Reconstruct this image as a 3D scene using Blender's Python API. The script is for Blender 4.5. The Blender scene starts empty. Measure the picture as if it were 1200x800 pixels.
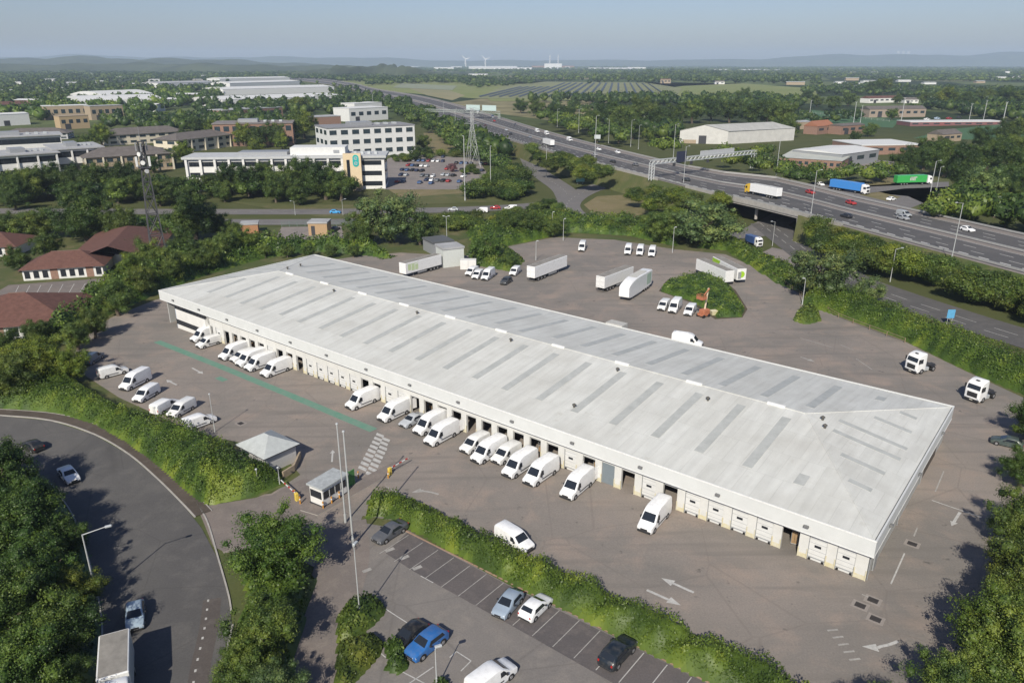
import bpy, bmesh, math, random
import numpy as np
from mathutils import Vector, Matrix, noise as mnoise

random.seed(7)
RNG = np.random.default_rng(7)
S = bpy.context.scene
COL = S.collection

# ------------------------------------------------------------------ camera model
F, HOR, CAMH = 880.0, 74.0, 52.0
PITCH = math.atan((400 - HOR) / F)
CP, SP = math.cos(PITCH), math.sin(PITCH)
# depot frame: origin under the left front eave corner, x along the loading front, y inwards
AX, AY = -77.08, 157.36
TH = -math.radians(38.588)
CT, ST = math.cos(TH), math.sin(TH)
BLEN, BWID, EAVE, RIDGE = 146.95, 41.77, 5.6, 7.95

def depot_x(x, y):
    return (x - AX) * CT + (y - AY) * ST

LX0, LX1, DROP = 5.0, 132.0, 2.0

def zg(x, y):
    """Ground height: the yard falls two metres towards its left end."""
    t = (LX1 - depot_x(x, y)) / (LX1 - LX0)
    return -DROP * max(0.0, min(1.0, t))

def GZ(u, v, z):
    """The point at height z seen at photograph pixel (u, v)."""
    x = (u - 600) / F
    y = -(v - 400) / F
    t = (CAMH - z) / (SP - y * CP)
    return Vector((x * t, (CP + y * SP) * t, z))

def G(u, v, h=0.0):
    """The point h above the ground seen at pixel (u, v)."""
    z = 0.0
    for _ in range(8):
        p = GZ(u, v, z + h)
        z = zg(p.x, p.y)
    p.z = z + h
    return p

def PX(p):
    d = p[1] * CP - (p[2] - CAMH) * SP
    w = p[1] * SP + (p[2] - CAMH) * CP
    return 600 + F * p[0] / d, 400 - F * w / d

def height_to(p, v):
    """Height above p at which the vertical through p crosses pixel row v."""
    lo, hi = 0.0, 90.0
    for _ in range(40):
        m = (lo + hi) / 2
        if PX((p.x, p.y, p.z + m))[1] > v:
            lo = m
        else:
            hi = m
    return lo

def D(lx, ly, z=0.0):
    """Depot frame to world."""
    return Vector((AX + lx * CT - ly * ST, AY + lx * ST + ly * CT, z))

def lin(r, g, b):
    f = lambda c: ((c / 255 + .055) / 1.055) ** 2.4 if c > 10 else c / 255 / 12.92
    return (f(r), f(g), f(b), 1.0)

# ------------------------------------------------------------------ materials
MATS = {}

def nmat(name):
    m = bpy.data.materials.new(name)
    m.use_nodes = True
    nt = m.node_tree
    return m, nt, nt.nodes['Principled BSDF']

def mat(name, col, rough=.7, metal=0.0, var=.12, scale=3.0, spec=.3, col2=None, bump=0.0, coat=0.0):
    """Colour broken by two octaves of noise in object space."""
    if name in MATS:
        return MATS[name]
    m, nt, b = nmat(name)
    N, L = nt.nodes, nt.links
    tc = N.new('ShaderNodeTexCoord')
    n = N.new('ShaderNodeTexNoise')
    n.inputs['Scale'].default_value = scale
    n.inputs['Detail'].default_value = 5
    n.inputs['Roughness'].default_value = .65
    L.new(tc.outputs['Object'], n.inputs['Vector'])
    r = N.new('ShaderNodeMapRange')
    r.inputs['From Min'].default_value = .3
    r.inputs['From Max'].default_value = .7
    L.new(n.outputs['Fac'], r.inputs['Value'])
    mx = N.new('ShaderNodeMix')
    mx.data_type = 'RGBA'
    c = tuple(col[:3])
    c2 = tuple(col2[:3]) if col2 else tuple(x * (1 + var) for x in c)
    c1 = c if col2 else tuple(x * (1 - var) for x in c)
    mx.inputs[6].default_value = (*c1, 1)
    mx.inputs[7].default_value = (*c2, 1)
    L.new(r.outputs['Result'], mx.inputs[0])
    L.new(mx.outputs[2], b.inputs['Base Color'])
    b.inputs['Roughness'].default_value = rough
    b.inputs['Metallic'].default_value = metal
    b.inputs['Specular IOR Level'].default_value = spec
    b.inputs['Coat Weight'].default_value = coat
    if bump:
        bp = N.new('ShaderNodeBump')
        bp.inputs['Strength'].default_value = bump
        bp.inputs['Distance'].default_value = .05
        L.new(n.outputs['Fac'], bp.inputs['Height'])
        L.new(bp.outputs['Normal'], b.inputs['Normal'])
    MATS[name] = m
    return m

def paint_mat():
    """Vehicle paint: takes the object's own colour, with a little road dirt."""
    m, nt, b = nmat('vehicle_paint')
    N, L = nt.nodes, nt.links
    oi = N.new('ShaderNodeObjectInfo')
    tc = N.new('ShaderNodeTexCoord')
    n = N.new('ShaderNodeTexNoise')
    n.inputs['Scale'].default_value = 2.2
    n.inputs['Detail'].default_value = 4
    L.new(tc.outputs['Object'], n.inputs['Vector'])
    r = N.new('ShaderNodeMapRange')
    r.inputs['From Min'].default_value = .45
    r.inputs['From Max'].default_value = .8
    r.inputs['To Max'].default_value = .22
    L.new(n.outputs['Fac'], r.inputs['Value'])
    mx = N.new('ShaderNodeMix')
    mx.data_type = 'RGBA'
    mx.inputs[7].default_value = (.25, .22, .18, 1)
    L.new(r.outputs['Result'], mx.inputs[0])
    L.new(oi.outputs['Color'], mx.inputs[6])
    L.new(mx.outputs[2], b.inputs['Base Color'])
    b.inputs['Roughness'].default_value = .35
    b.inputs['Specular IOR Level'].default_value = .4
    b.inputs['Coat Weight'].default_value = .3
    b.inputs['Coat Roughness'].default_value = .1
    return m

def leaf_mat():
    """Foliage: hue runs with a per-clump tint stored on the faces and a slow noise; the crown object's colour shifts the kind."""
    m, nt, b = nmat('leaves')
    N, L = nt.nodes, nt.links
    at = N.new('ShaderNodeAttribute')
    at.attribute_name = 'tint'
    oi = N.new('ShaderNodeObjectInfo')
    ramp = N.new('ShaderNodeValToRGB')
    e = ramp.color_ramp.elements
    e[0].position = 0.0
    e[0].color = (.034, .062, .014, 1)
    e[1].position = 1.0
    e[1].color = (.172, .210, .034, 1)
    k = e.new(.5)
    k.color = (.076, .120, .022, 1)
    geo = N.new('ShaderNodeNewGeometry')
    no = N.new('ShaderNodeTexNoise')
    no.inputs['Scale'].default_value = .22
    no.inputs['Detail'].default_value = 3
    L.new(geo.outputs['Position'], no.inputs['Vector'])
    ad = N.new('ShaderNodeMath')
    ad.operation = 'ADD'
    sb = N.new('ShaderNodeMath')
    sb.operation = 'MULTIPLY_ADD'
    sb.inputs[1].default_value = 1.3
    sb.inputs[2].default_value = -.65
    L.new(no.outputs['Fac'], sb.inputs[0])
    L.new(at.outputs['Fac'], ad.inputs[0])
    L.new(sb.outputs[0], ad.inputs[1])
    L.new(ad.outputs[0], ramp.inputs['Fac'])
    mu = N.new('ShaderNodeMix')
    mu.data_type = 'RGBA'
    mu.blend_type = 'MULTIPLY'
    mu.inputs[0].default_value = 1
    L.new(ramp.outputs['Color'], mu.inputs[6])
    L.new(oi.outputs['Color'], mu.inputs[7])
    L.new(mu.outputs[2], b.inputs['Base Color'])
    b.inputs['Roughness'].default_value = .5
    b.inputs['Specular IOR Level'].default_value = .35
    tr = N.new('ShaderNodeBsdfTranslucent')
    L.new(mu.outputs[2], tr.inputs['Color'])
    ms = N.new('ShaderNodeMixShader')
    ms.inputs[0].default_value = .18
    L.new(b.outputs[0], ms.inputs[1])
    L.new(tr.outputs[0], ms.inputs[2])
    L.new(ms.outputs[0], N['Material Output'].inputs['Surface'])
    return m

PAINT = paint_mat()
LEAF = leaf_mat()
white = mat('white_cladding', (.62, .62, .60), .6, var=.06, scale=.6)
wallw = mat('white_wall', (.66, .65, .62), .7, var=.06, scale=.8)
cream = mat('cream_render', (.60, .54, .42), .8, var=.07, scale=.7)
buff = mat('buff_brick', (.34, .27, .19), .85, var=.16, scale=1.2)
brick = mat('red_brick', (.25, .155, .115), .85, var=.2, scale=1.5)
glass = mat('dark_glass', (.018, .022, .028), .08, var=.1, spec=.6)
bglass = mat('window_glass', (.03, .045, .055), .12, var=.3, scale=.7, spec=.6)
black = mat('black_rubber', (.02, .02, .02), .8)
dark = mat('dark_metal', (.05, .05, .055), .6)
greym = mat('grey_metal', (.32, .33, .34), .5, metal=.3)
galv = mat('galvanised_steel', (.50, .52, .52), .5, metal=.3)
grroof = mat('grey_sheet_roof', (.36, .36, .36), .7, var=.15, scale=.25)
dkroof = mat('dark_slate_roof', (.13, .115, .105), .8, var=.2, scale=.4)
browntile = mat('brown_roof_tiles', (.125, .062, .048), .85, var=.22, scale=1.1)
conc = mat('concrete', (.36, .34, .31), .85, var=.14, scale=.9)
yel = mat('yellow_paint', (.62, .46, .08), .6, var=.2)
bark = mat('bark', (.12, .095, .07), .9, var=.25, scale=4)
chrome = mat('lamp_lens', (.6, .62, .64), .12, spec=.6)
red = mat('red_lens', (.42, .02, .015), .3)
alloy = mat('alloy_rim', (.40, .40, .41), .35, metal=.6)

# ------------------------------------------------------------------ mesh helpers
class MB:
    def __init__(s):
        s.v, s.f, s.m = [], [], []

    def add(s, vs, fs, m=0):
        o = len(s.v)
        s.v += [tuple(p) for p in vs]
        s.f += [tuple(i + o for i in f) for f in fs]
        s.m += [m] * len(fs)
        return s

    def box(s, x0, x1, y0, y1, z0, z1, m=0):
        return s.add([(x0, y0, z0), (x1, y0, z0), (x1, y1, z0), (x0, y1, z0), (x0, y0, z1), (x1, y0, z1), (x1, y1, z1), (x0, y1, z1)],
                     [(3, 2, 1, 0), (4, 5, 6, 7), (0, 1, 5, 4), (1, 2, 6, 5), (2, 3, 7, 6), (3, 0, 4, 7)], m)

    def bbox(s, x0, x1, y0, y1, z0, z1, c=.04, m=0):
        """Box with its four upright edges and its top rim chamfered."""
        def ring(z, k):
            a, b, p, q = x0 + k, x1 - k, y0 + k, y1 - k
            return [(a + c, p, z), (b - c, p, z), (b, p + c, z), (b, q - c, z), (b - c, q, z), (a + c, q, z), (a, q - c, z), (a, p + c, z)]
        return s.loft([ring(z0, 0), ring(z1 - c, 0), ring(z1, c)], m)

    def loft(s, rings, m=0, cap=True):
        n = len(rings[0])
        vs = [p for r in rings for p in r]
        fs = []
        for i in range(len(rings) - 1):
            for j in range(n):
                k = (j + 1) % n
                fs.append((i * n + j, i * n + k, (i + 1) * n + k, (i + 1) * n + j))
        if cap:
            fs.append(tuple(range(n - 1, -1, -1)))
            fs.append(tuple((len(rings) - 1) * n + j for j in range(n)))
        return s.add(vs, fs, m)

    def cyl(s, p0, p1, r0, r1=None, n=8, m=0, cap=True):
        r1 = r0 if r1 is None else r1
        p0, p1 = Vector(p0), Vector(p1)
        d = (p1 - p0)
        if d.length < 1e-6:
            return s
        q = d.to_track_quat('Z', 'Y').to_matrix()
        ring = lambda p, r: [tuple(p + q @ Vector((r * math.cos(2 * math.pi * i / n), r * math.sin(2 * math.pi * i / n), 0))) for i in range(n)]
        return s.loft([ring(p0, r0), ring(p1, r1)], m, cap)

    def quad(s, ps, m=0):
        return s.add(ps, [tuple(range(len(ps)))], m)

    def prism(s, poly, z0, z1, m=0):
        n = len(poly)
        return s.loft([[(x, y, z0) for x, y in poly], [(x, y, z1) for x, y in poly]], m)

    def mesh(s, name, mats, smooth=None):
        me = bpy.data.meshes.new(name)
        me.from_pydata(s.v, [], s.f)
        for t in (mats if isinstance(mats, (list, tuple)) else [mats]):
            me.materials.append(t)
        me.polygons.foreach_set('material_index', s.m)
        if smooth:
            me.polygons.foreach_set('use_smooth', [True] * len(me.polygons))
            me.set_sharp_from_angle(angle=math.radians(smooth))
        me.update()
        return me

    def build(s, name, mats, parent=None, loc=None, rz=0.0, smooth=None, fix=True):
        me = s.mesh(name, mats, smooth)
        if fix:
            bm = bmesh.new()
            bm.from_mesh(me)
            bmesh.ops.recalc_face_normals(bm, faces=bm.faces)
            bm.to_mesh(me)
            bm.free()
        o = bpy.data.objects.new(name, me)
        COL.objects.link(o)
        o.parent = parent
        if loc is not None:
            o.location = loc
        o.rotation_euler[2] = rz
        return o

def tag(o, label=None, cat=None, group=None, kind=None):
    if label: o['label'] = label
    if cat: o['category'] = cat
    if group: o['group'] = group
    if kind: o['kind'] = kind
    return o

def thing(name, label, cat, loc, rz=0.0, group=None):
    o = bpy.data.objects.new(name, None)
    o.empty_display_size = .3
    COL.objects.link(o)
    o.location = loc
    o.rotation_euler = (0, 0, rz)
    return tag(o, label, cat, group)

def kids(o):
    return [c for c in o.children]

def dup(root, loc, rz, label, group=None, color=None, scale=None):
    """A copy of a thing with copies of its parts and sub-parts."""
    def cp(o, parent):
        c = o.copy()
        COL.objects.link(c)
        if parent is not None:
            c.parent = parent
        if color is not None and c.type == 'MESH':
            c.color = color
        for ch in list(o.children):
            cp(ch, c)
        return c
    r = cp(root, None)
    r.location = loc
    r.rotation_euler = (0, 0, rz)
    if scale is not None:
        r.scale = scale
    r['label'] = label
    if group: r['group'] = group
    elif 'group' in r: del r['group']
    return r

class Proto:
    """A kind built once; the first placing moves the built one, the rest copy it."""
    def __init__(s, root):
        s.root, s.used = root, False

    def put(s, loc, rz, label, group=None, color=(1, 1, 1, 1), scale=None):
        if not s.used:
            s.used = True
            r = s.root
            r.location = loc
            r.rotation_euler = (0, 0, rz)
            if scale is not None:
                r.scale = scale
            r['label'] = label
            if group: r['group'] = group
            def tint(o):
                if o.type == 'MESH': o.color = color
                for c in o.children: tint(c)
            tint(r)
            return r
        return dup(s.root, loc, rz, label, group, color, scale)

ORD = ['first', 'second', 'third', 'fourth', 'fifth', 'sixth', 'seventh', 'eighth', 'ninth', 'tenth', 'eleventh', 'twelfth', 'thirteenth', 'fourteenth', 'fifteenth',
       'sixteenth', 'seventeenth', 'eighteenth', 'nineteenth', 'twentieth']
def nth(i):
    if i >= 20 and (i + 1) % 10 == 0: return {3: "thirtieth", 4: "fortieth", 5: "fiftieth", 6: "sixtieth"}.get((i + 1) // 10, "last")
    if i < 20: return ORD[i]
    t, u = divmod(i + 1, 10)
    tens = {2: 'twenty', 3: 'thirty', 4: 'forty', 5: 'fifty', 6: 'sixty', 7: 'seventy', 8: 'eighty', 9: 'ninety'}
    if t > 9: return 'last'
    return tens[t] + '-' + ORD[u - 1]

# ------------------------------------------------------------------ flat surfaces draped on the ground
def drape(name, poly, m, off=0.0, kind='structure', z=None):
    """A polygon (world x, y) laid on the ground off metres above it."""
    bm = bmesh.new()
    vs = [bm.verts.new((p[0], p[1], 0)) for p in poly]
    bm.faces.new(vs)
    bmesh.ops.triangulate(bm, faces=bm.faces[:])
    if z is None:
        for lx in (LX0, LX1):
            c = D(lx, 0)
            bmesh.ops.bisect_plane(bm, geom=bm.verts[:] + bm.edges[:] + bm.faces[:], plane_co=(c.x, c.y, 0), plane_no=(CT, ST, 0))
    for v in bm.verts:
        v.co.z = (zg(v.co.x, v.co.y) if z is None else z) + off
    bmesh.ops.recalc_face_normals(bm, faces=bm.faces[:])
    bm.normal_update()
    for f in bm.faces:
        if f.normal.z < 0:
            f.normal_flip()
    me = bpy.data.meshes.new(name)
    bm.to_mesh(me)
    bm.free()
    me.materials.append(m)
    o = bpy.data.objects.new(name, me)
    COL.objects.link(o)
    if kind: o['kind'] = kind
    return o

def pxpoly(pts):
    return [tuple(G(u, v)[:2]) for u, v in pts]

def smooth_line(pts, n=6):
    """Catmull-Rom through points."""
    P = [Vector(p) for p in pts]
    P = [P[0] * 2 - P[1]] + P + [P[-1] * 2 - P[-2]]
    out = []
    for i in range(1, len(P) - 2):
        a, b, c, d = P[i - 1:i + 3]
        for k in range(n):
            t = k / n
            out.append(.5 * ((2 * b) + (c - a) * t + (2 * a - 5 * b + 4 * c - d) * t * t + (3 * b - a - 3 * c + d) * t ** 3))
    out.append(P[-2])
    return out

def side_offset(line, d):
    out = []
    for i, p in enumerate(line):
        a = line[max(0, i - 1)]
        b = line[min(len(line) - 1, i + 1)]
        t = (b - a)
        t.z = 0
        t.normalize()
        out.append(p + Vector((-t.y, t.x, 0)) * d)
    return out

def ribbon(name, line, w0, w1, m, off, kind='structure', z=None, dash=None, build=True, mb=None):
    """A strip between lateral offsets w0 and w1 of a line; dash = (on, gap) metres."""
    A, B = side_offset(line, w0), side_offset(line, w1)
    mb = mb or MB()
    zz = lambda p: (zg(p.x, p.y) if z is None else (p.z if z == 'line' else z)) + off
    acc = 0.0
    for i in range(len(line) - 1):
        L = (line[i + 1] - line[i]).length
        if dash is None:
            mb.quad([(p.x, p.y, zz(p)) for p in (A[i], B[i], B[i + 1], A[i + 1])])
        else:
            t = -(acc % (dash[0] + dash[1]))
            while t < L:
                a, b = max(t, 0) / L, min(t + dash[0], L) / L
                if b > a:
                    q = [A[i].lerp(A[i + 1], a), B[i].lerp(B[i + 1], a), B[i].lerp(B[i + 1], b), A[i].lerp(A[i + 1], b)]
                    mb.quad([(p.x, p.y, zz(p)) for p in q])
                t += dash[0] + dash[1]
        acc += L
    if not build:
        return mb
    o = mb.build(name, m)
    up_faces(o)
    if kind: o['kind'] = kind
    return o

def up_faces(o):
    bm = bmesh.new()
    bm.from_mesh(o.data)
    bm.normal_update()
    for f in bm.faces:
        if f.normal.z < 0:
            f.normal_flip()
    bm.to_mesh(o.data)
    bm.free()

def kerb(name, line, w0, w1, h, m, z=None):
    """A real kerb: a raised strip with upright sides."""
    A, B = side_offset(line, w0), side_offset(line, w1)
    rings = []
    for a, b in zip(A, B):
        za, zb = (zg(a.x, a.y), zg(b.x, b.y)) if z is None else (z, z)
        rings.append([(a.x, a.y, za - .05), (a.x, a.y, za + h), (b.x, b.y, zb + h), (b.x, b.y, zb - .05)])
    o = MB().loft(rings).build(name, m)
    o['kind'] = 'structure'
    return o

# ------------------------------------------------------------------ ground materials
def ground_mat(name, a, b2, c, s1=.035, s2=.4, fine=6.0, crack=0.0, wear=False):
    """Weathered paving: broad patches of a and b2, blotches of c, fine grain, optional seams."""
    m, nt, b = nmat(name)
    N, L = nt.nodes, nt.links
    geo = N.new('ShaderNodeNewGeometry')
    def noise_fac(scale, lo, hi, detail=6, dist=0.0):
        n = N.new('ShaderNodeTexNoise')
        n.inputs['Scale'].default_value = scale
        n.inputs['Detail'].default_value = detail
        n.inputs['Roughness'].default_value = .62
        n.inputs['Distortion'].default_value = dist
        L.new(geo.outputs['Position'], n.inputs['Vector'])
        r = N.new('ShaderNodeMapRange')
        r.inputs['From Min'].default_value = lo
        r.inputs['From Max'].default_value = hi
        L.new(n.outputs['Fac'], r.inputs['Value'])
        return r.outputs['Result'], n
    def mix(f, p, q, blend='MIX'):
        x = N.new('ShaderNodeMix')
        x.data_type = 'RGBA'
        x.blend_type = blend
        if hasattr(f, 'links'): L.new(f, x.inputs[0])
        else: x.inputs[0].default_value = f
        for s, t in ((p, 6), (q, 7)):
            if hasattr(s, 'links'): L.new(s, x.inputs[t])
            else: x.inputs[t].default_value = (*s[:3], 1)
        return x.outputs[2]
    f1, _ = noise_fac(s1, .38, .62, 5, .8)
    f2, _ = noise_fac(s2, .5, .75, 6, .3)
    f3, nf = noise_fac(fine, .25, .75, 3)
    col = mix(f1, a, b2)
    col = mix(f2, col, c)
    g = mix(f3, (.86, .86, .86), (1.14, 1.14, 1.14))
    col = mix(1.0, col, g, 'MULTIPLY')
    if crack:
        vo = N.new('ShaderNodeTexVoronoi')
        vo.feature = 'DISTANCE_TO_EDGE'
        vo.inputs['Scale'].default_value = .09
        L.new(geo.outputs['Position'], vo.inputs['Vector'])
        r = N.new('ShaderNodeMapRange')
        r.inputs['From Max'].default_value = .012
        r.inputs['To Min'].default_value = crack
        r.inputs['To Max'].default_value = 0
        L.new(vo.outputs['Distance'], r.inputs['Value'])
        col = mix(r.outputs['Result'], col, tuple(x * .6 for x in a[:3]))
    if wear:
        # oil spots, and drawn-out tyre polish along the lanes of the yard
        f4, _ = noise_fac(.55, .66, .74, 3)
        col = mix(f4, col, tuple(x * .62 for x in b2[:3]))
        mp = N.new('ShaderNodeMapping')
        mp.inputs['Rotation'].default_value = (0, 0, -TH)
        mp.inputs['Scale'].default_value = (.035, .55, 1)
        L.new(geo.outputs['Position'], mp.inputs[0])
        ns = N.new('ShaderNodeTexNoise')
        ns.inputs['Scale'].default_value = 1
        ns.inputs['Detail'].default_value = 5
        ns.inputs['Distortion'].default_value = .6
        L.new(mp.outputs[0], ns.inputs['Vector'])
        rs_ = N.new('ShaderNodeMapRange')
        rs_.inputs['From Min'].default_value = .52
        rs_.inputs['From Max'].default_value = .72
        rs_.inputs['To Max'].default_value = .55
        L.new(ns.outputs['Fac'], rs_.inputs['Value'])
        col = mix(rs_.outputs['Result'], col, tuple(x * .78 for x in b2[:3]))
    L.new(col, b.inputs['Base Color'])
    b.inputs['Roughness'].default_value = .88
    b.inputs['Specular IOR Level'].default_value = .25
    bp = N.new('ShaderNodeBump')
    bp.inputs['Strength'].default_value = .25
    bp.inputs['Distance'].default_value = .03
    L.new(nf.outputs['Fac'], bp.inputs['Height'])
    L.new(bp.outputs['Normal'], b.inputs['Normal'])
    return m

M_yard = ground_mat('yard_tarmac', (.252, .218, .190), (.188, .172, .154), (.300, .240, .198), .04, .16, 5, .35, wear=True)
M_park = ground_mat('car_park_tarmac', (.205, .187, .170), (.168, .154, .142), (.228, .204, .180), .05, .5, 6, .4)
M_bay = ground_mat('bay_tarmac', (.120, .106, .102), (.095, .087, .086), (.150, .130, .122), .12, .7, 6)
M_road = ground_mat('road_asphalt', (.112, .107, .102), (.092, .088, .086), (.134, .126, .118), .05, .3, 6, .35)
M_mway = ground_mat('motorway_asphalt', (.100, .096, .095), (.082, .080, .080), (.122, .114, .110), .02, .25, 4)
M_dual = ground_mat('dual_carriageway_asphalt', (.165, .155, .148), (.140, .133, .128), (.185, .172, .162), .03, .25, 4)
M_mpale = ground_mat('hard_shoulder', (.235, .205, .185), (.195, .175, .162), (.265, .230, .205), .04, .3, 4)
M_path = ground_mat('brown_footway', (.098, .078, .064), (.078, .064, .052), (.125, .105, .088), .15, .7, 6)
M_pave = ground_mat('footway', (.195, .165, .146), (.165, .145, .132), (.230, .198, .172), .1, .6, 6)
M_grass = ground_mat('grass', (.062, .085, .026), (.105, .105, .040), (.150, .128, .066), .02, .15, 3)
M_dry = ground_mat('dry_grass', (.190, .155, .080), (.135, .125, .052), (.225, .185, .105), .05, .3, 3)
M_lawn = ground_mat('mown_lawn', (.070, .100, .026), (.095, .118, .034), (.125, .125, .050), .08, .5, 4)
M_soil = ground_mat('soil', (.090, .070, .050), (.070, .065, .034), (.120, .095, .065), .1, .6, 4)
M_fieldg = ground_mat('pasture', (.165, .195, .060), (.195, .215, .075), (.225, .220, .090), .006, .04, 1)
M_fields = ground_mat('straw_field', (.26, .23, .125), (.22, .21, .11), (.20, .20, .09), .006, .04, 1)
M_pitch = ground_mat('sports_turf', (.055, .120, .055), (.065, .130, .060), (.075, .130, .065), .02, .1, 2)
line_w = mat('road_paint', (.44, .43, .405), .7, var=.22, scale=2.5)
line_f = mat('faded_road_paint', (.33, .315, .29), .75, var=.25, scale=2.0)
green_p = mat('green_floor_paint', (.100, .235, .165), .75, var=.25, scale=.8, col2=(.165, .250, .195))

def land_mat():
    """The land out to the horizon: grass near, then a patchwork of fields and woods."""
    m, nt, b = nmat('countryside')
    N, L = nt.nodes, nt.links
    geo = N.new('ShaderNodeNewGeometry')
    mp = N.new('ShaderNodeMapping')
    mp.inputs['Rotation'].default_value = (0, 0, .5)
    mp.inputs['Scale'].default_value = (1, .55, 1)
    L.new(geo.outputs['Position'], mp.inputs['Vector'])
    vo = N.new('ShaderNodeTexVoronoi')
    vo.inputs['Scale'].default_value = 1 / 260
    L.new(mp.outputs[0], vo.inputs['Vector'])
    sep = N.new('ShaderNodeSeparateColor')
    L.new(vo.outputs['Color'], sep.inputs[0])
    rp = N.new('ShaderNodeValToRGB')
    rp.color_ramp.interpolation = 'CONSTANT'
    e = rp.color_ramp.elements
    e[0].color = (.030, .045, .018, 1)
    e[1].position = .45
    e[1].color = (.060, .085, .032, 1)
    for p, c in ((.62, (.10, .125, .050)), (.78, (.045, .060, .026)), (.88, (.20, .18, .10)), (.95, (.13, .14, .06))):
        k = e.new(p)
        k.color = (*c, 1)
    L.new(sep.outputs[0], rp.inputs[0])
    n = N.new('ShaderNodeTexNoise')
    n.inputs['Scale'].default_value = .03
    n.inputs['Detail'].default_value = 8
    L.new(geo.outputs['Position'], n.inputs['Vector'])
    r = N.new('ShaderNodeMapRange')
    r.inputs['From Min'].default_value = .35
    r.inputs['From Max'].default_value = .65
    r.inputs['To Min'].default_value = .7
    r.inputs['To Max'].default_value = 1.3
    L.new(n.outputs['Fac'], r.inputs['Value'])
    mx = N.new('ShaderNodeMix')
    mx.data_type = 'RGBA'
    mx.blend_type = 'MULTIPLY'
    mx.inputs[0].default_value = 1
    L.new(rp.outputs[0], mx.inputs[6])
    L.new(r.outputs['Result'], mx.inputs[7])
    ln = N.new('ShaderNodeVectorMath')
    ln.operation = 'LENGTH'
    L.new(geo.outputs['Position'], ln.inputs[0])
    nr = N.new('ShaderNodeMapRange')
    nr.inputs['From Min'].default_value = 650
    nr.inputs['From Max'].default_value = 900
    L.new(ln.outputs['Value'], nr.inputs['Value'])
    n2 = N.new('ShaderNodeTexNoise')
    n2.inputs['Scale'].default_value = .08
    n2.inputs['Detail'].default_value = 6
    L.new(geo.outputs['Position'], n2.inputs['Vector'])
    g = N.new('ShaderNodeMix')
    g.data_type = 'RGBA'
    g.inputs[6].default_value = (.050, .068, .022, 1)
    g.inputs[7].default_value = (.105, .105, .045, 1)
    L.new(n2.outputs['Fac'], g.inputs[0])
    fx = N.new('ShaderNodeMix')
    fx.data_type = 'RGBA'
    L.new(nr.outputs['Result'], fx.inputs[0])
    L.new(g.outputs[2], fx.inputs[6])
    L.new(mx.outputs[2], fx.inputs[7])
    L.new(fx.outputs[2], b.inputs['Base Color'])
    b.inputs['Roughness'].default_value = .95
    b.inputs['Specular IOR Level'].default_value = .1
    return m

# ------------------------------------------------------------------ foliage
ICO = {}
def ico(sub):
    if sub not in ICO:
        bm = bmesh.new()
        bmesh.ops.create_icosphere(bm, subdivisions=sub, radius=1)
        bm.verts.ensure_lookup_table()
        ICO[sub] = (np.array([v.co[:] for v in bm.verts]), np.array([[v.index for v in f.verts] for f in bm.faces]))
        bm.free()
    return ICO[sub]

def leaf_quads(C, Nn, size, tint, rng, tilt=.7):
    """Leaf sprays: bent diamonds at C facing roughly along Nn. Returns verts, quads, tint per face."""
    n = len(C)
    nn = Nn + rng.normal(0, tilt, (n, 3))
    nn /= np.linalg.norm(nn, axis=1, keepdims=True) + 1e-9
    a = np.cross(nn, rng.normal(0, 1, (n, 3)))
    a /= np.linalg.norm(a, axis=1, keepdims=True) + 1e-9
    b = np.cross(nn, a)
    s = (size * rng.uniform(.6, 1.35, n))[:, None] if np.isscalar(size) else (size * rng.uniform(.6, 1.35, n))[:, None]
    w = rng.uniform(.45, .8, n)[:, None]
    V = np.stack([C - a * s * .6, C - b * s * w * .6 - nn * s * .12, C + a * s * .6, C + b * s * w * .6 - nn * s * .12], 1).reshape(-1, 3)
    Q = np.arange(n * 4).reshape(n, 4)
    return V, Q, tint

def foliage_mesh(name, V, Q, T, coreV=None, coreF=None, coreT=None):
    """One mesh of leaf quads plus an inner mass of triangles or quads, with the tint stored per face."""
    me = bpy.data.meshes.new(name)
    nq = len(Q)
    if coreV is not None:
        k = coreF.shape[1]
        allV = np.vstack([V, coreV])
        loops = np.concatenate([Q.ravel(), (coreF + len(V)).ravel()])
        starts = np.concatenate([np.arange(nq) * 4, nq * 4 + np.arange(len(coreF)) * k])
        tint = np.concatenate([T, coreT])
    else:
        allV, loops, starts, tint = V, Q.ravel(), np.arange(nq) * 4, T
    me.vertices.add(len(allV))
    me.vertices.foreach_set('co', allV.astype(np.float32).ravel())
    me.loops.add(len(loops))
    me.loops.foreach_set('vertex_index', loops.astype(np.int32))
    me.polygons.add(len(starts))
    me.polygons.foreach_set('loop_start', starts.astype(np.int32))
    at = me.attributes.new('tint', 'FLOAT', 'FACE')
    at.data.foreach_set('value', tint.astype(np.float32))
    me.materials.append(LEAF)
    me.update(calc_edges=True)
    me.validate()
    return me

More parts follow.
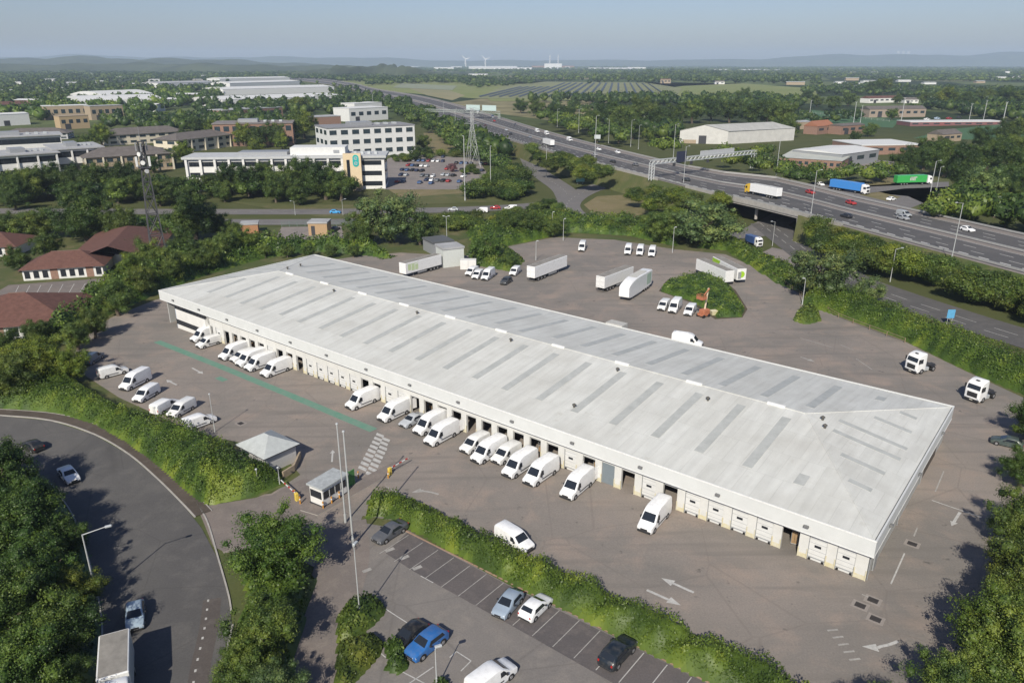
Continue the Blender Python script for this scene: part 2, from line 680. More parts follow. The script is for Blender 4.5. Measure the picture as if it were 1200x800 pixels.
def crown_mesh(name, seed, nclump=42, nleaf=70, leaf=.085, squash=1.0, topheavy=0.0, clump=(.24, .40), shell=(.35, .80), core=.80, gaps=0.0):
    """A unit crown (radius about 1, centre at 0) of leaf clumps, each on a dark inner mass."""
    rng = np.random.default_rng(seed)
    Vs, Ts, cV, cF, cT = [], [], [], [], []
    off = 0
    iv, if_ = ico(1)
    n0 = 0
    for i in range(nclump):
        d = rng.normal(0, 1, 3)
        d /= np.linalg.norm(d)
        r = rng.uniform(*shell)
        if d[2] < -.55: r *= .75
        c = d * r
        c[2] = c[2] * squash + topheavy * r
        k = rng.uniform(*clump) * (1.15 - .35 * r)
        t = np.clip(rng.normal(.5, .2), .05, .95)
        m = int(nleaf * (k / .32) ** 2)
        q = rng.normal(0, 1, (m, 3))
        q /= np.linalg.norm(q, axis=1, keepdims=True)
        q[:, 2] = np.where((q[:, 2] < -.3) & (rng.random(m) < .6), -q[:, 2], q[:, 2])
        rad = k * rng.uniform(.55, 1.28, m)[:, None]
        el = rng.uniform(.75, 1.3, 3)
        P = c + q * rad * el
        V, Q, _ = leaf_quads(P, q + d * .25, leaf, None, rng)
        Vs.append(V)
        Ts.append(np.clip(t + rng.normal(0, .16, m), 0, 1))
        if rng.random() > gaps:
            jit = 1 + rng.normal(0, .12, (len(iv), 1))
            cV.append(iv * k * core * jit + c)
            cF.append(if_ + off)
            cT.append(np.full(len(if_), t * .8))
            off += len(iv)
    V = np.vstack(Vs)
    Q = np.arange(len(V)).reshape(-1, 4)
    return foliage_mesh(name, V, Q, np.concatenate(Ts), np.vstack(cV), np.vstack(cF), np.concatenate(cT))

CROWN = {
    'round': [crown_mesh('crown', 10 + i, 96, 820, .033, .98, clump=(.11, .29), shell=(.28, .96), core=.60) for i in range(4)],
    'willow': [crown_mesh('crown', 50 + i, 100, 300, .046, .95, clump=(.12, .28), shell=(.4, .92), gaps=.15, core=.6) for i in range(2)],
    'far': [crown_mesh('crown', 70 + i, 22, 30, .15, .9, clump=(.3, .45)) for i in range(4)],
}
SHRUB = [crown_mesh('foliage', 90 + i, 36, 190, .075, .8, clump=(.18, .40), shell=(.3, .78), core=.65) for i in range(4)]

def trunk_mesh(seed, limbs=5):
    rng = random.Random(seed)
    mb = MB()
    p = Vector((0, 0, -.05))
    q = Vector((rng.uniform(-.05, .05), rng.uniform(-.05, .05), .45))
    mb.cyl(p, q, .05, .036, 7)
    for i in range(limbs):
        a = 2 * math.pi * i / limbs + rng.uniform(-.4, .4)
        r = rng.uniform(.16, .34)
        mid = q + Vector((math.cos(a) * r * .5, math.sin(a) * r * .5, .14))
        end = q + Vector((math.cos(a) * r, math.sin(a) * r, rng.uniform(.26, .42)))
        mb.cyl(q, mid, .026, .018, 5)
        mb.cyl(mid, end, .018, .006, 5)
    mb.cyl(q, q + Vector((.02, 0, .42)), .034, .008, 6)
    return mb.mesh('trunk', bark, 50)

TRUNK = [trunk_mesh(i) for i in range(3)]
C_MID = (1, 1, 1, 1)
C_DARK = (.56, .64, .60, 1)
C_YEL = (1.35, 1.25, .85, 1)
C_GREY = (1.35, 1.28, 2.2, 1)
C_OLIVE = (1.05, .92, .85, 1)

def rnd_tint(c, k=.12):
    a = 1 + random.uniform(-k, k)
    return (c[0] * a * (1 + random.uniform(-.06, .06)), c[1] * a, c[2] * a, 1)

def tree(base, h, r, label, group=None, kind='round', color=C_MID, name='tree', zr=None, parts=True, trunkh=.22):
    """base on the ground, h overall height, r crown radius."""
    ms = CROWN[kind]
    rz = random.uniform(0, 6.28)
    zr = zr if zr is not None else h * (1 - trunkh) / 2 * 1.08
    cz = h - zr
    if not parts:
        o = bpy.data.objects.new(name, random.choice(ms))
        COL.objects.link(o)
        o.location = (base.x, base.y, base.z + cz)
        o.scale = (r * random.uniform(.9, 1.1), r * random.uniform(.9, 1.1), zr)
        o.rotation_euler[2] = rz
        o.color = rnd_tint(color)
        return tag(o, label, 'tree', group)
    t = thing(name, label, 'tree', base, rz, group)
    c = bpy.data.objects.new('crown', random.choice(ms))
    COL.objects.link(c)
    c.parent = t
    c.location = (0, 0, cz)
    c.scale = (r * random.uniform(.94, 1.06), r * random.uniform(.94, 1.06), zr)
    c.color = rnd_tint(color)
    k = bpy.data.objects.new('trunk', random.choice(TRUNK))
    COL.objects.link(k)
    k.parent = t
    w = min(h, 2.6 * r)
    k.scale = (w, w, h * .78)
    return t

def tree_px(u, v, rpx, label, ratio=1.0, group=None, kind='round', color=C_MID, lift=1.0, name='tree', parts=True):
    """A tree whose crown centre stands at pixel (u, v) with a crown radius of rpx pixels."""
    zc = 5.0
    for _ in range(6):
        p = G(u, v, zc)
        dist = (p - Vector((0, 0, CAMH))).length
        r = rpx * dist / F
        zr = r * ratio
        zc = zr * (.93 + .14 * (lift - 1) + (-.08 if kind == 'willow' else 0))
    base = Vector((p.x, p.y, zg(p.x, p.y)))
    return tree(base, zc + zr, r, label, group, kind, color, name, zr, parts)

def shrub(base, h, r, label, group=None, color=C_MID, name='shrub'):
    o = bpy.data.objects.new(name, random.choice(SHRUB))
    COL.objects.link(o)
    o.location = (base.x, base.y, base.z + h * .42)
    o.scale = (r * random.uniform(.85, 1.15), r * random.uniform(.85, 1.15), h * .62)
    o.rotation_euler[2] = random.uniform(0, 6.28)
    o.color = rnd_tint(color, .2)
    return tag(o, label, 'shrub', group)

def in_poly(x, y, poly):
    n, c = len(poly), False
    j = n - 1
    for i in range(n):
        xi, yi = poly[i]
        xj, yj = poly[j]
        if (yi > y) != (yj > y) and x < (xj - xi) * (y - yi) / (yj - yi) + xi:
            c = not c
        j = i
    return c

def poly_field(poly, xs, ys):
    """inside mask and distance to the outline for points."""
    P = np.array(poly)
    x, y = xs, ys
    inside = np.zeros(len(x), bool)
    dist = np.full(len(x), 1e9)
    n = len(P)
    for i in range(n):
        a, b = P[i - 1], P[i]
        cond = (a[1] > y) != (b[1] > y)
        with np.errstate(divide='ignore', invalid='ignore'):
            xi = (b[0] - a[0]) * (y - a[1]) / (b[1] - a[1] + 1e-12) + a[0]
        inside ^= cond & (x < xi)
        d = b - a
        t = np.clip(((x - a[0]) * d[0] + (y - a[1]) * d[1]) / (d @ d + 1e-9), 0, 1)
        dist = np.minimum(dist, np.hypot(x - a[0] - t * d[0], y - a[1] - t * d[1]))
    return inside, dist

def vnoise(x, y, s, seed=0):
    """Smooth value noise for arrays."""
    r = np.random.default_rng(seed).random((64, 64))
    X, Y = np.abs(x / s + 1000.3), np.abs(y / s + 1000.7)
    i, j = np.floor(X).astype(int), np.floor(Y).astype(int)
    fx, fy = X - i, Y - j
    fx, fy = fx * fx * (3 - 2 * fx), fy * fy * (3 - 2 * fy)
    g = lambda a, b: r[a % 64, b % 64]
    return (g(i, j) * (1 - fx) + g(i + 1, j) * fx) * (1 - fy) + (g(i, j + 1) * (1 - fx) + g(i + 1, j + 1) * fx) * fy

def hedge(name, poly, h, label, cat='hedge', group=None, edge=.9, dens=12, leaf=.34, color=C_MID, rough=.5, seed=1, lump=2.2, cell=.55, kind=None):
    """A mass of foliage standing on a polygon: an uneven inner mass clothed in leaf sprays."""
    rng = np.random.default_rng(seed)
    P = np.array(poly)
    x0, y0 = P.min(0) - .5
    x1, y1 = P.max(0) + .5
    def height(x, y):
        ins, d = poly_field(poly, x, y)
        d = np.where(ins, d, 0)
        prof = np.clip(d / edge, 0, 1) ** .55
        n = vnoise(x, y, lump, seed) * .65 + vnoise(x, y, lump * .42, seed + 1) * .35
        big = vnoise(x, y, lump * 4, seed + 2)
        return prof * h * (1 - rough * .85 + rough * 1.5 * n * (.6 + .7 * big)), ins
    zgv = np.vectorize(zg)
    xs, ys = np.arange(x0, x1 + cell, cell), np.arange(y0, y1 + cell, cell)
    X, Y = np.meshgrid(xs, ys, indexing='ij')
    H, I = height(X.ravel(), Y.ravel())
    base = zgv(X.ravel(), Y.ravel())
    Zc = base + np.where(I, H * .76, 0) - np.where(I, 0, .05)
    cv = np.stack([X.ravel(), Y.ravel(), Zc], 1)
    ny = len(ys)
    idx = np.arange(len(xs) * ny).reshape(len(xs), ny)
    q = np.stack([idx[:-1, :-1], idx[1:, :-1], idx[1:, 1:], idx[:-1, 1:]], -1).reshape(-1, 4)
    q = q[I[q].any(1)]
    used, inv = np.unique(q, return_inverse=True)
    cv, q = cv[used], inv.reshape(q.shape)
    qc = cv[q].mean(1)
    ct = np.clip(vnoise(qc[:, 0], qc[:, 1], 1.6, seed + 7) * .9 - .05, 0, 1)
    area = abs(np.sum(P[:, 0] * np.roll(P[:, 1], -1) - P[:, 1] * np.roll(P[:, 0], -1))) / 2
    per = np.sum(np.hypot(*(P - np.roll(P, 1, 0)).T))
    n = int(dens * (area + per * h * .8))
    # points over the top and, more densely, down the flanks
    k = int(n * (x1 - x0) * (y1 - y0) / max(area, 1) * .75)
    px, py = rng.uniform(x0, x1, k), rng.uniform(y0, y1, k)
    hh, ins = height(px, py)
    px, py, hh = px[ins], py[ins], hh[ins]
    pz = hh * (.66 + .50 * rng.random(len(hh)) ** .8)
    # flanks
    m = int(dens * per * h * 1.1)
    seg = rng.integers(0, len(P), m)
    t = rng.random(m)[:, None]
    E = P[seg - 1] * (1 - t) + P[seg] * t
    nd = P[seg] - P[seg - 1]
    nd = np.stack([nd[:, 1], -nd[:, 0]], 1) / (np.linalg.norm(nd, axis=1, keepdims=True) + 1e-9)
    inw = rng.uniform(0.05, edge * 1.1, m)[:, None]
    sgn = np.where(poly_field(poly, (E + nd * .2)[:, 0], (E + nd * .2)[:, 1])[0], 1, -1)[:, None]
    F2 = E + nd * sgn * inw
    fh, _ = height(F2[:, 0], F2[:, 1])
    fz = fh * rng.uniform(.15, 1.05, m)
    ax, ay, az = np.concatenate([px, F2[:, 0]]), np.concatenate([py, F2[:, 1]]), np.concatenate([pz, fz])
    e = .25
    gx = (height(ax + e, ay)[0] - height(ax - e, ay)[0]) / (2 * e)
    gy = (height(ax, ay + e)[0] - height(ax, ay - e)[0]) / (2 * e)
    N3 = np.stack([-gx, -gy, np.ones_like(gx)], 1)
    N3 /= np.linalg.norm(N3, axis=1, keepdims=True)
    C = np.stack([ax, ay, az + zgv(ax, ay)], 1)
    V, Q, _ = leaf_quads(C, N3, leaf, None, rng, .75)
    T = np.clip(vnoise(ax, ay, 1.6, seed + 7) * .9 - .05 + rng.normal(0, .15, len(ax)), 0, 1)
    c0 = np.array([P[:, 0].mean(), P[:, 1].mean(), 0])
    me = foliage_mesh(name, V - c0, Q, T, cv - c0, q, ct)
    o = bpy.data.objects.new(name, me)
    COL.objects.link(o)
    o.location = tuple(c0)
    o.color = color
    if kind:
        o['kind'] = kind
        return o
    return tag(o, label, cat, group)

def wood_mass(name, pts, label=None, color=C_DARK, seed=3, m=22, leaf=.42, core=.88):
    """Far woodland nobody could count: many small crowns in one mesh. pts = (x, y, r, h)."""
    rng = np.random.default_rng(seed)
    iv, if_ = ico(1)
    nv = len(iv)
    pts = np.array(pts)
    n = len(pts)
    cen = np.stack([pts[:, 0], pts[:, 1], pts[:, 3] * .45 + (pts[:, 4] if pts.shape[1] > 4 else 0)], 1)
    scl = np.stack([pts[:, 2], pts[:, 2], pts[:, 3] * .55], 1)
    jit = 1 + rng.normal(0, .16, (n, nv, 1))
    cV = (iv[None] * core * jit * scl[:, None] + cen[:, None]).reshape(-1, 3)
    cF = (if_[None] + (np.arange(n) * nv)[:, None, None]).reshape(-1, 3)
    t0 = np.clip(rng.normal(.42, .32, n), 0, 1)
    q = rng.normal(0, 1, (n, m, 3))
    q /= np.linalg.norm(q, axis=2, keepdims=True)
    q[..., 2] = np.abs(q[..., 2]) * np.where(rng.random((n, m)) < .25, -.4, 1)
    C = (q * scl[:, None] * rng.uniform(.8, 1.12, (n, m, 1)) + cen[:, None]).reshape(-1, 3)
    V, Q, _ = leaf_quads(C, q.reshape(-1, 3), np.repeat(pts[:, 2] * leaf, m), None, rng)
    me = foliage_mesh(name, V, Q, np.clip(np.repeat(t0, m) + rng.normal(0, .12, n * m), 0, 1), cV, cF, np.repeat(t0, len(if_)))
    o = bpy.data.objects.new(name, me)
    COL.objects.link(o)
    o.color = color
    o['kind'] = 'stuff'
    if label: o['label'] = label
    return o

def sample_px(poly, n, rng=random):
    """n random pixels in a pixel polygon."""
    us = [p[0] for p in poly]
    vs = [p[1] for p in poly]
    out = []
    for _ in range(n * 60):
        u, v = rng.uniform(min(us), max(us)), rng.uniform(min(vs), max(vs))
        if in_poly(u, v, poly):
            out.append((u, v))
            if len(out) == n: break
    return out

# ------------------------------------------------------------------ light, sky, camera
SUN_AZ, SUN_EL = math.radians(16), math.radians(38)      # shadows run 16 degrees right of straight ahead
w = bpy.data.worlds.new('World')
S.world = w
w.use_nodes = True
nt = w.node_tree
sky = nt.nodes.new('ShaderNodeTexSky')
sky.sky_type = 'NISHITA'
sky.sun_disc = False
sky.sun_elevation = SUN_EL
sd = Vector((-math.sin(SUN_AZ), -math.cos(SUN_AZ), 0))     # horizontal direction to the sun
sky.sun_rotation = math.atan2(sd.x, sd.y)
sky.altitude = 80
sky.air_density = 1.0
sky.dust_density = 1.0
sky.ozone_density = 2.0
tn = nt.nodes.new('ShaderNodeMix')
tn.data_type = 'RGBA'
tn.blend_type = 'MULTIPLY'
tn.inputs[0].default_value = 1
tn.inputs[7].default_value = (.82, .845, 1.03, 1)
nt.links.new(sky.outputs[0], tn.inputs[6])
nt.links.new(tn.outputs[2], nt.nodes['Background'].inputs['Color'])
nt.nodes['Background'].inputs['Strength'].default_value = .078

sl = bpy.data.lights.new('sun', 'SUN')
sl.energy = 4.5
sl.angle = math.radians(.5)
sl.color = (1, .94, .82)
so = bpy.data.objects.new('sun', sl)
COL.objects.link(so)
to_sun = Vector((sd.x * math.cos(SUN_EL), sd.y * math.cos(SUN_EL), math.sin(SUN_EL)))
so.rotation_euler = to_sun.to_track_quat('Z', 'Y').to_euler()
so.location = (0, 0, 120)

cam = bpy.data.cameras.new('camera')
cam.sensor_width = 36
cam.lens = F / 1200 * 36
cam.clip_start = 1
cam.clip_end = 60000
co = bpy.data.objects.new('camera', cam)
COL.objects.link(co)
co.location = (0, 0, CAMH)
co.rotation_euler = (math.pi / 2 - PITCH, 0, 0)
S.camera = co
S.view_settings.view_transform = 'Standard'
S.view_settings.look = 'None'
S.view_settings.exposure = .26
S.view_settings.gamma = 1
S.cycles.max_bounces = 6
S.cycles.diffuse_bounces = 2
S.cycles.glossy_bounces = 2
S.cycles.transmission_bounces = 3
S.cycles.volume_bounces = 1
S.cycles.transparent_max_bounces = 6
S.cycles.use_denoising = True
S.cycles.sample_clamp_indirect = 4

# ------------------------------------------------------------------ ground sheet and paved surfaces
def ground_sheet():
    xs = [-20000, -6000, -2000, -700, -300]
    o = drape('ground', [(-18000, -600), (18000, -600), (18000, 17500), (-18000, 17500)], land_mat(), -.06)
    return o
ground_sheet()

OFF = iter([.004 * i for i in range(1, 60)])
def layer():
    return next(OFF)

L1, L2, L3, L4, L5, L6 = [.006 * i for i in range(1, 7)]
site_grass = drape('grass_verge', pxpoly([(-400, 252), (-60, 262), (460, 268), (640, 268), (900, 300), (1260, 440), (1500, 700), (1500, 1100), (-600, 1100), (-800, 500)]), M_grass, -.03)

yard = [(96, 398), (130, 372), (180, 352), (300, 318), (420, 300), (470, 296), (545, 300), (600, 288), (650, 278), (720, 281), (790, 292), (850, 298), (905, 322), (938, 345),
        (985, 372), (1060, 400), (1130, 434), (1200, 466), (1240, 520), (1220, 640), (1140, 760), (1060, 860), (960, 860), (866, 786), (762, 742), (652, 690), (575, 648), (480, 612), (425, 604),
        (412, 640), (384, 672), (340, 650), (300, 640), (262, 648), (232, 596), (262, 584), (318, 578), (352, 556), (338, 540), (290, 520), (250, 512), (212, 500), (180, 484), (140, 466), (100, 440), (84, 420)]
drape('yard', pxpoly(yard), M_yard, L1)
park = [(424, 612), (478, 621), (600, 687), (662, 715), (725, 748), (832, 801), (900, 860), (380, 1000), (360, 900), (352, 800), (356, 756), (372, 716), (398, 684), (412, 650)]
drape('car_park', pxpoly(park), M_park, L2)
# darker parking bays along the hedge
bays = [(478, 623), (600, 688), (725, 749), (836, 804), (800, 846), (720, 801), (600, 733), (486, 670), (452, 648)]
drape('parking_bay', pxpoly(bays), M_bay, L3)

# the estate road curving round the bottom left corner
road = [(-260, 470), (-80, 484), (0, 487), (60, 493), (110, 509), (150, 532), (185, 562), (215, 592), (236, 618), (254, 652), (266, 694), (272, 730), (262, 770), (250, 830), (246, 960),
        (60, 1000), (92, 860), (112, 800), (118, 740), (112, 690), (98, 640), (82, 596), (50, 560), (0, 530), (-80, 515), (-260, 505)]
drape('estate_road', pxpoly(road), M_road, L2)
outer = smooth_line([Vector((*G(u, v)[:2], 0)) for u, v in [(-260, 470), (-80, 484), (0, 487), (60, 493), (110, 509), (150, 532), (185, 562), (215, 592), (228, 606)]])
kerb('kerb', outer, -.02, .16, .12, conc)
ribbon('footway', outer, .16, 2.1, M_path, .10)
hed = side_offset(outer, 2.1)
kerb('edging', hed, 0, .12, .13, conc)
inner = smooth_line([Vector((*G(u, v)[:2], 0)) for u, v in [(232, 590), (244, 612), (256, 652), (268, 694), (272, 716)]])
kerb('kerb', inner, -.16, .02, .1, conc)
island_line = smooth_line([Vector((*G(u, v)[:2], 0)) for u, v in [(272, 732), (264, 768), (252, 830), (247, 940)]])
kerb('kerb', island_line, -.02, .16, .12, conc)
lk = smooth_line([Vector((*G(u, v)[:2], 0)) for u, v in [(60, 566), (84, 600), (100, 640), (114, 690), (121, 740), (115, 800), (96, 860)]])
kerb('kerb', lk, -.15, .0, .12, conc)
# drive from the gate down to the car park and the strip of brown paving by the junction
drive = smooth_line([Vector((*G(u, v)[:2], 0)) for u, v in [(400, 612), (402, 650), (392, 690), (372, 730), (362, 790), (366, 900)]])
ribbon('drive', drive, -3.0, 3.0, M_pave, L3)
drape('junction_paving', pxpoly([(232, 596), (262, 586), (318, 580), (356, 560), (372, 566), (380, 590), (360, 618), (300, 632), (262, 646), (250, 640)]), M_pave, L3)
stl = smooth_line([Vector((*G(u, v)[:2], 0)) for u, v in [(256, 700), (252, 735), (243, 780), (236, 830)]])
ribbon('brown_paving', stl, -1.5, .3, ground_mat('brown_surfacing', (.100, .086, .078), (.088, .076, .070), (.12, .105, .096), .2, 1, 6), L3)
ribbon('road_marking', stl, -1.1, -.9, line_w, L4, dash=(.35, 1.1))

# green walkway, arrows, crossing, lane lines in the yard
gl = [Vector((*G(u, v)[:2], 0)) for u, v in [(184, 400), (260, 430), (340, 463), (438, 504)]]
ribbon('green_walkway', gl, -.75, .75, green_p, L3)
g2 = [Vector((*G(u, v)[:2], 0)) for u, v in [(255, 442), (264, 446)]]
ribbon('green_walkway', g2, -.6, .6, green_p, L3)

def arrow(a, b, name='road_arrow', w=.16, head=1.4, m=None, bend=None):
    """A painted arrow from pixel a to pixel b (head at b)."""
    p, q = G(*a), G(*b)
    pts = [Vector((p.x, p.y, 0)), Vector((q.x, q.y, 0))]
    if bend:
        c = G(*bend)
        c = Vector((c.x, c.y, 0))
        pts = [pts[0].lerp(c, t).lerp(c.lerp(pts[1], t), t) for t in [i / 8 for i in range(9)]]
    d = (pts[-1] - pts[-2]).normalized()
    n = Vector((-d.y, d.x, 0))
    e = pts[-1]
    pts = [p for p in pts[:-1] if (p - e).length > head] + [e - d * head]
    mb = ribbon('x', pts, -w, w, None, L4, build=False)
    hp = [e, e - d * head + n * head * .38, e - d * head - n * head * .38]
    mb.quad([(h.x, h.y, zg(h.x, h.y) + L4) for h in hp])
    o = mb.build(name, m or line_w)
    up_faces(o)
    o['kind'] = 'structure'
arrow((813, 694), (775, 677))
arrow((758, 691), (798, 709))
arrow((1125, 600), (1115, 616), head=1.1)
arrow((1052, 751), (1010, 757), bend=(1034, 760))
arrow((514, 579), (482, 577), bend=(496, 573), m=line_f)
arrow((389, 541), (390, 527), head=1.0, w=.12)
arrow((225, 431), (238, 438), m=line_w)
arrow((207, 451), (195, 445), m=line_w)
arrow((938, 418), (955, 424), m=line_f)

def line_px(a, b, w=.1, m=None, off=L4, dash=None, name='road_marking'):
    ln = [Vector((*G(*a)[:2], 0)), Vector((*G(*b)[:2], 0))]
    return ribbon(name, ln, -w / 2, w / 2, m or line_w, off, dash=dash)

for a, b in [((1092, 586), (1150, 606)), ((1060, 648), (1044, 684)), ((1075, 618), (1071, 628)), ((1106, 552), (1096, 576)), ((452, 570), (500, 593)), ((437, 573), (480, 594)), ((985, 404), (1000, 410)),
             ((1010, 696), (1024, 702)), ((640, 373), (680, 388)), ((700, 398), (730, 410)), ((938, 396), (975, 407)), ((1003, 420), (1022, 433))]:
    line_px(a, b, .16, line_w if a[0] in (1092, 1060) else line_f)
line_px((975, 737), (1006, 778), 1.1, line_f, dash=(.22, .75))
# crossing: two offset columns of bars
za, zb = G(447, 509), G(424, 553)
zd = (zb - za)
zl = zd.length
zd.normalize()
ze = Vector((CT, ST, 0))
zmb = MB()
for i in range(9):
    for k in range(2):
        c = za + zd * (zl * (i + .35 + .4 * k) / 9) + ze * (-.2 + 1.75 * k if i > 1 else -.2 + 1.5 * k)
        q = [c + zd * a + ze * b for a, b in ((-.45, -.8), (-.45, .8), (.3, .8), (.3, -.8))]
        zmb.quad([(p.x, p.y, zg(p.x, p.y) + L4) for p in q])
zo = zmb.build('zebra_crossing', line_w)
up_faces(zo)
zo['kind'] = 'structure'
# bay lines in the car park
ka, kb = G(478, 624), G(836, 803)
kd = (kb - ka)
kl = kd.length
kd.normalize()
kn = Vector((-kd.y, kd.x, 0))
if kn.y > 0: kn = -kn
n = int(kl / 2.42)
fr = ka + kn * 4.9
ribbon('road_marking', [fr + kd * 7, fr + kd * (kl + 8)], -.05, .05, line_w, L4)
for i in range(n + 4):
    p = ka + kd * (2.42 * i + .4) + kn * .3
    q = p + kn * 4.6
    ribbon('road_marking', [p, q], -.045, .045, line_w if i > 11 else line_f, L4)
kp = [ka - kd * 2, kb + kd * 4]
kerb('kerb', kp, .0, .14, .12, mat('brick_kerb', (.30, .20, .14), .85, var=.2))
for a, b in [((450, 712), (478, 730)), ((445, 764), (452, 770)), ((470, 786), (520, 812)), ((508, 781), (480, 800)), ((535, 763), (552, 774)), ((552, 774), (540, 786)), ((535, 763), (527, 770))]:
    line_px(a, b, .11)
for u, v in [(457, 644), (474, 653), (489, 665), (430, 668)]:
    line_px((u - 5, v + 2), (u + 5, v - 2), .5, line_f)

# gullies and manholes let into the tarmac
drain_m = mat('cast_iron', (.045, .04, .038), .7)
for u, v in [(1008, 709), (1023, 703), (1026, 725), (1069, 637), (282, 496)]:
    p = G(u, v)
    o = MB().box(-.8, .8, -.65, .65, -.05, .022).build('manhole_surround', mat('worn_concrete', (.27, .24, .215), .9, var=.15), loc=p, rz=TH)
    o['kind'] = 'structure'
    mb = MB()
    mb.bbox(-.5, .5, -.4, .4, 0, .035, .01)
    for k in range(5):
        mb.box(-.42 + k * .19, -.36 + k * .19, -.32, .32, .034, .045)
    o = mb.build('drain_cover', drain_m, loc=p, rz=TH)
    tag(o, ['rusty drain cover in the yard by the white depot corner, leftmost of the three', 'rusty drain cover in the yard nearest the depot corner, top of three', 'rusty drain cover in the yard, lowest of the three by the depot corner',
            'small drain cover beside the right end wall of the depot', 'manhole cover in the yard above the hexagonal grey hut'][[1008, 1023, 1026, 1069, 282].index(u)], 'drain cover', 'drain covers in the yard')

# ------------------------------------------------------------------ roads beyond the depot
def wl(px, z=0.0):
    return [Vector((*((G(u, v) if z == 0 else GZ(u, v, z))[:2]), 0)) for u, v in px]

d1 = smooth_line(wl([(-300, 246), (-60, 247), (200, 248), (380, 248), (520, 246), (610, 242), (664, 236)]))
ribbon('dual_carriageway', d1, -5.6, 5.6, M_dual, L2)
ribbon('road_marking', d1, -.07, .07, line_w, L3, dash=(3, 5))
d2 = smooth_line(wl([(-300, 260), (-60, 260), (250, 260), (330, 260), (440, 259), (560, 255)]))
ribbon('dual_carriageway', d2, -5.4, 5.0, M_dual, L2)
ribbon('road_marking', d2, -3.2, -2.95, line_f, L3)
slip = smooth_line(wl([(600, 168), (617, 182), (628, 199), (643, 210), (660, 222), (668, 234)]))
ribbon('slip_road', slip, -5.5, 5.5, M_dual, L2)
ribbon('road_marking', slip, -.07, .07, line_w, L3, dash=(2, 4))
rb = smooth_line(wl([(760, 196), (728, 212), (700, 219), (674, 230), (664, 242), (680, 256), (730, 266), (800, 272), (870, 275), (905, 262), (940, 240)]))
ribbon('roundabout_road', rb, -5.5, 5.5, M_dual, L3)
ribbon('road_marking', rb, -.07, .07, line_w, L4, dash=(2, 4))
drape('dry_grass', pxpoly([(684, 240), (700, 230), (740, 228), (770, 240), (750, 256), (700, 254)]), M_dry, L2)
pale = drape('concrete_apron', pxpoly([(885, 300), (905, 290), (935, 296), (950, 318), (915, 322)]), M_mpale, L2)
sr = smooth_line(wl([(900, 262), (930, 284), (985, 322), (1042, 345), (1120, 371), (1200, 396), (1320, 430)]))
ribbon('slip_road', sr, -6.2, 6.2, M_road, L4)
for k in (-2.6, .6):
    ribbon('road_marking', sr, k - .08, k + .08, line_w, L5, dash=(5, 4))
drape('dry_grass', pxpoly([(420, 262), (470, 228), (590, 215), (610, 224), (600, 236), (470, 240), (380, 240), (300, 238), (260, 235)]), M_grass, L1)
drape('dry_grass', pxpoly([(455, 222), (540, 214), (560, 218), (545, 226), (470, 232)]), M_dry, L2)

# the motorway deck six metres up on its embankment
def zmw(u):
    return 6.0 if u >= 640 else max(.4, 6.0 - (640 - u) / 240 * 6.0)
nearpx = [(330, 92), (396, 101), (430, 111.5), (470, 123), (520, 140.5), (560, 153), (600, 165.5), (650, 180), (760, 208), (850, 231), (910, 244), (1000, 268.5), (1100, 295), (1200, 322), (1330, 357)]
farpx = [(345, 89), (404, 96), (440, 104), (490, 112), (530, 121), (586, 137.5), (620, 148), (660, 159.5), (740, 180), (830, 200), (910, 209), (1000, 231), (1100, 253), (1200, 275), (1330, 305)]
near = smooth_line([GZ(u, v, zmw(u)) for u, v in nearpx], 5)
far = smooth_line([GZ(u, v, zmw(u)) for u, v in farpx], 5)
def resample(line, n):
    d = [0]
    for a, b in zip(line, line[1:]): d.append(d[-1] + (b - a).length)
    out = []
    j = 0
    for i in range(n):
        t = d[-1] * i / (n - 1)
        while j < len(d) - 2 and d[j + 1] < t: j += 1
        out.append(line[j].lerp(line[j + 1], (t - d[j]) / max(d[j + 1] - d[j], 1e-6)))
    return out
near, far = resample(near, 140), resample(far, 140)
def mix_line(t):
    return [a.lerp(b, t) for a, b in zip(near, far)]
def mw_strip(name, t0, t1, m, off, dash=None):
    A, B = mix_line(t0), mix_line(t1)
    mb = MB()
    acc = 0
    for i in range(len(A) - 1):
        L = (A[i + 1] - A[i]).length
        if dash is None:
            mb.quad([p + Vector((0, 0, off)) for p in (A[i], B[i], B[i + 1], A[i + 1])])
        else:
            t = -(acc % sum(dash))
            while t < L:
                a, b = max(t, 0) / L, min(t + dash[0], L) / L
                if b > a:
                    mb.quad([p + Vector((0, 0, off)) for p in (A[i].lerp(A[i + 1], a), B[i].lerp(B[i + 1], a), B[i].lerp(B[i + 1], b), A[i].lerp(A[i + 1], b))])
                t += sum(dash)
        acc += L
    o = mb.build(name, m)
    up_faces(o)
    o['kind'] = 'structure'
    return o
mw_strip('motorway', 0, 1, M_mpale, 0)
mw_strip('motorway_carriageway', .06, .43, M_mway, .01)
mw_strip('motorway_carriageway', .56, .88, M_mway, .01)
for t in (.423, .567, .873):
    mw_strip('road_marking', t - .0035, t + .0035, line_w, .02)
for t in (.215, .32, .67, .77):
    mw_strip('road_marking', t - .004, t + .004, line_w, .02, (4, 7))
mw_strip('road_marking', .115, .133, line_w, .024, (3.0, 3.0))
mw_strip('road_marking', .062, .070, line_w, .024, (3.0, 6.0))
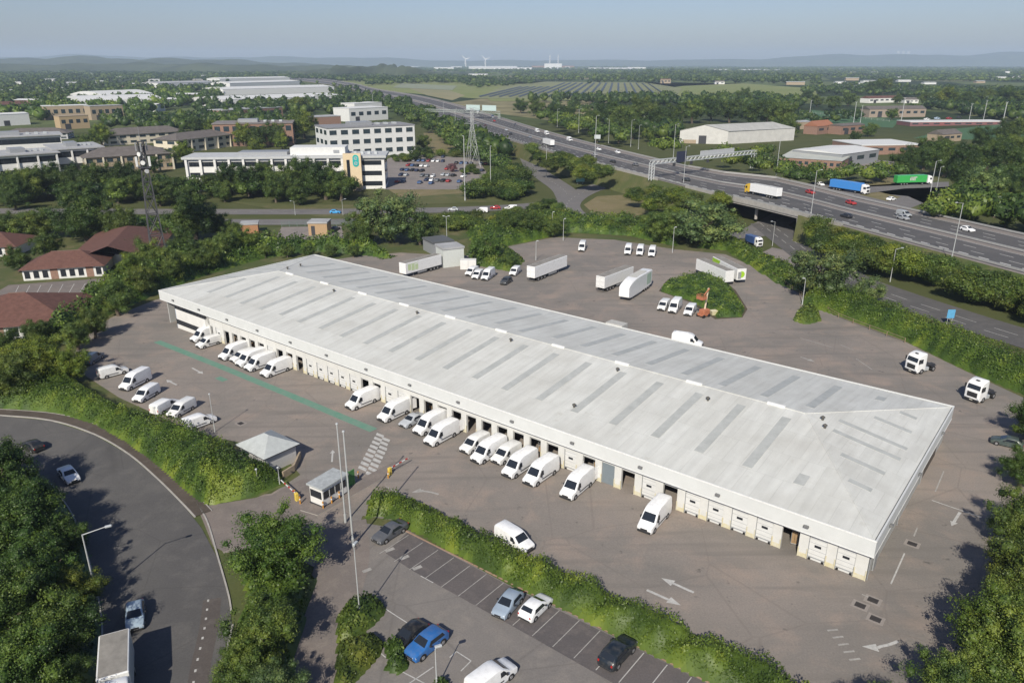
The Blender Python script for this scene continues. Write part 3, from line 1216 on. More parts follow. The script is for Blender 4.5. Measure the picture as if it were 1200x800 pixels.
# deck edge, parapets and the bridge soffits
def mw_edge(t, d, h, up, name, m, i0=0, i1=139):
    A, B = mix_line(t), mix_line(t + d)
    rings = [[(a.x, a.y, a.z - h), (a.x, a.y, a.z + up), (b.x, b.y, b.z + up), (b.x, b.y, b.z - h)] for a, b in list(zip(A, B))[i0:i1]]
    o = MB().loft(rings).build(name, m)
    return o
barrier_m = mat('steel_barrier', (.42, .42, .40), .5, metal=.3)
for t, lab in ((.03, 'low steel safety barrier along the near edge of the motorway'), (.492, 'low barrier along the middle of the motorway between the two carriageways'), (.965, 'low steel safety barrier along the far edge of the motorway')):
    o = mw_edge(t, .006, -.35, .8, 'safety_barrier', barrier_m)
    tag(o, lab, 'barrier')
def near_i(u):
    return min(range(140), key=lambda i: abs(PX(near[i])[0] - u))
gaps = [(near_i(708), near_i(748)), (near_i(846), near_i(914))]
def gap(i):
    return any(a < i < b for a, b in gaps)
# embankment slopes outside the two bridges; soffit slab, abutments and piers inside them
mbk = MB()
for i in range(139):
    if gap(i) or gap(i + 1): continue
    for ed, sgn in ((near, -1), (far, 1)):
        other = far if ed is near else near
        outd = [(ed[k] - other[k]) for k in (i, i + 1)]
        q = []
        for k, o_ in zip((i, i + 1), outd):
            o_.z = 0
            o_.normalize()
            e = ed[k]
            f = e + o_ * (11 if sgn < 0 else 7) * e.z / 6
            q += [(e.x, e.y, e.z - .02), (f.x, f.y, zg(f.x, f.y) - .3)]
        mbk.quad([q[0], q[1], q[3], q[2]])
o = mbk.build('embankment', M_grass)
up_faces(o)
o['kind'] = 'structure'
for gi, (a, b) in enumerate(gaps):
    lab = ['concrete motorway bridge over the roundabout road, left one beside the gantry', 'concrete motorway bridge with round piers below the yellow lorry'][gi]
    t = thing('road_bridge', lab, 'bridge', (0, 0, 0), group='motorway bridges')
    rings = [[(p.x, p.y, p.z - 1.5), (p.x, p.y, p.z - .03), (q.x, q.y, q.z - .03), (q.x, q.y, q.z - 1.5)] for p, q in zip(near[a - 1:b + 2], far[a - 1:b + 2])]
    MB().loft(rings).build('deck', conc, t)
    for ed, oth in ((near, far), (far, near)):
        rr = []
        for p, q in zip(ed[a - 1:b + 2], oth[a - 1:b + 2]):
            d = (p - q)
            d.z = 0
            d.normalize()
            p2 = p + d * .35
            rr.append([(p.x, p.y, p.z - .9), (p.x, p.y, p.z + .75), (p2.x, p2.y, p2.z + .75), (p2.x, p2.y, p2.z - .9)])
        MB().loft(rr).build('parapet', conc, t)
    for i in (a, b):
        p, q = near[i], far[i]
        d = (near[i + 1] - p) if i == a else (p - near[i - 1])
        d.z = 0
        d = d.normalized() * .5
        MB().loft([[(x.x - d.x, x.y - d.y, -.1), (x.x - d.x, x.y - d.y, 4.6), (x.x + d.x, x.y + d.y, 4.6), (x.x + d.x, x.y + d.y, -.1)] for x in (p, q)]).build('abutment', conc, t)
    for k in (1, 2) if gi else (1,):
        i = a + (b - a) * k // (3 if gi else 2)
        for s in (.06, .35, .65, .94):
            p = near[i].lerp(far[i], s)
            MB().cyl((p.x, p.y, -.1), (p.x, p.y, p.z - 1.4), .55, .55, 10).build('pier', conc, t, smooth=40)

near2 = [Vector((p.x, p.y)) for p in near]
far2 = [Vector((p.x, p.y)) for p in far]
def bank_z(x, y):
    """Height of the motorway bank (or deck) above the ground datum."""
    q = Vector((x, y))
    i = min(range(140), key=lambda k: (near2[k] - q).length_squared)
    j = min(range(140), key=lambda k: (far2[k] - q).length_squared)
    w_ = far2[i] - near2[i]
    W = w_.length
    t = (q - near2[i]).dot(w_) / W
    if gap(i): return 6.0 if 0 <= t <= W else -9
    zt = near[i].z
    if t < 0: return zt + t * 6 / 11
    if t > W: return zt - (t - W) * 6 / 7
    return zt
def GB_(u, v):
    """First surface along the pixel's ray: motorway bank or ground."""
    z = 6.0
    while z > .1:
        p = GZ(u, v, z)
        if bank_z(p.x, p.y) >= z: return p
        z -= .25
    return G(u, v)

# ------------------------------------------------------------------ the depot
def roof_mat():
    """Pale sheet roofing: ribs across the fall, seams every few metres, dust and rain streaks as wear of the sheet."""
    m, nt, b = nmat('white_sheet_roof')
    N, L = nt.nodes, nt.links
    tc = N.new('ShaderNodeTexCoord')
    n1 = N.new('ShaderNodeTexNoise')
    n1.inputs['Scale'].default_value = .12
    n1.inputs['Detail'].default_value = 7
    n1.inputs['Roughness'].default_value = .7
    L.new(tc.outputs['Object'], n1.inputs['Vector'])
    mp = N.new('ShaderNodeMapping')
    mp.inputs['Scale'].default_value = (1.2, .12, .3)
    L.new(tc.outputs['Object'], mp.inputs[0])
    n2 = N.new('ShaderNodeTexNoise')
    n2.inputs['Scale'].default_value = 1.0
    n2.inputs['Detail'].default_value = 5
    L.new(mp.outputs[0], n2.inputs['Vector'])
    def rng(sock, lo, hi, a, c):
        r = N.new('ShaderNodeMapRange')
        r.inputs['From Min'].default_value = lo
        r.inputs['From Max'].default_value = hi
        r.inputs['To Min'].default_value = a
        r.inputs['To Max'].default_value = c
        L.new(sock, r.inputs['Value'])
        return r.outputs['Result']
    a1 = rng(n1.outputs['Fac'], .35, .7, 0, 1)
    mx = N.new('ShaderNodeMix')
    mx.data_type = 'RGBA'
    mx.inputs[6].default_value = (.600, .602, .565, 1)
    mx.inputs[7].default_value = (.500, .494, .455, 1)
    L.new(a1, mx.inputs[0])
    m2 = N.new('ShaderNodeMix')
    m2.data_type = 'RGBA'
    m2.blend_type = 'MULTIPLY'
    m2.inputs[0].default_value = 1
    L.new(mx.outputs[2], m2.inputs[6])
    L.new(rng(n2.outputs['Fac'], .3, .7, .92, 1.07), m2.inputs[7])
    bk = N.new('ShaderNodeTexBrick')
    bk.offset = .5
    bk.inputs['Color1'].default_value = (1, 1, 1, 1)
    bk.inputs['Color2'].default_value = (.955, .955, .95, 1)
    bk.inputs['Mortar'].default_value = (.86, .86, .85, 1)
    bk.inputs['Scale'].default_value = 1
    bk.inputs['Mortar Size'].default_value = .035
    bk.inputs['Brick Width'].default_value = 2.2
    bk.inputs['Row Height'].default_value = 5.2
    L.new(tc.outputs['Object'], bk.inputs['Vector'])
    m3 = N.new('ShaderNodeMix')
    m3.data_type = 'RGBA'
    m3.blend_type = 'MULTIPLY'
    m3.inputs[0].default_value = 1
    L.new(m2.outputs[2], m3.inputs[6])
    L.new(bk.outputs['Color'], m3.inputs[7])
    n5 = N.new('ShaderNodeTexNoise')
    n5.inputs['Scale'].default_value = .45
    n5.inputs['Detail'].default_value = 8
    n5.inputs['Roughness'].default_value = .75
    L.new(tc.outputs['Object'], n5.inputs['Vector'])
    m4 = N.new('ShaderNodeMix')
    m4.data_type = 'RGBA'
    m4.inputs[7].default_value = (.36, .34, .28, 1)
    L.new(rng(n5.outputs['Fac'], .60, .78, 0, .6), m4.inputs[0])
    L.new(m3.outputs[2], m4.inputs[6])
    L.new(m4.outputs[2], b.inputs['Base Color'])
    b.inputs['Roughness'].default_value = .55
    b.inputs['Specular IOR Level'].default_value = .25
    return m
M_roof = roof_mat()
roof_side = mat('pale_fascia', (.58, .59, .575), .6, var=.05, scale=.5)
rl_m = mat('grey_rooflight', (.355, .365, .345), .5, scale=.7, col2=(.450, .458, .435))
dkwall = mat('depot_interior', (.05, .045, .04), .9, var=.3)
pier_m = mat('depot_pier', (.58, .575, .545), .8, var=.06, scale=.9)
footy = mat('worn_yellow_paint', (.55, .48, .27), .75, var=.2, scale=1.4, col2=(.58, .56, .48))
door_m = mat('white_dock_door', (.60, .60, .58), .6, var=.05, scale=.8)
carton = mat('cardboard', (.30, .20, .11), .85, var=.2)

dep = thing('distribution_depot', 'long white distribution depot with a pale hipped sheet roof and a row of loading doors', 'depot', (AX, AY, 0), TH)
L_, W_, H_ = BLEN, BWID, EAVE
RI, RJ = 14.6, 14.6
rx0, rx1, ry = RJ, L_ - RI, W_ / 2
# roof: two long slopes and two hip ends, each with a standing lip at the ridge
mb = MB()
inz = .28
c = [(inz, inz, H_ - .12), (L_ - inz, inz, H_ - .12), (L_ - inz, W_ - inz, H_ - .12), (inz, W_ - inz, H_ - .12)]
r0, r1 = (rx0, ry, RIDGE), (rx1, ry, RIDGE)
mb.quad([c[0], c[1], r1, r0]).quad([c[2], c[3], r0, r1]).quad([c[3], c[0], r0]).quad([c[1], c[2], r1])
roof = mb.build('roof', M_roof, dep)
rr = MB()
rr.cyl((rx0, ry, RIDGE - .01), (rx1, ry, RIDGE - .01), .09, .09, 6)
for a, b in ((c[0], r0), (c[3], r0), (c[1], r1), (c[2], r1)):
    rr.cyl(a, b, .07, .07, 6)
rr.build('ridge_cap', M_roof, roof)
gt = MB()
gz = H_ - .14
for x0, x1, y0, y1 in ((.16, L_ - .16, .16, .42), (.16, L_ - .16, W_ - .42, W_ - .16), (.16, .42, .42, W_ - .42), (L_ - .42, L_ - .16, .42, W_ - .42)):
    gt.box(x0, x1, y0, y1, gz - .1, gz)
gt.build('gutter', mat('dark_gutter', (.10, .10, .10), .7), dep)

def roof_z(x, y):
    s = (RIDGE - H_ + .12) / (ry - inz)
    sy = min(y - inz, W_ - inz - y) * s
    sx = min((x - inz), (L_ - inz - x)) * (RIDGE - H_ + .12) / (RI - inz)
    return H_ - .12 + min(sx, sy)

def rooflight(x0, x1, y0, y1):
    mb = MB()
    n = 6
    rings = []
    for i in range(n + 1):
        if y1 - y0 > x1 - x0:
            y = y0 + (y1 - y0) * i / n
            rings.append([(x0, y, roof_z(x0, y) - .02), (x0, y, roof_z(x0, y) + .035), (x1, y, roof_z(x1, y) + .035), (x1, y, roof_z(x1, y) - .02)])
        else:
            x = x0 + (x1 - x0) * i / n
            rings.append([(x, y0, roof_z(x, y0) - .02), (x, y0, roof_z(x, y0) + .035), (x, y1, roof_z(x, y1) + .035), (x, y1, roof_z(x, y1) - .02)])
    mb.loft(rings)
    return mb.build('rooflight', rl_m, roof)

rnd = random.Random(3)
nrl = 21
for i in range(nrl):
    x = 11.5 + i * (L_ - 21.5) / (nrl - 1)
    for side in (0, 1):
        lim = min(x, L_ - x) * 1.42 - 2.2
        top = min(18.6, lim)
        bot = 5.2 + rnd.uniform(-.3, .3)
        if side: bot, top = 3.8, min(17.6 + rnd.uniform(-1, 1), lim)
        if top - bot < 1.2: continue
        if i == nrl - 1: top = bot + 2.2
        w_ = .62
        if side == 0: rooflight(x - w_, x + w_, bot, top)
        else: rooflight(x - w_ + 1.2, x + w_ + 1.2, W_ - top, W_ - bot)
for y0, a, b_ in ((9.5, 3.0, 5.6), (14.5, 2.8, 8.0), (19.6, 2.2, 10.5), (23.0, 2.2, 10.8), (28.2, 2.8, 7.6), (33.0, 3.2, 5.4)):
    rooflight(L_ - b_, L_ - a, y0 - .45, y0 + .45)
    if y0 > 12: rooflight(a, b_ * .9, y0 - .45, y0 + .45)
# ridge vents, stacks and small fittings on the roof
for i in range(10):
    x = rx0 + 4 + i * (rx1 - rx0 - 8) / 9
    MB().bbox(x - 1.25, x + 1.25, ry - .22, ry + .22, RIDGE - .05, RIDGE + .28, .05).build('ridge_vent', mat('bright_vent', (.70, .70, .67), .5), roof)
cowl = mat('weathered_cowl', (.09, .085, .075), .7)
for x, y in ((rx0 + 22, ry - 2.2), (rx0 + 46, ry - 1.9), (rx0 + 69, ry - 2.4), (rx0 + 90, ry - 2.4), (L_ - 27, ry - 3.5), (L_ - 11.5, ry - 1.7), (L_ - 12.4, ry + .2), (L_ - 42, 6.2), (rx0 - 3, ry + 8), (rx0 - 1, ry + 3)):
    z = roof_z(x, y)
    mb = MB().cyl((x, y, z - .1), (x, y, z + .45), .16, .16, 8)
    mb.cyl((x, y, z + .42), (x, y, z + .62), .34, .1, 8)
    mb.build('vent_cowl', cowl, roof)
# fascia panels all round
FB = H_ - 2.05
fa = MB()
fa.box(0, L_, 0, .16, FB, H_).box(0, L_, W_ - .16, W_, FB, H_).box(0, .16, .16, W_ - .16, FB, H_).box(L_ - .16, L_, .16, W_ - .16, FB, H_)
fas = fa.build('fascia', roof_side, dep)
tr = MB()
for x0, x1, y0, y1 in ((-.03, L_ + .03, -.03, .0), (-.03, L_ + .03, W_, W_ + .03), (-.03, 0, 0, W_), (L_, L_ + .03, 0, W_)):
    tr.box(x0, x1, y0, y1, H_ - .16, H_ + .03).box(x0, x1, y0, y1, FB - .02, FB + .07)
tr.build('fascia_trim', mat('trim_white', (.70, .70, .68), .5), dep)
sf = MB().box(.16, L_ - .16, .16, .9, FB + .04, FB + .12)
sf.build('soffit', mat('soffit_grey', (.30, .30, .29), .8), dep)
fl = mat('floodlight_casing', (.16, .16, .16), .6)
for i in range(14):
    x = 6 + i * 10.3
    f = MB().bbox(x - .28, x + .28, -.34, -.031, FB + .85, FB + 1.1, .03).build('floodlight', fl, fas)
for i in range(3):
    y = 6 + i * 14
    MB().bbox(L_ + .031, L_ + .35, y - .25, y + .25, FB + .8, FB + 1.05, .03).build('floodlight', fl, fas)
# walls: the ground falls to the left, so each piece of wall starts at its own foot
def foot(lx):
    p = D(lx, 0)
    return zg(p.x, p.y)
YW = .75
wm = MB()
wm.box(.5, L_ - .5, W_ - .75, W_ - .45, -2.1, FB + .04).box(.5, .8, YW + .4, W_ - .75, -2.1, FB + .04).box(L_ - .8, L_ - .5, YW, W_ - .75, -2.1, FB + .04)
wm.build('wall', mat('grey_cladding', (.40, .40, .38), .7, var=.08, scale=.6), dep)
closed = {0, 1, 3, 4, 5, 6, 8, 12, 23, 24, 27, 28, 29, 30, 31, 35, 41}
floor_m = mat('depot_floor', (.16, .15, .135), .8, var=.15)
inner = MB()
inner.box(18, L_ - .8, 9.0, 9.1, -2.0, FB)
inner.build('inner_wall', mat('inner_wall_grey', (.20, .19, .18), .9), dep)
rngd = random.Random(11)
nb = 43
half = .98
edges = []
for k in range(nb):
    xc = 144.2 - 3.0 * k
    f = foot(xc)
    top = f + 3.05 if k > 6 else 3.05
    top = min(top, FB - .25)
    # lintel over the door
    MB().box(xc - half, xc + half, YW, YW + .3, top, FB + .03).build('lintel', pier_m, dep)
    if k == 10:
        dr = MB().bbox(xc - half + .03, xc + half - .03, YW + .1, YW + .18, f, top, .02).build('roller_door', mat('grey_roller_door', (.17, .20, .22), .6, var=.06), dep)
        continue
    if k in closed:
        dr = MB().box(xc - half + .02, xc + half - .02, YW + .09, YW + .17, f + .02, top).build('dock_door', door_m, dep)
        MB().bbox(xc - .36, xc + .36, YW + .055, YW + .085, f + 1.72, f + 2.02, .01).build('door_window', glass, dr)
        MB().box(xc - half + .05, xc + half - .05, YW + .06, YW + .088, f + .28, f + .40).build('kick_plate', greym, dr)
        gr = MB()
        for z_ in (.75, 1.3, 2.2, 2.7):
            gr.box(xc - half + .05, xc + half - .05, YW + .083, YW + .0895, f + z_, f + z_ + .035)
        gr.build('panel_joint', greym, dr)
        for s_ in (-1, 1):
            MB().bbox(xc + s_ * .72 - .12, xc + s_ * .72 + .12, YW - .06, YW + .085, f + .02, f + .26, .02).build('dock_bumper', black, dr)
        MB().box(xc - half - .02, xc - half + .06, YW - .015, YW + .09, f, top).build('door_track', greym, dr)
    else:
        # the door rolled up under the lintel, cages and cartons standing inside
        MB().cyl((xc - half + .05, YW + .32, top - .12), (xc + half - .05, YW + .32, top - .12), .18, .18, 8).build('dock_door', door_m, dep)
for k in range(nb + 1):
    xl = 144.2 - 3.0 * k + (half if k else half)
    x0, x1 = xl, (144.2 - 3.0 * (k - 1) - half if k else L_ - .5)
    if k == nb: x0 = 144.2 - 3.0 * (k - 1) - 3.0 + half - 1.0
    f = foot((x0 + x1) / 2)
    p = MB().box(x0, x1, YW - .04, YW + .34, f - .1, FB + .035).build('pier', pier_m, dep)
    mb = MB()
    mb.box(x0 - .012, x0 + .10, YW - .13, YW - .043, f, f + 1.25).box(x1 - .10, x1 + .012, YW - .13, YW - .043, f, f + 1.25)
    mb.box(x0 + .10, x1 - .10, YW - .055, YW - .042, f, f + .55)
    mb.build('yellow_guard', footy, p)
fl_ = MB()
for k in range(0, 13):
    xa, xb = 18 + k * 10, min(18 + k * 10 + 10, L_ - .8)
    fl_.add([(xa, YW, foot(xa) - .01), (xb, YW, foot(xb) - .01), (xb, 9, foot(xb) - .01), (xa, 9, foot(xa) - .01)], [(0, 1, 2, 3)])
fl_.build('floor', floor_m, dep)
# two-storey office under the left end of the canopy
oz = foot(8)
of = MB().box(5.5, 17.2, .35, 9, oz - .1, FB + .03).build('office', wallw, dep)
for z0, z1 in ((oz + .95, oz + 2.05), (FB - 1.1, FB - .06)):
    w1 = MB().box(5.3, 17.3, .30, .347, z0, z1).box(17.203, 17.25, .4, 4.5, z0, z1).box(5.45, 5.497, .4, 9, z0, z1).build('window_band', glass, of)
    fr = MB()
    for i in range(9):
        x = 5.5 + i * 1.45
        fr.box(x - .04, x + .04, .262, .299, z0, z1)
    fr.build('mullion_frame', dark, w1)
MB().box(17.25, 18.2, .75, 1.1, oz - .1, FB + .03).build('pier', pier_m, dep)
MB().box(5.2, 5.48, .4, 8, oz - .1, FB).build('blue_grey_end_panel', mat('blue_grey_panel', (.36, .42, .50), .6), dep)
# right end wall: brown door recess, lamps and pipes
MB().box(L_ - .5, L_ - .46, 28, 36, -.1, 2.9).build('end_wall_panel', mat('brown_panel', (.10, .085, .07), .8), dep)
MB().bbox(L_ - .46, L_ - .30, 3, 4.2, 0, 2.1, .02).build('side_door', greym, dep)
for y in (1.0, 14, 26):
    MB().cyl((L_ - .40, y, -.05), (L_ - .40, y, FB), .06, .06, 6).build('downpipe', greym, dep)
# plant box on the back of the depot
MB().bbox(88, 91.6, W_ + .03, W_ + 2.2, H_ - 2.4, H_ + .25, .04).build('plant_box', mat('plant_box', (.42, .41, .38), .7), dep)

# stock standing just inside the open doors: each cage a thing of its own
def cage(loc, rz, label, full):
    t = thing('roll_cage', label, 'roll cage', loc, rz, 'roll cages inside the open loading doors')
    mb = MB()
    for x in (-.36, .36):
        for y in (-.3, .3):
            mb.cyl((x, y, .15), (x, y, 1.7), .022, .022, 5)
        for z in (.2, .6, 1.0, 1.4, 1.7):
            mb.cyl((x, -.3, z), (x, .3, z), .014, .014, 4)
    for z in (.2, .95, 1.7):
        mb.cyl((-.36, .3, z), (.36, .3, z), .014, .014, 4)
    mb.box(-.36, .36, -.3, .3, .14, .18)
    mb.build('frame', galv, t)
    mb = MB()
    for x in (-.3, .3):
        for y in (-.24, .24):
            mb.cyl((x - .03, y, .07), (x + .03, y, .07), .07, .07, 8)
    mb.build('castor_set', black, t)
    mb = MB()
    z = .185
    rg = random.Random(full)
    while z < .5 + .22 * full:
        h = rg.uniform(.22, .4)
        mb.box(-.32, -.02, -.26, .24, z, z + h)
        mb.box(.0, .32, -.25, .26, z, z + h * rg.uniform(.8, 1.0))
        z += h + .004
    mb.build('carton', carton, t)
for k in range(nb):
    if k in closed or k == 10: continue
    if k % 2 == 0 or k in (11, 21, 22):
        xc = 144.2 - 3.0 * k
        for j in range(2 if k in (11, 22, 32) else 1):
            q = D(xc + rngd.uniform(-.4, .4) + .8 * j, 2.2 + rngd.uniform(0, .8) + j)
            q.z = foot(xc)
            cage(q, TH + rngd.uniform(-.3, .3), 'roll cage of cartons inside the %s loading door from the right%s' % (nth(k), ', rear one' if j else ''), rngd.randint(1, 4))

# ------------------------------------------------------------------ vehicles (nose along local +x, origin on the ground under the middle)
trim_b = mat('black_plastic_trim', (.03, .03, .032), .6)
plate_y = mat('number_plate', (.62, .60, .50), .5)

def wheel(mbx, x, y, r, w, parent, simple=False):
    s = 1 if y > 0 else -1
    t = MB()
    t.cyl((x, y - s * w, r), (x, y, r), r, r, 14)
    o = t.build('wheel', black, parent, smooth=40)
    rm = MB().cyl((x, y - s * .02, r), (x, y + s * .012, r), r * .62, r * .55, 12)
    rm.build('rim', alloy, o)
    return o

def section_ring(x, wd, zl, zh, zs, k):
    if zh <= zs + .06:
        zm = zl + .6 * (zh - zl)
        half = [(wd * .97, zl), (wd, zm), (wd - .05, zh - .06), (wd - .18, zh)]
    else:
        wt = wd - k * (zh - zs)
        half = [(wd * .97, zl), (wd, zs), (wt, zh - .10), (wt - .14, zh)]
    return [(x, y, z) for y, z in half] + [(x, -y, z) for y, z in reversed(half)]

def vehicle(name, label, cat, L, secs, zs, k, glassx, wheels, r, tail, sidewin, extra=None, lights=True, paint=None, grille=(.30, .62)):
    """secs: (distance behind the nose, half width, low z, high z)."""
    t = thing(name, label, cat, (0, 0, 0))
    X = lambda d: L / 2 - d
    body = MB().loft([section_ring(X(d), wd, zl, zh, zs, k) for d, wd, zl, zh in secs])
    b = body.build('body', paint or PAINT, t, smooth=38)
    # glass on the sloping top panels
    def top_at(d):
        for (a, b2) in zip(secs, secs[1:]):
            if a[0] <= d <= b2[0]:
                f = (d - a[0]) / (b2[0] - a[0] + 1e-9)
                s = [a[i] + (b2[i] - a[i]) * f for i in range(4)]
                return s
        return secs[-1]
    for gname, d0, d1 in glassx:
        s0, s1 = top_at(d0), top_at(d1)
        y0 = s0[1] - max(0, k * (s0[3] - zs)) - .16
        y1 = s1[1] - max(0, k * (s1[3] - zs)) - .17
        up = Vector((-(s1[3] - s0[3]) * (-1 if X(d1) < X(d0) else 1), 0, abs(d1 - d0))).normalized() * .014
        if s1[3] < s0[3]: pass
        P = [Vector((X(d0), -y0, s0[3])), Vector((X(d0), y0, s0[3])), Vector((X(d1), y1, s1[3])), Vector((X(d1), -y1, s1[3]))]
        nrm = (P[1] - P[0]).cross(P[2] - P[1]).normalized()
        if nrm.z < 0 and abs(nrm.z) > .02: nrm = -nrm
        if abs(nrm.z) <= .02 and nrm.x > 0 and d0 > L / 2: nrm = -nrm
        MB().quad([p + nrm * .014 for p in P]).build(gname, glass, t, fix=False)
    for pts in sidewin:
        for s in (1, -1):
            q = []
            for d, z in pts:
                sc = top_at(d)
                q.append((X(d), s * (sc[1] - k * (z - zs) + .013), z))
            MB().quad(q).build('side_window', glass, t, fix=False)
    wd = max(s[1] for s in secs)
    for x in wheels:
        for s in (1, -1):
            # dark arch, then the wheel in it
            a = MB().cyl((X(x), s * (wd - .10), r), (X(x), s * (wd + .004), r), r * 1.18, r * 1.18, 14)
            ao = a.build('wheel_arch', trim_b, b, smooth=40)
            wheel(None, X(x), s * (wd + .012), r, .22, t)
    if lights:
        f0 = secs[0]
        f1 = secs[1]
        for s in (1, -1):
            MB().add([(X(f0[0]) + .01, s * (f0[1] - .28), f0[3] - .17), (X(f1[0]) + .012, s * (f1[1] + .006), f0[3] - .13), (X(f1[0]) + .012, s * (f1[1] - .02), f0[3] + .04), (X(f0[0]) + .01, s * (f0[1] - .26), f0[3] - .02)],
                     [(0, 1, 2, 3)]).build('headlight', chrome, t, fix=False)
            e = secs[-1]
            MB().box(X(e[0]) - .012, X(e[0]) + .05, s * (e[1] - .15) if s > 0 else -e[1] + .0, s * e[1] if s > 0 else -e[1] + .15, tail[0], tail[1]).build('tail_light', red, t)
            MB().bbox(X(glassx[0][1]) - .62, X(glassx[0][1]) - .42, s * (wd + .02) if s > 0 else -wd - .2, s * (wd + .2) if s > 0 else -wd - .02, zs + .04, zs + tail[2], .02).build('wing_mirror', trim_b, t)
        MB().box(X(f0[0]) - .02, X(f0[0]) + .014, -f0[1] * .55, f0[1] * .55, grille[0] + .12, grille[1]).build('grille', trim_b, t)
        MB().box(X(f0[0]) + .014, X(f0[0]) + .024, -.26, .26, grille[0], grille[0] + .11).build('number_plate', plate_y, t)
    if extra: extra(t, X, wd, b)
    return t

# large panel van: short bonnet, steep screen, tall roof
VAN_L = 6.0
VAN_S = [(0, .80, .34, .86), (.10, .93, .30, 1.00), (.55, .985, .28, 1.13), (.98, 1.0, .28, 1.26), (1.72, 1.0, .28, 2.10), (2.15, 1.0, .28, 2.44), (2.75, 1.0, .28, 2.60), (5.70, 1.0, .30, 2.60), (5.92, .985, .34, 2.52), (6.0, .96, .40, 2.40)]
def van_extra(t, X, wd, b):
    MB().bbox(X(.16), X(-.045), -.86, .86, .30, .60, .05).build('bumper', trim_b, t)
    for s in (1, -1):
        MB().box(X(4.2), X(1.95), s * wd + (.0 if s > 0 else -.03), s * wd + (.03 if s > 0 else .0), .62, .74).build('side_moulding', trim_b, t)
    MB().box(X(6.0) - .012, X(6.0) + .02, -.012, .012, .5, 2.3).build('rear_door_gap', trim_b, t)
    MB().bbox(X(6.1), X(5.93), -.9, .9, .36, .50, .03).build('rear_step', trim_b, t)
    ribs = MB()
    for y in (-.5, -.17, .17, .5):
        ribs.box(X(5.4), X(3.0), y - .05, y + .05, 2.596, 2.616)
    ribs.build('roof_rib', PAINT, b)
vgl = [('windscreen', 1.02, 1.70)]
vsw = [[(1.42, 1.22), (2.30, 1.22), (2.30, 1.86), (1.86, 1.92)]]
van_big = Proto(vehicle('panel_van', 'x', 'van', VAN_L, VAN_S, 1.18, .10, vgl, (.98, 4.72), .36, (.95, 1.35, .36), vsw, van_extra, grille=(.42, .80)))
def rear_open(t, X, wd, b):
    van_extra(t, X, wd, b)
    for s, a in ((1, 1.75), (-1, 2.0)):
        h = Vector((X(6.0) - .02, s * .93, 0))
        d = Vector((-math.sin(a), s * -math.cos(a), 0)) * .86
        n = Vector((-d.y, d.x, 0)).normalized() * .03
        q = [h - n, h + d - n, h + d + n, h + n]
        MB().prism([(p.x, p.y) for p in q], .52, 2.3).build('rear_door', PAINT, t)
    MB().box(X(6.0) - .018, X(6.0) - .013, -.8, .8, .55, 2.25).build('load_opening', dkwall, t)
van_open = Proto(vehicle('panel_van', 'x', 'van', VAN_L, VAN_S, 1.18, .10, vgl, (.98, 4.72), .36, (.95, 1.35, .36), vsw, rear_open, grille=(.42, .80)))
def side_open(t, X, wd, b):
    rear_open(t, X, wd, b)
    y = -wd - .004
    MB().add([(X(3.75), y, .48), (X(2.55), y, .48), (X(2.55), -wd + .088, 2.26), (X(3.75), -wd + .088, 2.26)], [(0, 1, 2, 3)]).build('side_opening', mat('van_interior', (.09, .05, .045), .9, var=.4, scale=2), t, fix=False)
    MB().box(X(5.2), X(3.78), -wd - .075, -wd - .03, .48, 2.2).build('sliding_door', PAINT, t)
van_side = Proto(vehicle('panel_van', 'x', 'van', VAN_L, VAN_S, 1.18, .10, vgl, (.98, 4.72), .36, (.95, 1.35, .36), vsw, side_open, grille=(.42, .80)))
# lower van
VM_S = [(0, .76, .34, .80), (.10, .90, .28, .92), (.6, .96, .26, 1.04), (1.0, .97, .26, 1.14), (1.75, .97, .26, 1.74), (2.2, .97, .26, 1.93), (2.7, .97, .26, 1.98), (4.7, .97, .28, 1.96), (4.92, .955, .34, 1.9), (5.0, .93, .4, 1.8)]
def vm_extra(t, X, wd, b):
    MB().bbox(X(.14), X(-.04), -.82, .82, .28, .54, .05).build('bumper', trim_b, t)
    MB().box(X(5.0) - .012, X(5.0) + .02, -.012, .012, .5, 1.7).build('rear_door_gap', trim_b, t)
    for s in (1, -1):
        MB().box(X(3.7), X(1.9), s * wd + (.0 if s > 0 else -.03), s * wd + (.03 if s > 0 else .0), .56, .67).build('side_moulding', trim_b, t)
van_mid = Proto(vehicle('delivery_van', 'x', 'van', 5.0, VM_S, 1.08, .13, [('windscreen', 1.04, 1.73)], (.95, 3.95), .33, (.8, 1.15, .26), [[(1.4, 1.10), (2.25, 1.10), (2.25, 1.62), (1.85, 1.64)]], vm_extra, grille=(.40, .74)))

# hatchback, saloon, tall estate
def car_extra(L, zb):
    def f(t, X, wd, b):
        MB().bbox(X(.12), X(-.03), -.72, .72, .26, .44, .04).build('bumper', trim_b, t)
        MB().bbox(X(L + .03), X(L - .12), -.72, .72, .30, .48, .04).build('rear_bumper', trim_b, t)
        for s in (1, -1):
            for d in (2.05, 2.95):
                MB().box(X(d) - .09, X(d) + .09, s * wd + (-.02 if s > 0 else -.018), s * wd + (.018 if s > 0 else .02), zb - .12, zb - .08).build('door_handle', trim_b, t)
    return f
HATCH = [(0, .66, .30, .62), (.10, .80, .24, .72), (.5, .87, .22, .84), (1.10, .88, .22, .95), (1.90, .88, .22, 1.40), (2.5, .88, .22, 1.47), (3.3, .88, .22, 1.43), (3.80, .87, .24, 1.08), (4.0, .84, .3, .96), (4.10, .76, .36, .82)]
car_hatch = Proto(vehicle('parked_car', 'x', 'car', 4.1, HATCH, .92, .32, [('windscreen', 1.16, 1.86), ('rear_window', 3.36, 3.76)], (.82, 3.30), .31, (.70, .88, .15), [[(1.62, .95), (3.45, .95), (3.20, 1.31), (1.98, 1.30)]], car_extra(4.1, .86)))
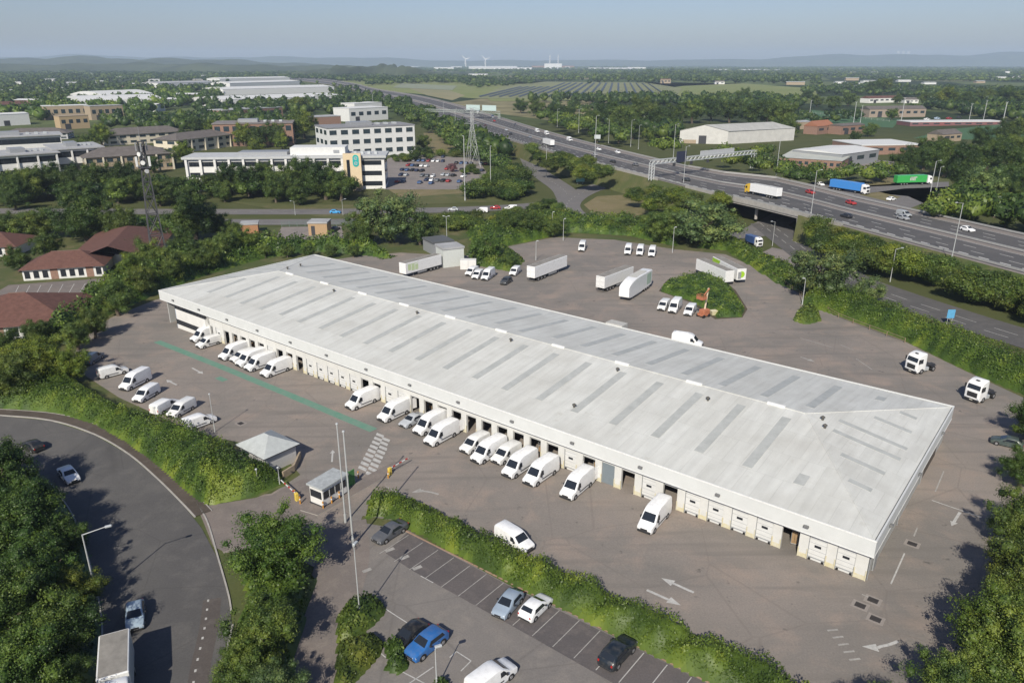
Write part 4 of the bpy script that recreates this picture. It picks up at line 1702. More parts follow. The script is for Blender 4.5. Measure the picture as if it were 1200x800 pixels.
SALOON = [(0, .68, .30, .60), (.10, .82, .24, .70), (.6, .89, .22, .83), (1.30, .90, .22, .92), (2.05, .90, .22, 1.36), (2.6, .90, .22, 1.43), (3.2, .90, .22, 1.40), (3.95, .90, .22, 1.02), (4.5, .86, .26, .98), (4.65, .78, .34, .86)]
car_saloon = Proto(vehicle('parked_car', 'x', 'car', 4.65, SALOON, .90, .34, [('windscreen', 1.36, 2.01), ('rear_window', 3.28, 3.90)], (.90, 3.65), .32, (.70, .90, .15), [[(1.80, .93), (3.60, .93), (3.18, 1.27), (2.12, 1.25)]], car_extra(4.65, .85)))
SUV = [(0, .70, .34, .78), (.10, .84, .28, .90), (.6, .91, .25, 1.02), (1.20, .92, .25, 1.10), (1.92, .92, .25, 1.58), (2.5, .92, .25, 1.66), (3.7, .92, .25, 1.60), (4.22, .91, .28, 1.16), (4.38, .87, .34, 1.02), (4.45, .78, .40, .86)]
car_suv = Proto(vehicle('parked_car', 'x', 'car', 4.45, SUV, 1.06, .30, [('windscreen', 1.26, 1.88), ('rear_window', 3.76, 4.18)], (.90, 3.52), .36, (.80, 1.02, .16), [[(1.72, 1.10), (3.80, 1.10), (3.55, 1.46), (2.02, 1.46)]], car_extra(4.45, 1.0)))
# a small plain car for the far car park and the motorway
def small_car(name):
    t = thing(name, 'x', 'car', (0, 0, 0))
    X = lambda d: 2.1 - d
    MB().loft([section_ring(X(d), wd, zl, zh, .92, .32) for d, wd, zl, zh in HATCH]).build('body', PAINT, t, smooth=38)
    gl_ = MB()
    gl_.quad([(X(1.16), -.70, .98 + .02), (X(1.16), .70, 1.0), (X(1.86), .60, 1.40), (X(1.86), -.60, 1.40)])
    gl_.quad([(X(3.36), .60, 1.42), (X(3.36), -.60, 1.42), (X(3.76), -.68, 1.13), (X(3.76), .68, 1.13)])
    for s in (1, -1):
        gl_.quad([(X(1.62), s * .885, .95), (X(3.45), s * .885, .95), (X(3.2), s * .775, 1.31), (X(1.98), s * .775, 1.30)])
    gl_.build('glazing', glass, t, fix=False)
    for x in (.82, 3.3):
        for s in (1, -1):
            MB().cyl((X(x), s * .70, .31), (X(x), s * .895, .31), .31, .31, 10).build('wheel', black, t, smooth=40)
    return t
car_small = Proto(small_car('parked_car'))
car_drive = Proto(small_car('car'))

# lorries
def cab_unit(parent, L, tractor=True, z0=.0, name='cab', xoff=0.0, color=None):
    """A flat-fronted cab at the front; returns nothing. Nose at local x = L/2."""
    X = lambda d: L / 2 - d
    secs = [(0, 1.10, .45, 2.05), (.06, 1.22, .42, 2.30), (.28, 1.25, .40, 3.05), (.55, 1.25, .40, 3.45), (1.5, 1.25, .75, 3.75), (2.15, 1.25, .75, 3.78), (2.25, 1.22, .78, 3.72)]
    MB().loft([section_ring(X(d), wd, zl, zh, 2.2, .05) for d, wd, zl, zh in secs]).build(name, PAINT, parent, smooth=38)
    P = [(X(.055), -1.04, 2.28), (X(.055), 1.04, 2.28), (X(.275), 1.02, 3.02), (X(.275), -1.02, 3.02)]
    n = Vector((.96, 0, .28)) * .02
    MB().quad([Vector(p) + n for p in P]).build('windscreen', glass, parent, fix=False)
    for s in (1, -1):
        MB().quad([(X(.45), s * 1.262, 2.05), (X(1.35), s * 1.262, 2.05), (X(1.35), s * 1.232, 2.85), (X(.55), s * 1.232, 2.85)]).build('side_window', glass, parent, fix=False)
        MB().bbox(X(.30), X(.12), s * 1.28 if s > 0 else -1.52, s * 1.52 if s > 0 else -1.28, 2.2, 2.95, .03).build('wing_mirror', trim_b, parent)
        MB().box(X(.02), X(-.02), s * .98 - .16, s * .98 + .16, .72, .98).build('headlight', chrome, parent)
    MB().bbox(X(.02), X(-.03), -.82, .82, .98, 1.80, .03).build('grille', trim_b, parent)
    MB().bbox(X(.2), X(-.05), -1.2, 1.2, .34, .70, .05).build('bumper', trim_b, parent)
    MB().box(X(-.05), X(-.06), -.26, .26, .44, .56).build('number_plate', plate_y, parent)
    MB().bbox(X(1.15), X(.75), -.3, .3, 3.6, 3.70, .03).build('roof_hatch', trim_b, parent)

def truck_wheels(parent, L, ds, r=.5, wd=1.22, dual=False):
    for d in ds:
        for s in (1, -1):
            x = L / 2 - d
            w_ = .32 if not dual else .56
            o = MB().cyl((x, s * (wd - w_), r), (x, s * wd, r), r, r, 14).build('wheel', black, parent, smooth=40)
            MB().cyl((x, s * (wd - .04), r), (x, s * (wd + .012), r), r * .58, r * .5, 10).build('rim', alloy, o)

def make_tractor():
    t = thing('tractor_unit', 'x', 'lorry cab', (0, 0, 0))
    L = 6.0
    cab_unit(t, L)
    MB().box(-2.9, 1.4, -.42, .42, .72, .98).build('chassis', dark, t)
    MB().bbox(-1.95, -1.05, -.5, .5, .985, 1.16, .03).build('fifth_wheel', dark, t)
    for s in (1, -1):
        MB().bbox(-.35, .75, s * .55 if s > 0 else -1.15, s * 1.15 if s > 0 else -.55, .45, 1.0, .06).build('fuel_tank', galv, t)
        MB().bbox(-2.15, -.85, s * .68 if s > 0 else -1.24, s * 1.24 if s > 0 else -.68, 1.03, 1.08, .02).build('mudguard', trim_b, t)
    truck_wheels(t, L, (1.4,))
    truck_wheels(t, L, (4.5,), dual=True)
    return t
tractor = Proto(make_tractor())

def trailer_body(t, L, x0, x1, zt, curved=False, name='box_body', mats=None):
    mb = MB()
    if not curved:
        mb.bbox(x0, x1, -1.27, 1.27, 1.12, zt, .06)
    else:
        n = []
        for x, z, zl in ((x1, 3.45, 1.1), (x1 - .15, 3.62, .95), (x1 - 1.2, 4.02, .75), (x1 - 2.6, 4.36, .7), (x1 - 4.2, 4.55, .7), (x1 - 6.5, 4.6, .7), (x0 + 2.5, 4.5, .75), (x0 + .3, 4.42, .95), (x0, 4.35, 1.05)):
            n.append([(x, 1.27, zl), (x, 1.27, z - .22), (x, 1.10, z), (x, -1.10, z), (x, -1.27, z - .22), (x, -1.27, zl)])
        mb.loft(n)
    return mb.build(name, mats or PAINT, t, smooth=30)

lime = mat('lime_green_graphic', (.30, .50, .03), .5, var=.06)
lime_p = mat('pale_lime_graphic', (.52, .62, .36), .5, var=.05)
trroof = mat('dusty_trailer_roof', (.24, .225, .20), .8, var=.22, scale=.8)
def make_trailer(kind, label, group=None):
    """kind: plain, graphic, lime, double."""
    t = thing('box_trailer', label, 'trailer', (0, 0, 0), 0, group)
    L = 13.6
    zt = 4.0
    b = trailer_body(t, L, -L / 2, L / 2, zt, kind == 'double')
    if kind != 'double':
        MB().box(-L / 2 + .12, L / 2 - .12, -1.14, 1.14, zt, zt + .012).build('roof_skin', trroof, t)
        MB().box(-L / 2 + .3, L / 2 - .2, -.45, .45, .92, 1.117).build('chassis', dark, t)
    else:
        MB().box(-L / 2 + 2.7, L / 2 - 4.4, -1.0, 1.0, 4.59, 4.605).build('roof_skin', mat('dusty_white_roof', (.48, .47, .43), .8, var=.12), t)
    rb_ = MB().box(-L / 2 - .012, -L / 2 + .0, -.012, .012, 1.2, zt - .1)
    for z in (1.5, 2.6, 3.7):
        rb_.box(-L / 2 - .02, -L / 2, -1.15, -.2, z, z + .04).box(-L / 2 - .02, -L / 2, .2, 1.15, z, z + .04)
    rb_.build('rear_door_bar', greym, t)
    MB().bbox(-L / 2 - .02, -L / 2 + .12, -1.2, 1.2, .5, .66, .02).build('rear_bumper', dark, t)
    for s in (1, -1):
        MB().box(L / 2 - 3.2, L / 2 - 3.05, s * .8 - .07, s * .8 + .07, .05, 1.117).build('landing_leg', greym, t)
        MB().box(-1.0, 2.4, s * 1.22 - .015, s * 1.22 + .015, .5, .95).build('side_guard', greym, t)
        if kind == 'graphic':
            for i, (x0, x1, z0, z1) in enumerate(((L / 2 - 4.6, L / 2 - 3.5, 1.7, 3.2), (L / 2 - 3.3, L / 2 - 2.2, 1.7, 3.4), (L / 2 - 2.0, L / 2 - .9, 1.9, 3.4), (L / 2 - 4.6, L / 2 - .9, 3.45, 3.62))):
                y = s * 1.272
                MB().box(x0, x1, min(y, y + s * .006), max(y, y + s * .006), z0, z1).build('green_graphic', lime_p, b)
        if kind == 'lime':
            y = s * 1.272
            MB().prism([(-L / 2 + .1, 1.3), (-L / 2 + 3.2, 1.3), (-L / 2 + 4.6, 3.8), (-L / 2 + .1, 3.8)], min(y, y + s * .006), max(y, y + s * .006))
            mb = MB()
            ya, yb = y, y + s * .006
            mb.loft([[(-L / 2 + .1, yy, 1.3), (-L / 2 + 3.0, yy, 1.3), (-L / 2 + 4.4, yy, 3.8), (-L / 2 + .1, yy, 3.8)] for yy in (ya, yb)])
            mb.build('lime_graphic', lime, b)
        if kind == 'double':
            y = s * 1.272
            MB().loft([[(-L / 2 + .5, yy, 1.3), (-L / 2 + 3.1, yy, 1.3), (-L / 2 + 3.1, yy, 3.9), (-L / 2 + .5, yy, 3.9)] for yy in (y, y + s * .006)]).build('pale_green_graphic', mat('pale_green', (.40, .50, .40), .6), b)
    if kind == 'lime':
        o = MB().cyl((L / 2 + .002, 0, 2.5), (L / 2 + .012, 0, 2.5), .85, .85, 20).build('lime_roundel', lime, b)
        MB().box(L / 2 + .004, L / 2 + .16, -1.0, -.2, 1.5, 3.2).build('fridge_unit', greym, t)
    truck_wheels(t, L, (9.4, 10.7, 12.0), .5, 1.24, True)
    return t

def make_lorry(bodycol, cabc, label, mark=None, cat='lorry', rigid=False, logo=False):
    """Articulated lorry: cab and trailer move together, so they are one thing."""
    t = thing('articulated_lorry' if not rigid else 'box_lorry', label, cat, (0, 0, 0))
    L = 16.4 if not rigid else 8.6
    cab_unit(t, L)
    for c in t.children:
        if c.name.startswith('cab'): c.color = cabc
    b = MB().bbox(-L / 2, L / 2 - 2.75, -1.27, 1.27, 1.15, 4.0 if not rigid else 3.7, .06).build('trailer_body' if not rigid else 'box_body', PAINT, t)
    b.color = bodycol
    if bodycol[0] > .4:
        MB().box(-L / 2 + .12, L / 2 - 2.9, -1.14, 1.14, 4.0 if not rigid else 3.7, 4.012 if not rigid else 3.712).build('roof_skin', trroof if rigid else mat('trailer_roof', (.5, .5, .48), .7), t)
    MB().box(-L / 2 + .3, L / 2 - 1.2, -.45, .45, .8, 1.147).build('chassis', dark, t)
    if logo:
        for s in (1, -1):
            y = s * 1.272
            mb = MB()
            for x0, z0, x1, z1 in ((-.9, 1.9, -.4, 3.4), (-.2, 1.9, .3, 3.4), (.5, 1.9, 1.0, 3.4), (-.9, 3.0, .3, 3.4), (1.2, 1.9, 1.6, 3.4), (1.6, 3.0, 2.2, 3.4)):
                mb.box(x0 - 1.5, x1 - 1.5, min(y, y + s * .008), max(y, y + s * .008), z0, z1)
            mb.build('white_lettering', line_w, b)
    truck_wheels(t, L, (1.4,))
    truck_wheels(t, L, (4.6,) if not rigid else (6.6,), dual=True)
    if not rigid: truck_wheels(t, L, (11.6, 12.9, 14.2), dual=True)
    return t
LORRY_N = [0]

# ------------------------------------------------------------------ placing vehicles
WHITE = (.80, .80, .79, 1)
OFFW = (.72, .72, .70, 1)
SILV = (.42, .44, .46, 1)
def head(az):
    """Rotation for a nose pointing along world azimuth vector."""
    return math.atan2(az[1], az[0])
OUT = Vector((ST, -CT, 0))          # out of the loading front, towards the camera side
RGT = Vector((CT, ST, 0))           # along the front to the right
def nose_at(u, v, d, L):
    """Middle of a vehicle whose nose foot is seen at (u, v), pointing along d."""
    p = G(u, v)
    d = Vector((d[0], d[1], 0)).normalized()
    q = p - d * (L / 2)
    q.z = zg(q.x, q.y)
    return q, math.atan2(d.y, d.x)
def dir_px(a, b):
    p, q = G(*a), G(*b)
    return (q - p)
def put(proto, u, v, d, L, label, group=None, color=WHITE):
    q, rz = nose_at(u, v, d, L)
    return proto.put(q, rz, label, group, color)

GB = 'vans backed up to the loading doors'
tilt = lambda a: Matrix.Rotation(math.radians(a), 3, 'Z') @ OUT
for u, v, pr, L, a, lab in [
    (225.5, 402, van_big, 6, 3, 'white panel van parked nearest the two-storey office corner of the depot'),
    (232, 409, van_mid, 5, 2, 'low white van beside the van at the office corner of the depot'),
    (259, 423, van_big, 6, 4, 'white panel van, leftmost of the packed row of five by the left loading doors'),
    (272, 426, van_mid, 5, 0, 'smaller white van tucked second in the packed row of five, mostly hidden'),
    (279, 431, van_big, 6, 2, 'white panel van in the middle of the packed row of five by the left doors'),
    (289, 436, van_big, 6, 1, 'white panel van, fourth in the packed row of five by the left loading doors'),
    (308, 443, van_open, 6, 2, 'white panel van at the right of the packed row of five with rear doors open'),
    (408, 481, van_side, 6, -2, 'white panel van standing alone with its side door slid open on a dark load space'),
    (446, 495.5, van_open, 6, 0, 'white panel van with open rear doors right of the one with an open side'),
    (488, 511, van_big, 6, 0, 'white panel van between the silver car and a van with open rear doors'),
    (501, 523.5, van_open, 6, 0, 'white panel van with open rear doors, nearest the top of the zebra crossing'),
    (543, 532.5, van_mid, 5.0, 0, 'low white van at the left end of the tight group of five'),
    (556, 544, van_big, 6, -2, 'white panel van second from left in the tight group of five'),
    (580, 545, van_mid, 5.0, 0, 'low white van in the middle of the tight group of five, set back'),
    (593, 561, van_big, 6, 0, 'white panel van standing furthest forward in the tight group of five'),
    (618, 570.5, van_big, 6, 0, 'white panel van at the right end of the tight group of five'),
    (662, 586.5, van_open, 6, 3, 'white panel van by itself with its rear door open beside the grey roller door'),
    (754, 626, van_big, 6, 4, 'white panel van standing alone at the right, nearest the camera of those at the doors'),
]:
    put(pr, u, v, tilt(a), L, lab, GB, WHITE if lab[0] == 'w' else OFFW)
put(car_saloon, 471, 502, tilt(3), 4.65, 'silver saloon car squeezed beside the white vans at the loading doors', None, SILV)
put(van_mid, 621, 648, dir_px((580, 625), (622, 650)), 5.0, 'white van parked along the yard side of the long front hedge', None, WHITE)

GL = 'vans parked along the left hedge'
q, rz = nose_at(100, 428, -Vector((.95, .3, 0)), 5)
put(van_mid, 118, 418, dir_px((100, 428), (125, 412)), 5.0, 'dark blue-grey van in the tree shade at the far left of the yard', GL, (.10, .14, .20, 1))
put(van_mid, 150, 435, dir_px((108, 445), (150, 434)), 5.0, 'white van nose outward beside the blue-grey one by the left hedge', GL, OFFW)
put(van_big, 144, 459, dir_px((182, 440), (146, 458)), 6, 'tall white panel van nosed into the left hedge, second in the line', GL)
put(van_mid, 160, 473, dir_px((190, 456), (166, 470)), 5.0, 'small white van nosed into the left hedge between the tall van and a low one', GL)
put(van_mid, 208, 473, dir_px((176, 490), (208, 473)), 5.0, 'low white van facing the depot, third from the right along the left hedge', GL)
put(van_mid, 200, 491, dir_px((228, 476), (205, 489)), 5.0, 'rounded white van nosed into the hedge beside the last van of the line', GL, OFFW)
put(van_mid, 252, 492, dir_px((210, 506), (251, 491)), 5.0, 'white van facing the depot at the right end of the line along the left hedge', GL)

GR = 'vans parked in the back yard'
put(van_big, 681, 295.5, dir_px((686, 285), (680, 297)), 6, 'white panel van alone near the rear hedge of the back yard', GR, OFFW)
put(van_big, 735, 299.5, dir_px((741, 285), (735, 300)), 6, 'white van at the left of the three side by side in the back yard', GR)
put(van_big, 749, 300.5, dir_px((755, 286), (749, 301)), 6, 'white van in the middle of the three side by side in the back yard', GR)
put(van_big, 763, 302, dir_px((769, 287), (763, 302)), 6, 'white van at the right of the three side by side in the back yard', GR)
put(van_mid, 548, 324, dir_px((570, 312), (549, 323)), 5.0, 'white van at the left of the cluster by the green bush behind the roof', GR)
put(van_mid, 556, 328, dir_px((572, 316), (557, 327)), 5.0, 'second white van in the cluster by the green bush behind the roof', GR)
put(van_big, 567, 329.5, dir_px((590, 314), (569, 328)), 6, 'longest white van in the cluster by the green bush behind the roof', GR)
put(car_suv, 589, 334.5, dir_px((602, 326), (589, 334)), 4.45, 'dark grey car between the white vans and the long trailer', None, (.05, .055, .06, 1))
put(van_mid, 600, 324, dir_px((612, 314), (601, 323)), 5.0, 'white van close to the left side of the long plain trailer', GR)
put(van_mid, 774, 365, dir_px((786, 352), (774, 364)), 5.0, 'low white van at the left of three beside the orange boom lift', GR, OFFW)
put(van_big, 787, 368, dir_px((801, 352), (788, 367)), 6, 'tall white van in the middle of three beside the orange boom lift', GR)
put(van_mid, 805, 371, dir_px((817, 358), (806, 370)), 5.0, 'small white van next to the orange boom lift', GR)
put(van_big, 823, 407, dir_px((784, 403), (822, 408)), 6, 'white panel van half hidden behind the far eave of the depot roof', GR)

GC = 'cars in the front car park'
put(car_saloon, 440, 638, dir_px((472, 618), (440, 638)), 4.65, 'dark grey saloon at the top of the front car park by the hedge end', GC, (.085, .09, .10, 1))
put(car_hatch, 583, 726, dir_px((611, 694), (585, 724)), 4.1, 'silver-blue hatchback beside a white car in the bays under the hedge', GC, (.27, .33, .40, 1))
put(car_hatch, 641, 703, dir_px((612, 731), (640, 704)), 4.1, 'white hatchback with a black rear window in the bays under the hedge', GC, WHITE)
put(car_suv, 738, 754, dir_px((712, 782), (738, 754)), 4.45, 'very dark blue car alone in the right-hand bays under the hedge', GC, (.012, .018, .025, 1))
put(car_suv, 480, 775, dir_px((521, 744), (482, 774)), 4.45, 'bright blue car beside the shrubs in the front car park', GC, (.025, .12, .34, 1))
put(car_hatch, 462, 764, dir_px((496, 736), (463, 763)), 4.1, 'black car half hidden behind the shrub beside the bright blue car', GC, (.012, .013, .014, 1))
put(van_mid, 599, 783, dir_px((560, 812), (599, 782)), 5.0, 'white van at the bottom edge of the front car park', GC, WHITE)
GS = 'vehicles parked on the estate road'
put(car_saloon, 88, 567, dir_px((70, 545), (90, 567)), 4.65, 'white saloon car on the estate road below the long hedge', GS, WHITE)
put(car_hatch, 159, 741, dir_px((160, 706), (159, 741)), 4.1, 'pale blue car parked in deep tree shade ahead of the box lorry', GS, (.30, .38, .45, 1))
put(car_hatch, 30, 522, dir_px((60, 535), (28, 521)), 4.1, 'black car in the tree shade on the estate road, behind the white saloon', GS, (.02, .02, .022, 1))
t = make_lorry(OFFW, WHITE, 'white box lorry with a dusty roof parked under trees on the estate road', rigid=True)
q, rz = nose_at(140, 858, dir_px((140, 770), (138, 830)), 8.6)
t.location, t.rotation_euler[2] = q, rz

# trailers in the back yard
def trailer_at(kind, a, b, label, color=WHITE, group='trailers parked in the back yard'):
    """a: foot of the rear end, b: foot of the front end (pixels, middle of the trailer)."""
    t = make_trailer(kind, label, group)
    p, q = G(*a), G(*b)
    d = (q - p)
    d.z = 0
    d.normalize()
    m = (p + q) / 2
    t.location = (m.x, m.y, zg(m.x, m.y))
    t.rotation_euler[2] = math.atan2(d.y, d.x)
    for c in t.children_recursive:
        if c.type == 'MESH': c.color = color
    return t
trailer_at('graphic', (523, 311), (462, 328), 'white trailer with pale green lettering along its side behind the depot roof')
trailer_at('plain', (617, 332), (664, 314), 'plain white box trailer beside the vans in the back yard').scale = (1.15, 1, 1.03)
trailer_at('plain', (698, 344), (741, 327), 'white box trailer, left of the pair in the middle of the back yard', OFFW)
trailer_at('double', (760, 334), (728, 355), 'tall white trailer with a curved front roof, right of the pair').scale = (1.1, 1, 1.06)
trailer_at('plain', (817, 319), (857, 336), 'white trailer beside the lime green one at the back yard hedge', OFFW)
trailer_at('lime', (836, 316), (871, 334), 'white trailer with lime green end and roundel by the back yard hedge', OFFW)
GT = 'tractor units parked by the right hedge'
put(tractor, 1066, 437, dir_px((1096, 428), (1070, 434)), 6.0, 'white tractor unit with low roof parked by the right hedge, left of two', GT)
put(tractor, 1137, 471, dir_px((1172, 456), (1140, 468)), 6.0, 'white tractor unit nearest the right edge beside the hedge', GT)
t = make_lorry((.03, .07, .20, 1), WHITE, 'blue box lorry with white cab beyond the hedge below the bridge', rigid=True)
q, rz = nose_at(893, 291, dir_px((872, 284), (893, 291)), 8.6)
t.scale = (.75, .8, .8)
t.location, t.rotation_euler[2] = q, rz
put(car_hatch, 1160, 517, dir_px((1192, 524), (1162, 517)), 4.1, 'dark green-grey car in the tree shade at the right edge of the yard', None, (.055, .075, .07, 1))
# orange boom lift standing on the planted island
q = G(824, 371)
q2, rz = q, head(dir_px((830, 369), (812, 374)))
t = thing('boom_lift', 'orange boom lift with its raised arm beside the shrubs in the back yard', 'boom lift', q, rz)
t.scale = (.86, .86, .86)
org = mat('orange_machine_paint', (.40, .15, .08), .55, var=.14)
MB().bbox(-1.3, 1.3, -1.0, 1.0, .45, 1.0, .06).build('chassis', org, t)
for x in (-.95, .95):
    for s in (1, -1):
        MB().cyl((x, s * .8, .45), (x, s * 1.15, .45), .45, .45, 12).build('wheel', black, t, smooth=40)
MB().bbox(-1.5, .9, -.85, .85, 1.06, 2.0, .12).build('turntable', org, t)
MB().cyl((-.6, -.2, 1.9), (-1.3, -.2, 7.4), .24, .20, 8).build('lower_boom', mat('cream_boom', (.58, .48, .34), .6), t)
MB().cyl((-1.3, .15, 7.35), (.6, .15, 5.9), .18, .15, 8).build('upper_boom', org, t)
mb = MB()
for z in (5.0, 5.55, 6.1):
    for a, b in (((.5, -1.0), (2.0, -1.0)), ((2.0, -1.0), (2.0, 1.0)), ((2.0, 1.0), (.5, 1.0)), ((.5, 1.0), (.5, -1.0))):
        mb.cyl((*a, z), (*b, z), .05, .05, 5)
for a in ((.5, -1.0), (2, -1), (2, 1), (.5, 1.0), (1.25, 1), (1.25, -1)):
    mb.cyl((*a, 5.0), (*a, 6.1), .05, .05, 5)
mb.box(.5, 2.0, -1.0, 1.0, 4.92, 5.0)
mb.box(1.96, 2.02, -1.0, 1.0, 5.0, 5.8)
mb.box(.5, 2.0, .97, 1.03, 5.0, 5.8)
mb.build('basket', org, t)
q = G(836, 369)
t = thing('skip_bin', 'small cream bin standing beside the orange boom lift', 'bin', q, .3)
MB().loft([[(-.5, -.4, .05), (.5, -.4, .05), (.5, .4, .05), (-.5, .4, .05)], [(-.75, -.6, 1.0), (.75, -.6, 1.0), (.75, .6, 1.0), (-.75, .6, 1.0)]]).build('tub', mat('cream_bin', (.60, .54, .34), .6), t)
MB().bbox(-.8, .8, -.65, .65, 1.0, 1.1, .03).build('lid', mat('cream_lid', (.62, .56, .38), .6), t)

# traffic on the motorway
def mway_pt(u, tt):
    i = min(range(140), key=lambda k: abs(PX(near[k].lerp(far[k], tt))[0] - u))
    i = min(max(i, 1), 138)
    p = near[i].lerp(far[i], tt)
    d = near[i + 1].lerp(far[i + 1], tt) - near[i - 1].lerp(far[i - 1], tt)
    d.z = 0
    return p + Vector((0, 0, .012)), d.normalized()
def drive_on(proto, u, tt, label, color, group='traffic on the motorway'):
    p, d = mway_pt(u, tt)
    if tt < .5: d = -d
    proto.put(p, math.atan2(d.y, d.x), label, group, color)
RED = (.36, .03, .03, 1)
for u, tt, c, lab in [
    (940, .72, RED, 'red car on the far carriageway above the white lorry'), (976, .72, RED, 'bright red car on the far carriageway below the blue lorry'),
    (1000, .26, (.02, .022, .03, 1), 'dark car alone on the near carriageway of the motorway'), (1116, .72, WHITE, 'white car on the far carriageway behind the silver van'),
    (1196, .73, (.30, .45, .55, 1), 'pale blue car leaving the right edge on the far carriageway'), (712, .72, WHITE, 'white car on the far carriageway above the left bridge'),
    (709, .26, (.03, .03, .03, 1), 'dark car on the near carriageway left of the left bridge'), (740, .38, (.12, .12, .13, 1), 'grey car on the outer near lane above the left bridge'),
    (798, .26, (.04, .045, .05, 1), 'dark car on the near carriageway under the gantry'), (727, .82, WHITE, 'white car on the far hard shoulder lane before the gantry'),
    (616, .38, (.2, .22, .24, 1), 'grey car on the near carriageway left of the white box lorry'), (600, .26, (.02, .02, .02, 1), 'black car on the near carriageway before the slip road'),
    (594, .38, SILV, 'silver car following a black one on the near carriageway'), (622, .66, (.05, .05, .05, 1), 'dark car on the far carriageway ahead of the white vans'),
    (604, .8, (.08, .08, .1, 1), 'dark grey car on the far carriageway near the sign gantry'), (578, .66, RED, 'red car far off on the far carriageway'),
    (566, .3, (.08, .04, .04, 1), 'maroon car far off on the near carriageway'), (690, .38, (.3, .3, .31, 1), 'silver-grey car on the near outer lane by the lamp post'),
    (1040, .62, (.3, .31, .32, 1), 'grey car on the outer lane of the far carriageway')]:
    drive_on(car_drive, u, tt, lab, c)
for u, tt, lab in [(626, .78, 'white van leading two others on the far carriageway'), (640, .80, 'white van in the middle of three on the far carriageway'), (661, .80, 'white van at the rear of three on the far carriageway'),
                   (562, .8, 'white van far off beneath the sign gantry'), (578, .82, 'tall white van far off beside the sign gantry')]:
    drive_on(van_big, u, tt, lab, WHITE)
p, d = mway_pt(1083, .72)
van_mid.put(p, math.atan2(d.y, d.x), 'silver van with a roof load on the far carriageway', 'traffic on the motorway', (.35, .37, .38, 1))
def lorry_on(u, tt, body, cab, label, rev=False, **k):
    t = make_lorry(body, cab, label, **k)
    p, d = mway_pt(u, tt)
    if tt < .5: d = -d
    if rev: d = -d
    t.location = p
    t.rotation_euler[2] = math.atan2(d.y, d.x)
    return t
lorry_on(889, .26, WHITE, (.62, .40, .04, 1), 'white articulated lorry with a yellow cab crossing the right bridge')
lorry_on(648, .26, WHITE, (.3, .3, .3, 1), 'white articulated lorry on the near carriageway left of the left bridge')
def lorry_px(a, b, body, cab, label, **k):
    t = make_lorry(body, cab, label, **k)
    p, q = GZ(*a, SZ), GZ(*b, SZ)
    m, d = (p + q) / 2, q - p
    t.location = (m.x, m.y, SZ + .03)
    t.rotation_euler[2] = math.atan2(d.y, d.x)
# the side road beyond the motorway stands on its own bank
SZ = 4.6
top = [GZ(u, v, SZ) for u, v in [(932, 216), (960, 213), (1000, 207), (1060, 204), (1112, 210), (1120, 222), (1086, 232), (1094, 246), (1070, 250), (1040, 244), (1000, 236), (965, 227)]]
cx_, cy_ = sum(p.x for p in top) / len(top), sum(p.y for p in top) / len(top)
mb = MB()
for i in range(len(top)):
    a, b = top[i], top[(i + 1) % len(top)]
    oa, ob = [Vector((p.x - cx_, p.y - cy_, 0)).normalized() * 8 for p in (a, b)]
    mb.quad([(a.x, a.y, SZ), (b.x, b.y, SZ), (b.x + ob.x, b.y + ob.y, -.2), (a.x + oa.x, a.y + oa.y, -.2)])
mb.quad([(p.x, p.y, SZ) for p in top])
o = mb.build('side_bank', M_grass)
up_faces(o)
o['kind'] = 'structure'
zpoly = lambda px: [tuple(GZ(u, v, SZ)[:2]) for u, v in px]
drape('side_road', zpoly([(940, 219), (1000, 232), (1042, 242), (1062, 246), (1082, 238), (1064, 230), (1020, 226), (1060, 221), (1112, 219), (1112, 213), (1040, 216), (990, 219), (952, 213)]), M_dual, .02, z=SZ)
drape('dry_grass', zpoly([(1016, 219), (1060, 217), (1100, 211), (1060, 206), (1014, 210)]), M_dry, .02, z=SZ)
drape('dry_grass', zpoly([(1006, 228), (1040, 236), (1056, 231), (1030, 225)]), M_dry, .024, z=SZ)
lorry_px((976, 222), (1014, 228), (.05, .24, .62, 1), WHITE, 'articulated lorry with a blue curtain trailer on the road beyond the motorway')
lorry_px((1052, 217), (1086, 216), (.04, .36, .08, 1), WHITE, 'green lorry with white lettering on the road beyond the motorway', logo=True)
def put_px(proto, a, b, label, color, group):
    p, q = (GZ(*a, SZ), GZ(*b, SZ)) if 930 < a[0] < 1100 and a[1] < 250 else (G(*a), G(*b))
    m, d = (p + q) / 2, q - p
    proto.put(Vector((m.x, m.y, p.z + .03)), math.atan2(d.y, d.x), label, group, color)
GO = 'cars on the roads around the roundabout'
put_px(car_drive, (1038, 236), (1050, 234), 'white car waiting on the side road below the green lorry', WHITE, GO)
put_px(car_drive, (957, 216), (966, 219), 'white car behind the blue curtain lorry', WHITE, GO)
put_px(car_drive, (386, 250), (400, 250), 'bright blue car on the dual carriageway right of the brick hut', (.05, .30, .60, 1), GO)
put_px(car_drive, (538, 247), (524, 247), 'silver car on the dual carriageway by the willow tree', SILV, GO)
put_px(van_mid, (572, 249), (556, 249), 'white van on the dual carriageway ahead of the red car', WHITE, GO)
put_px(car_drive, (586, 245), (575, 245), 'red car between two white vans on the dual carriageway', RED, GO)
put_px(van_mid, (606, 246), (591, 246), 'white van following the red car on the dual carriageway', WHITE, GO)
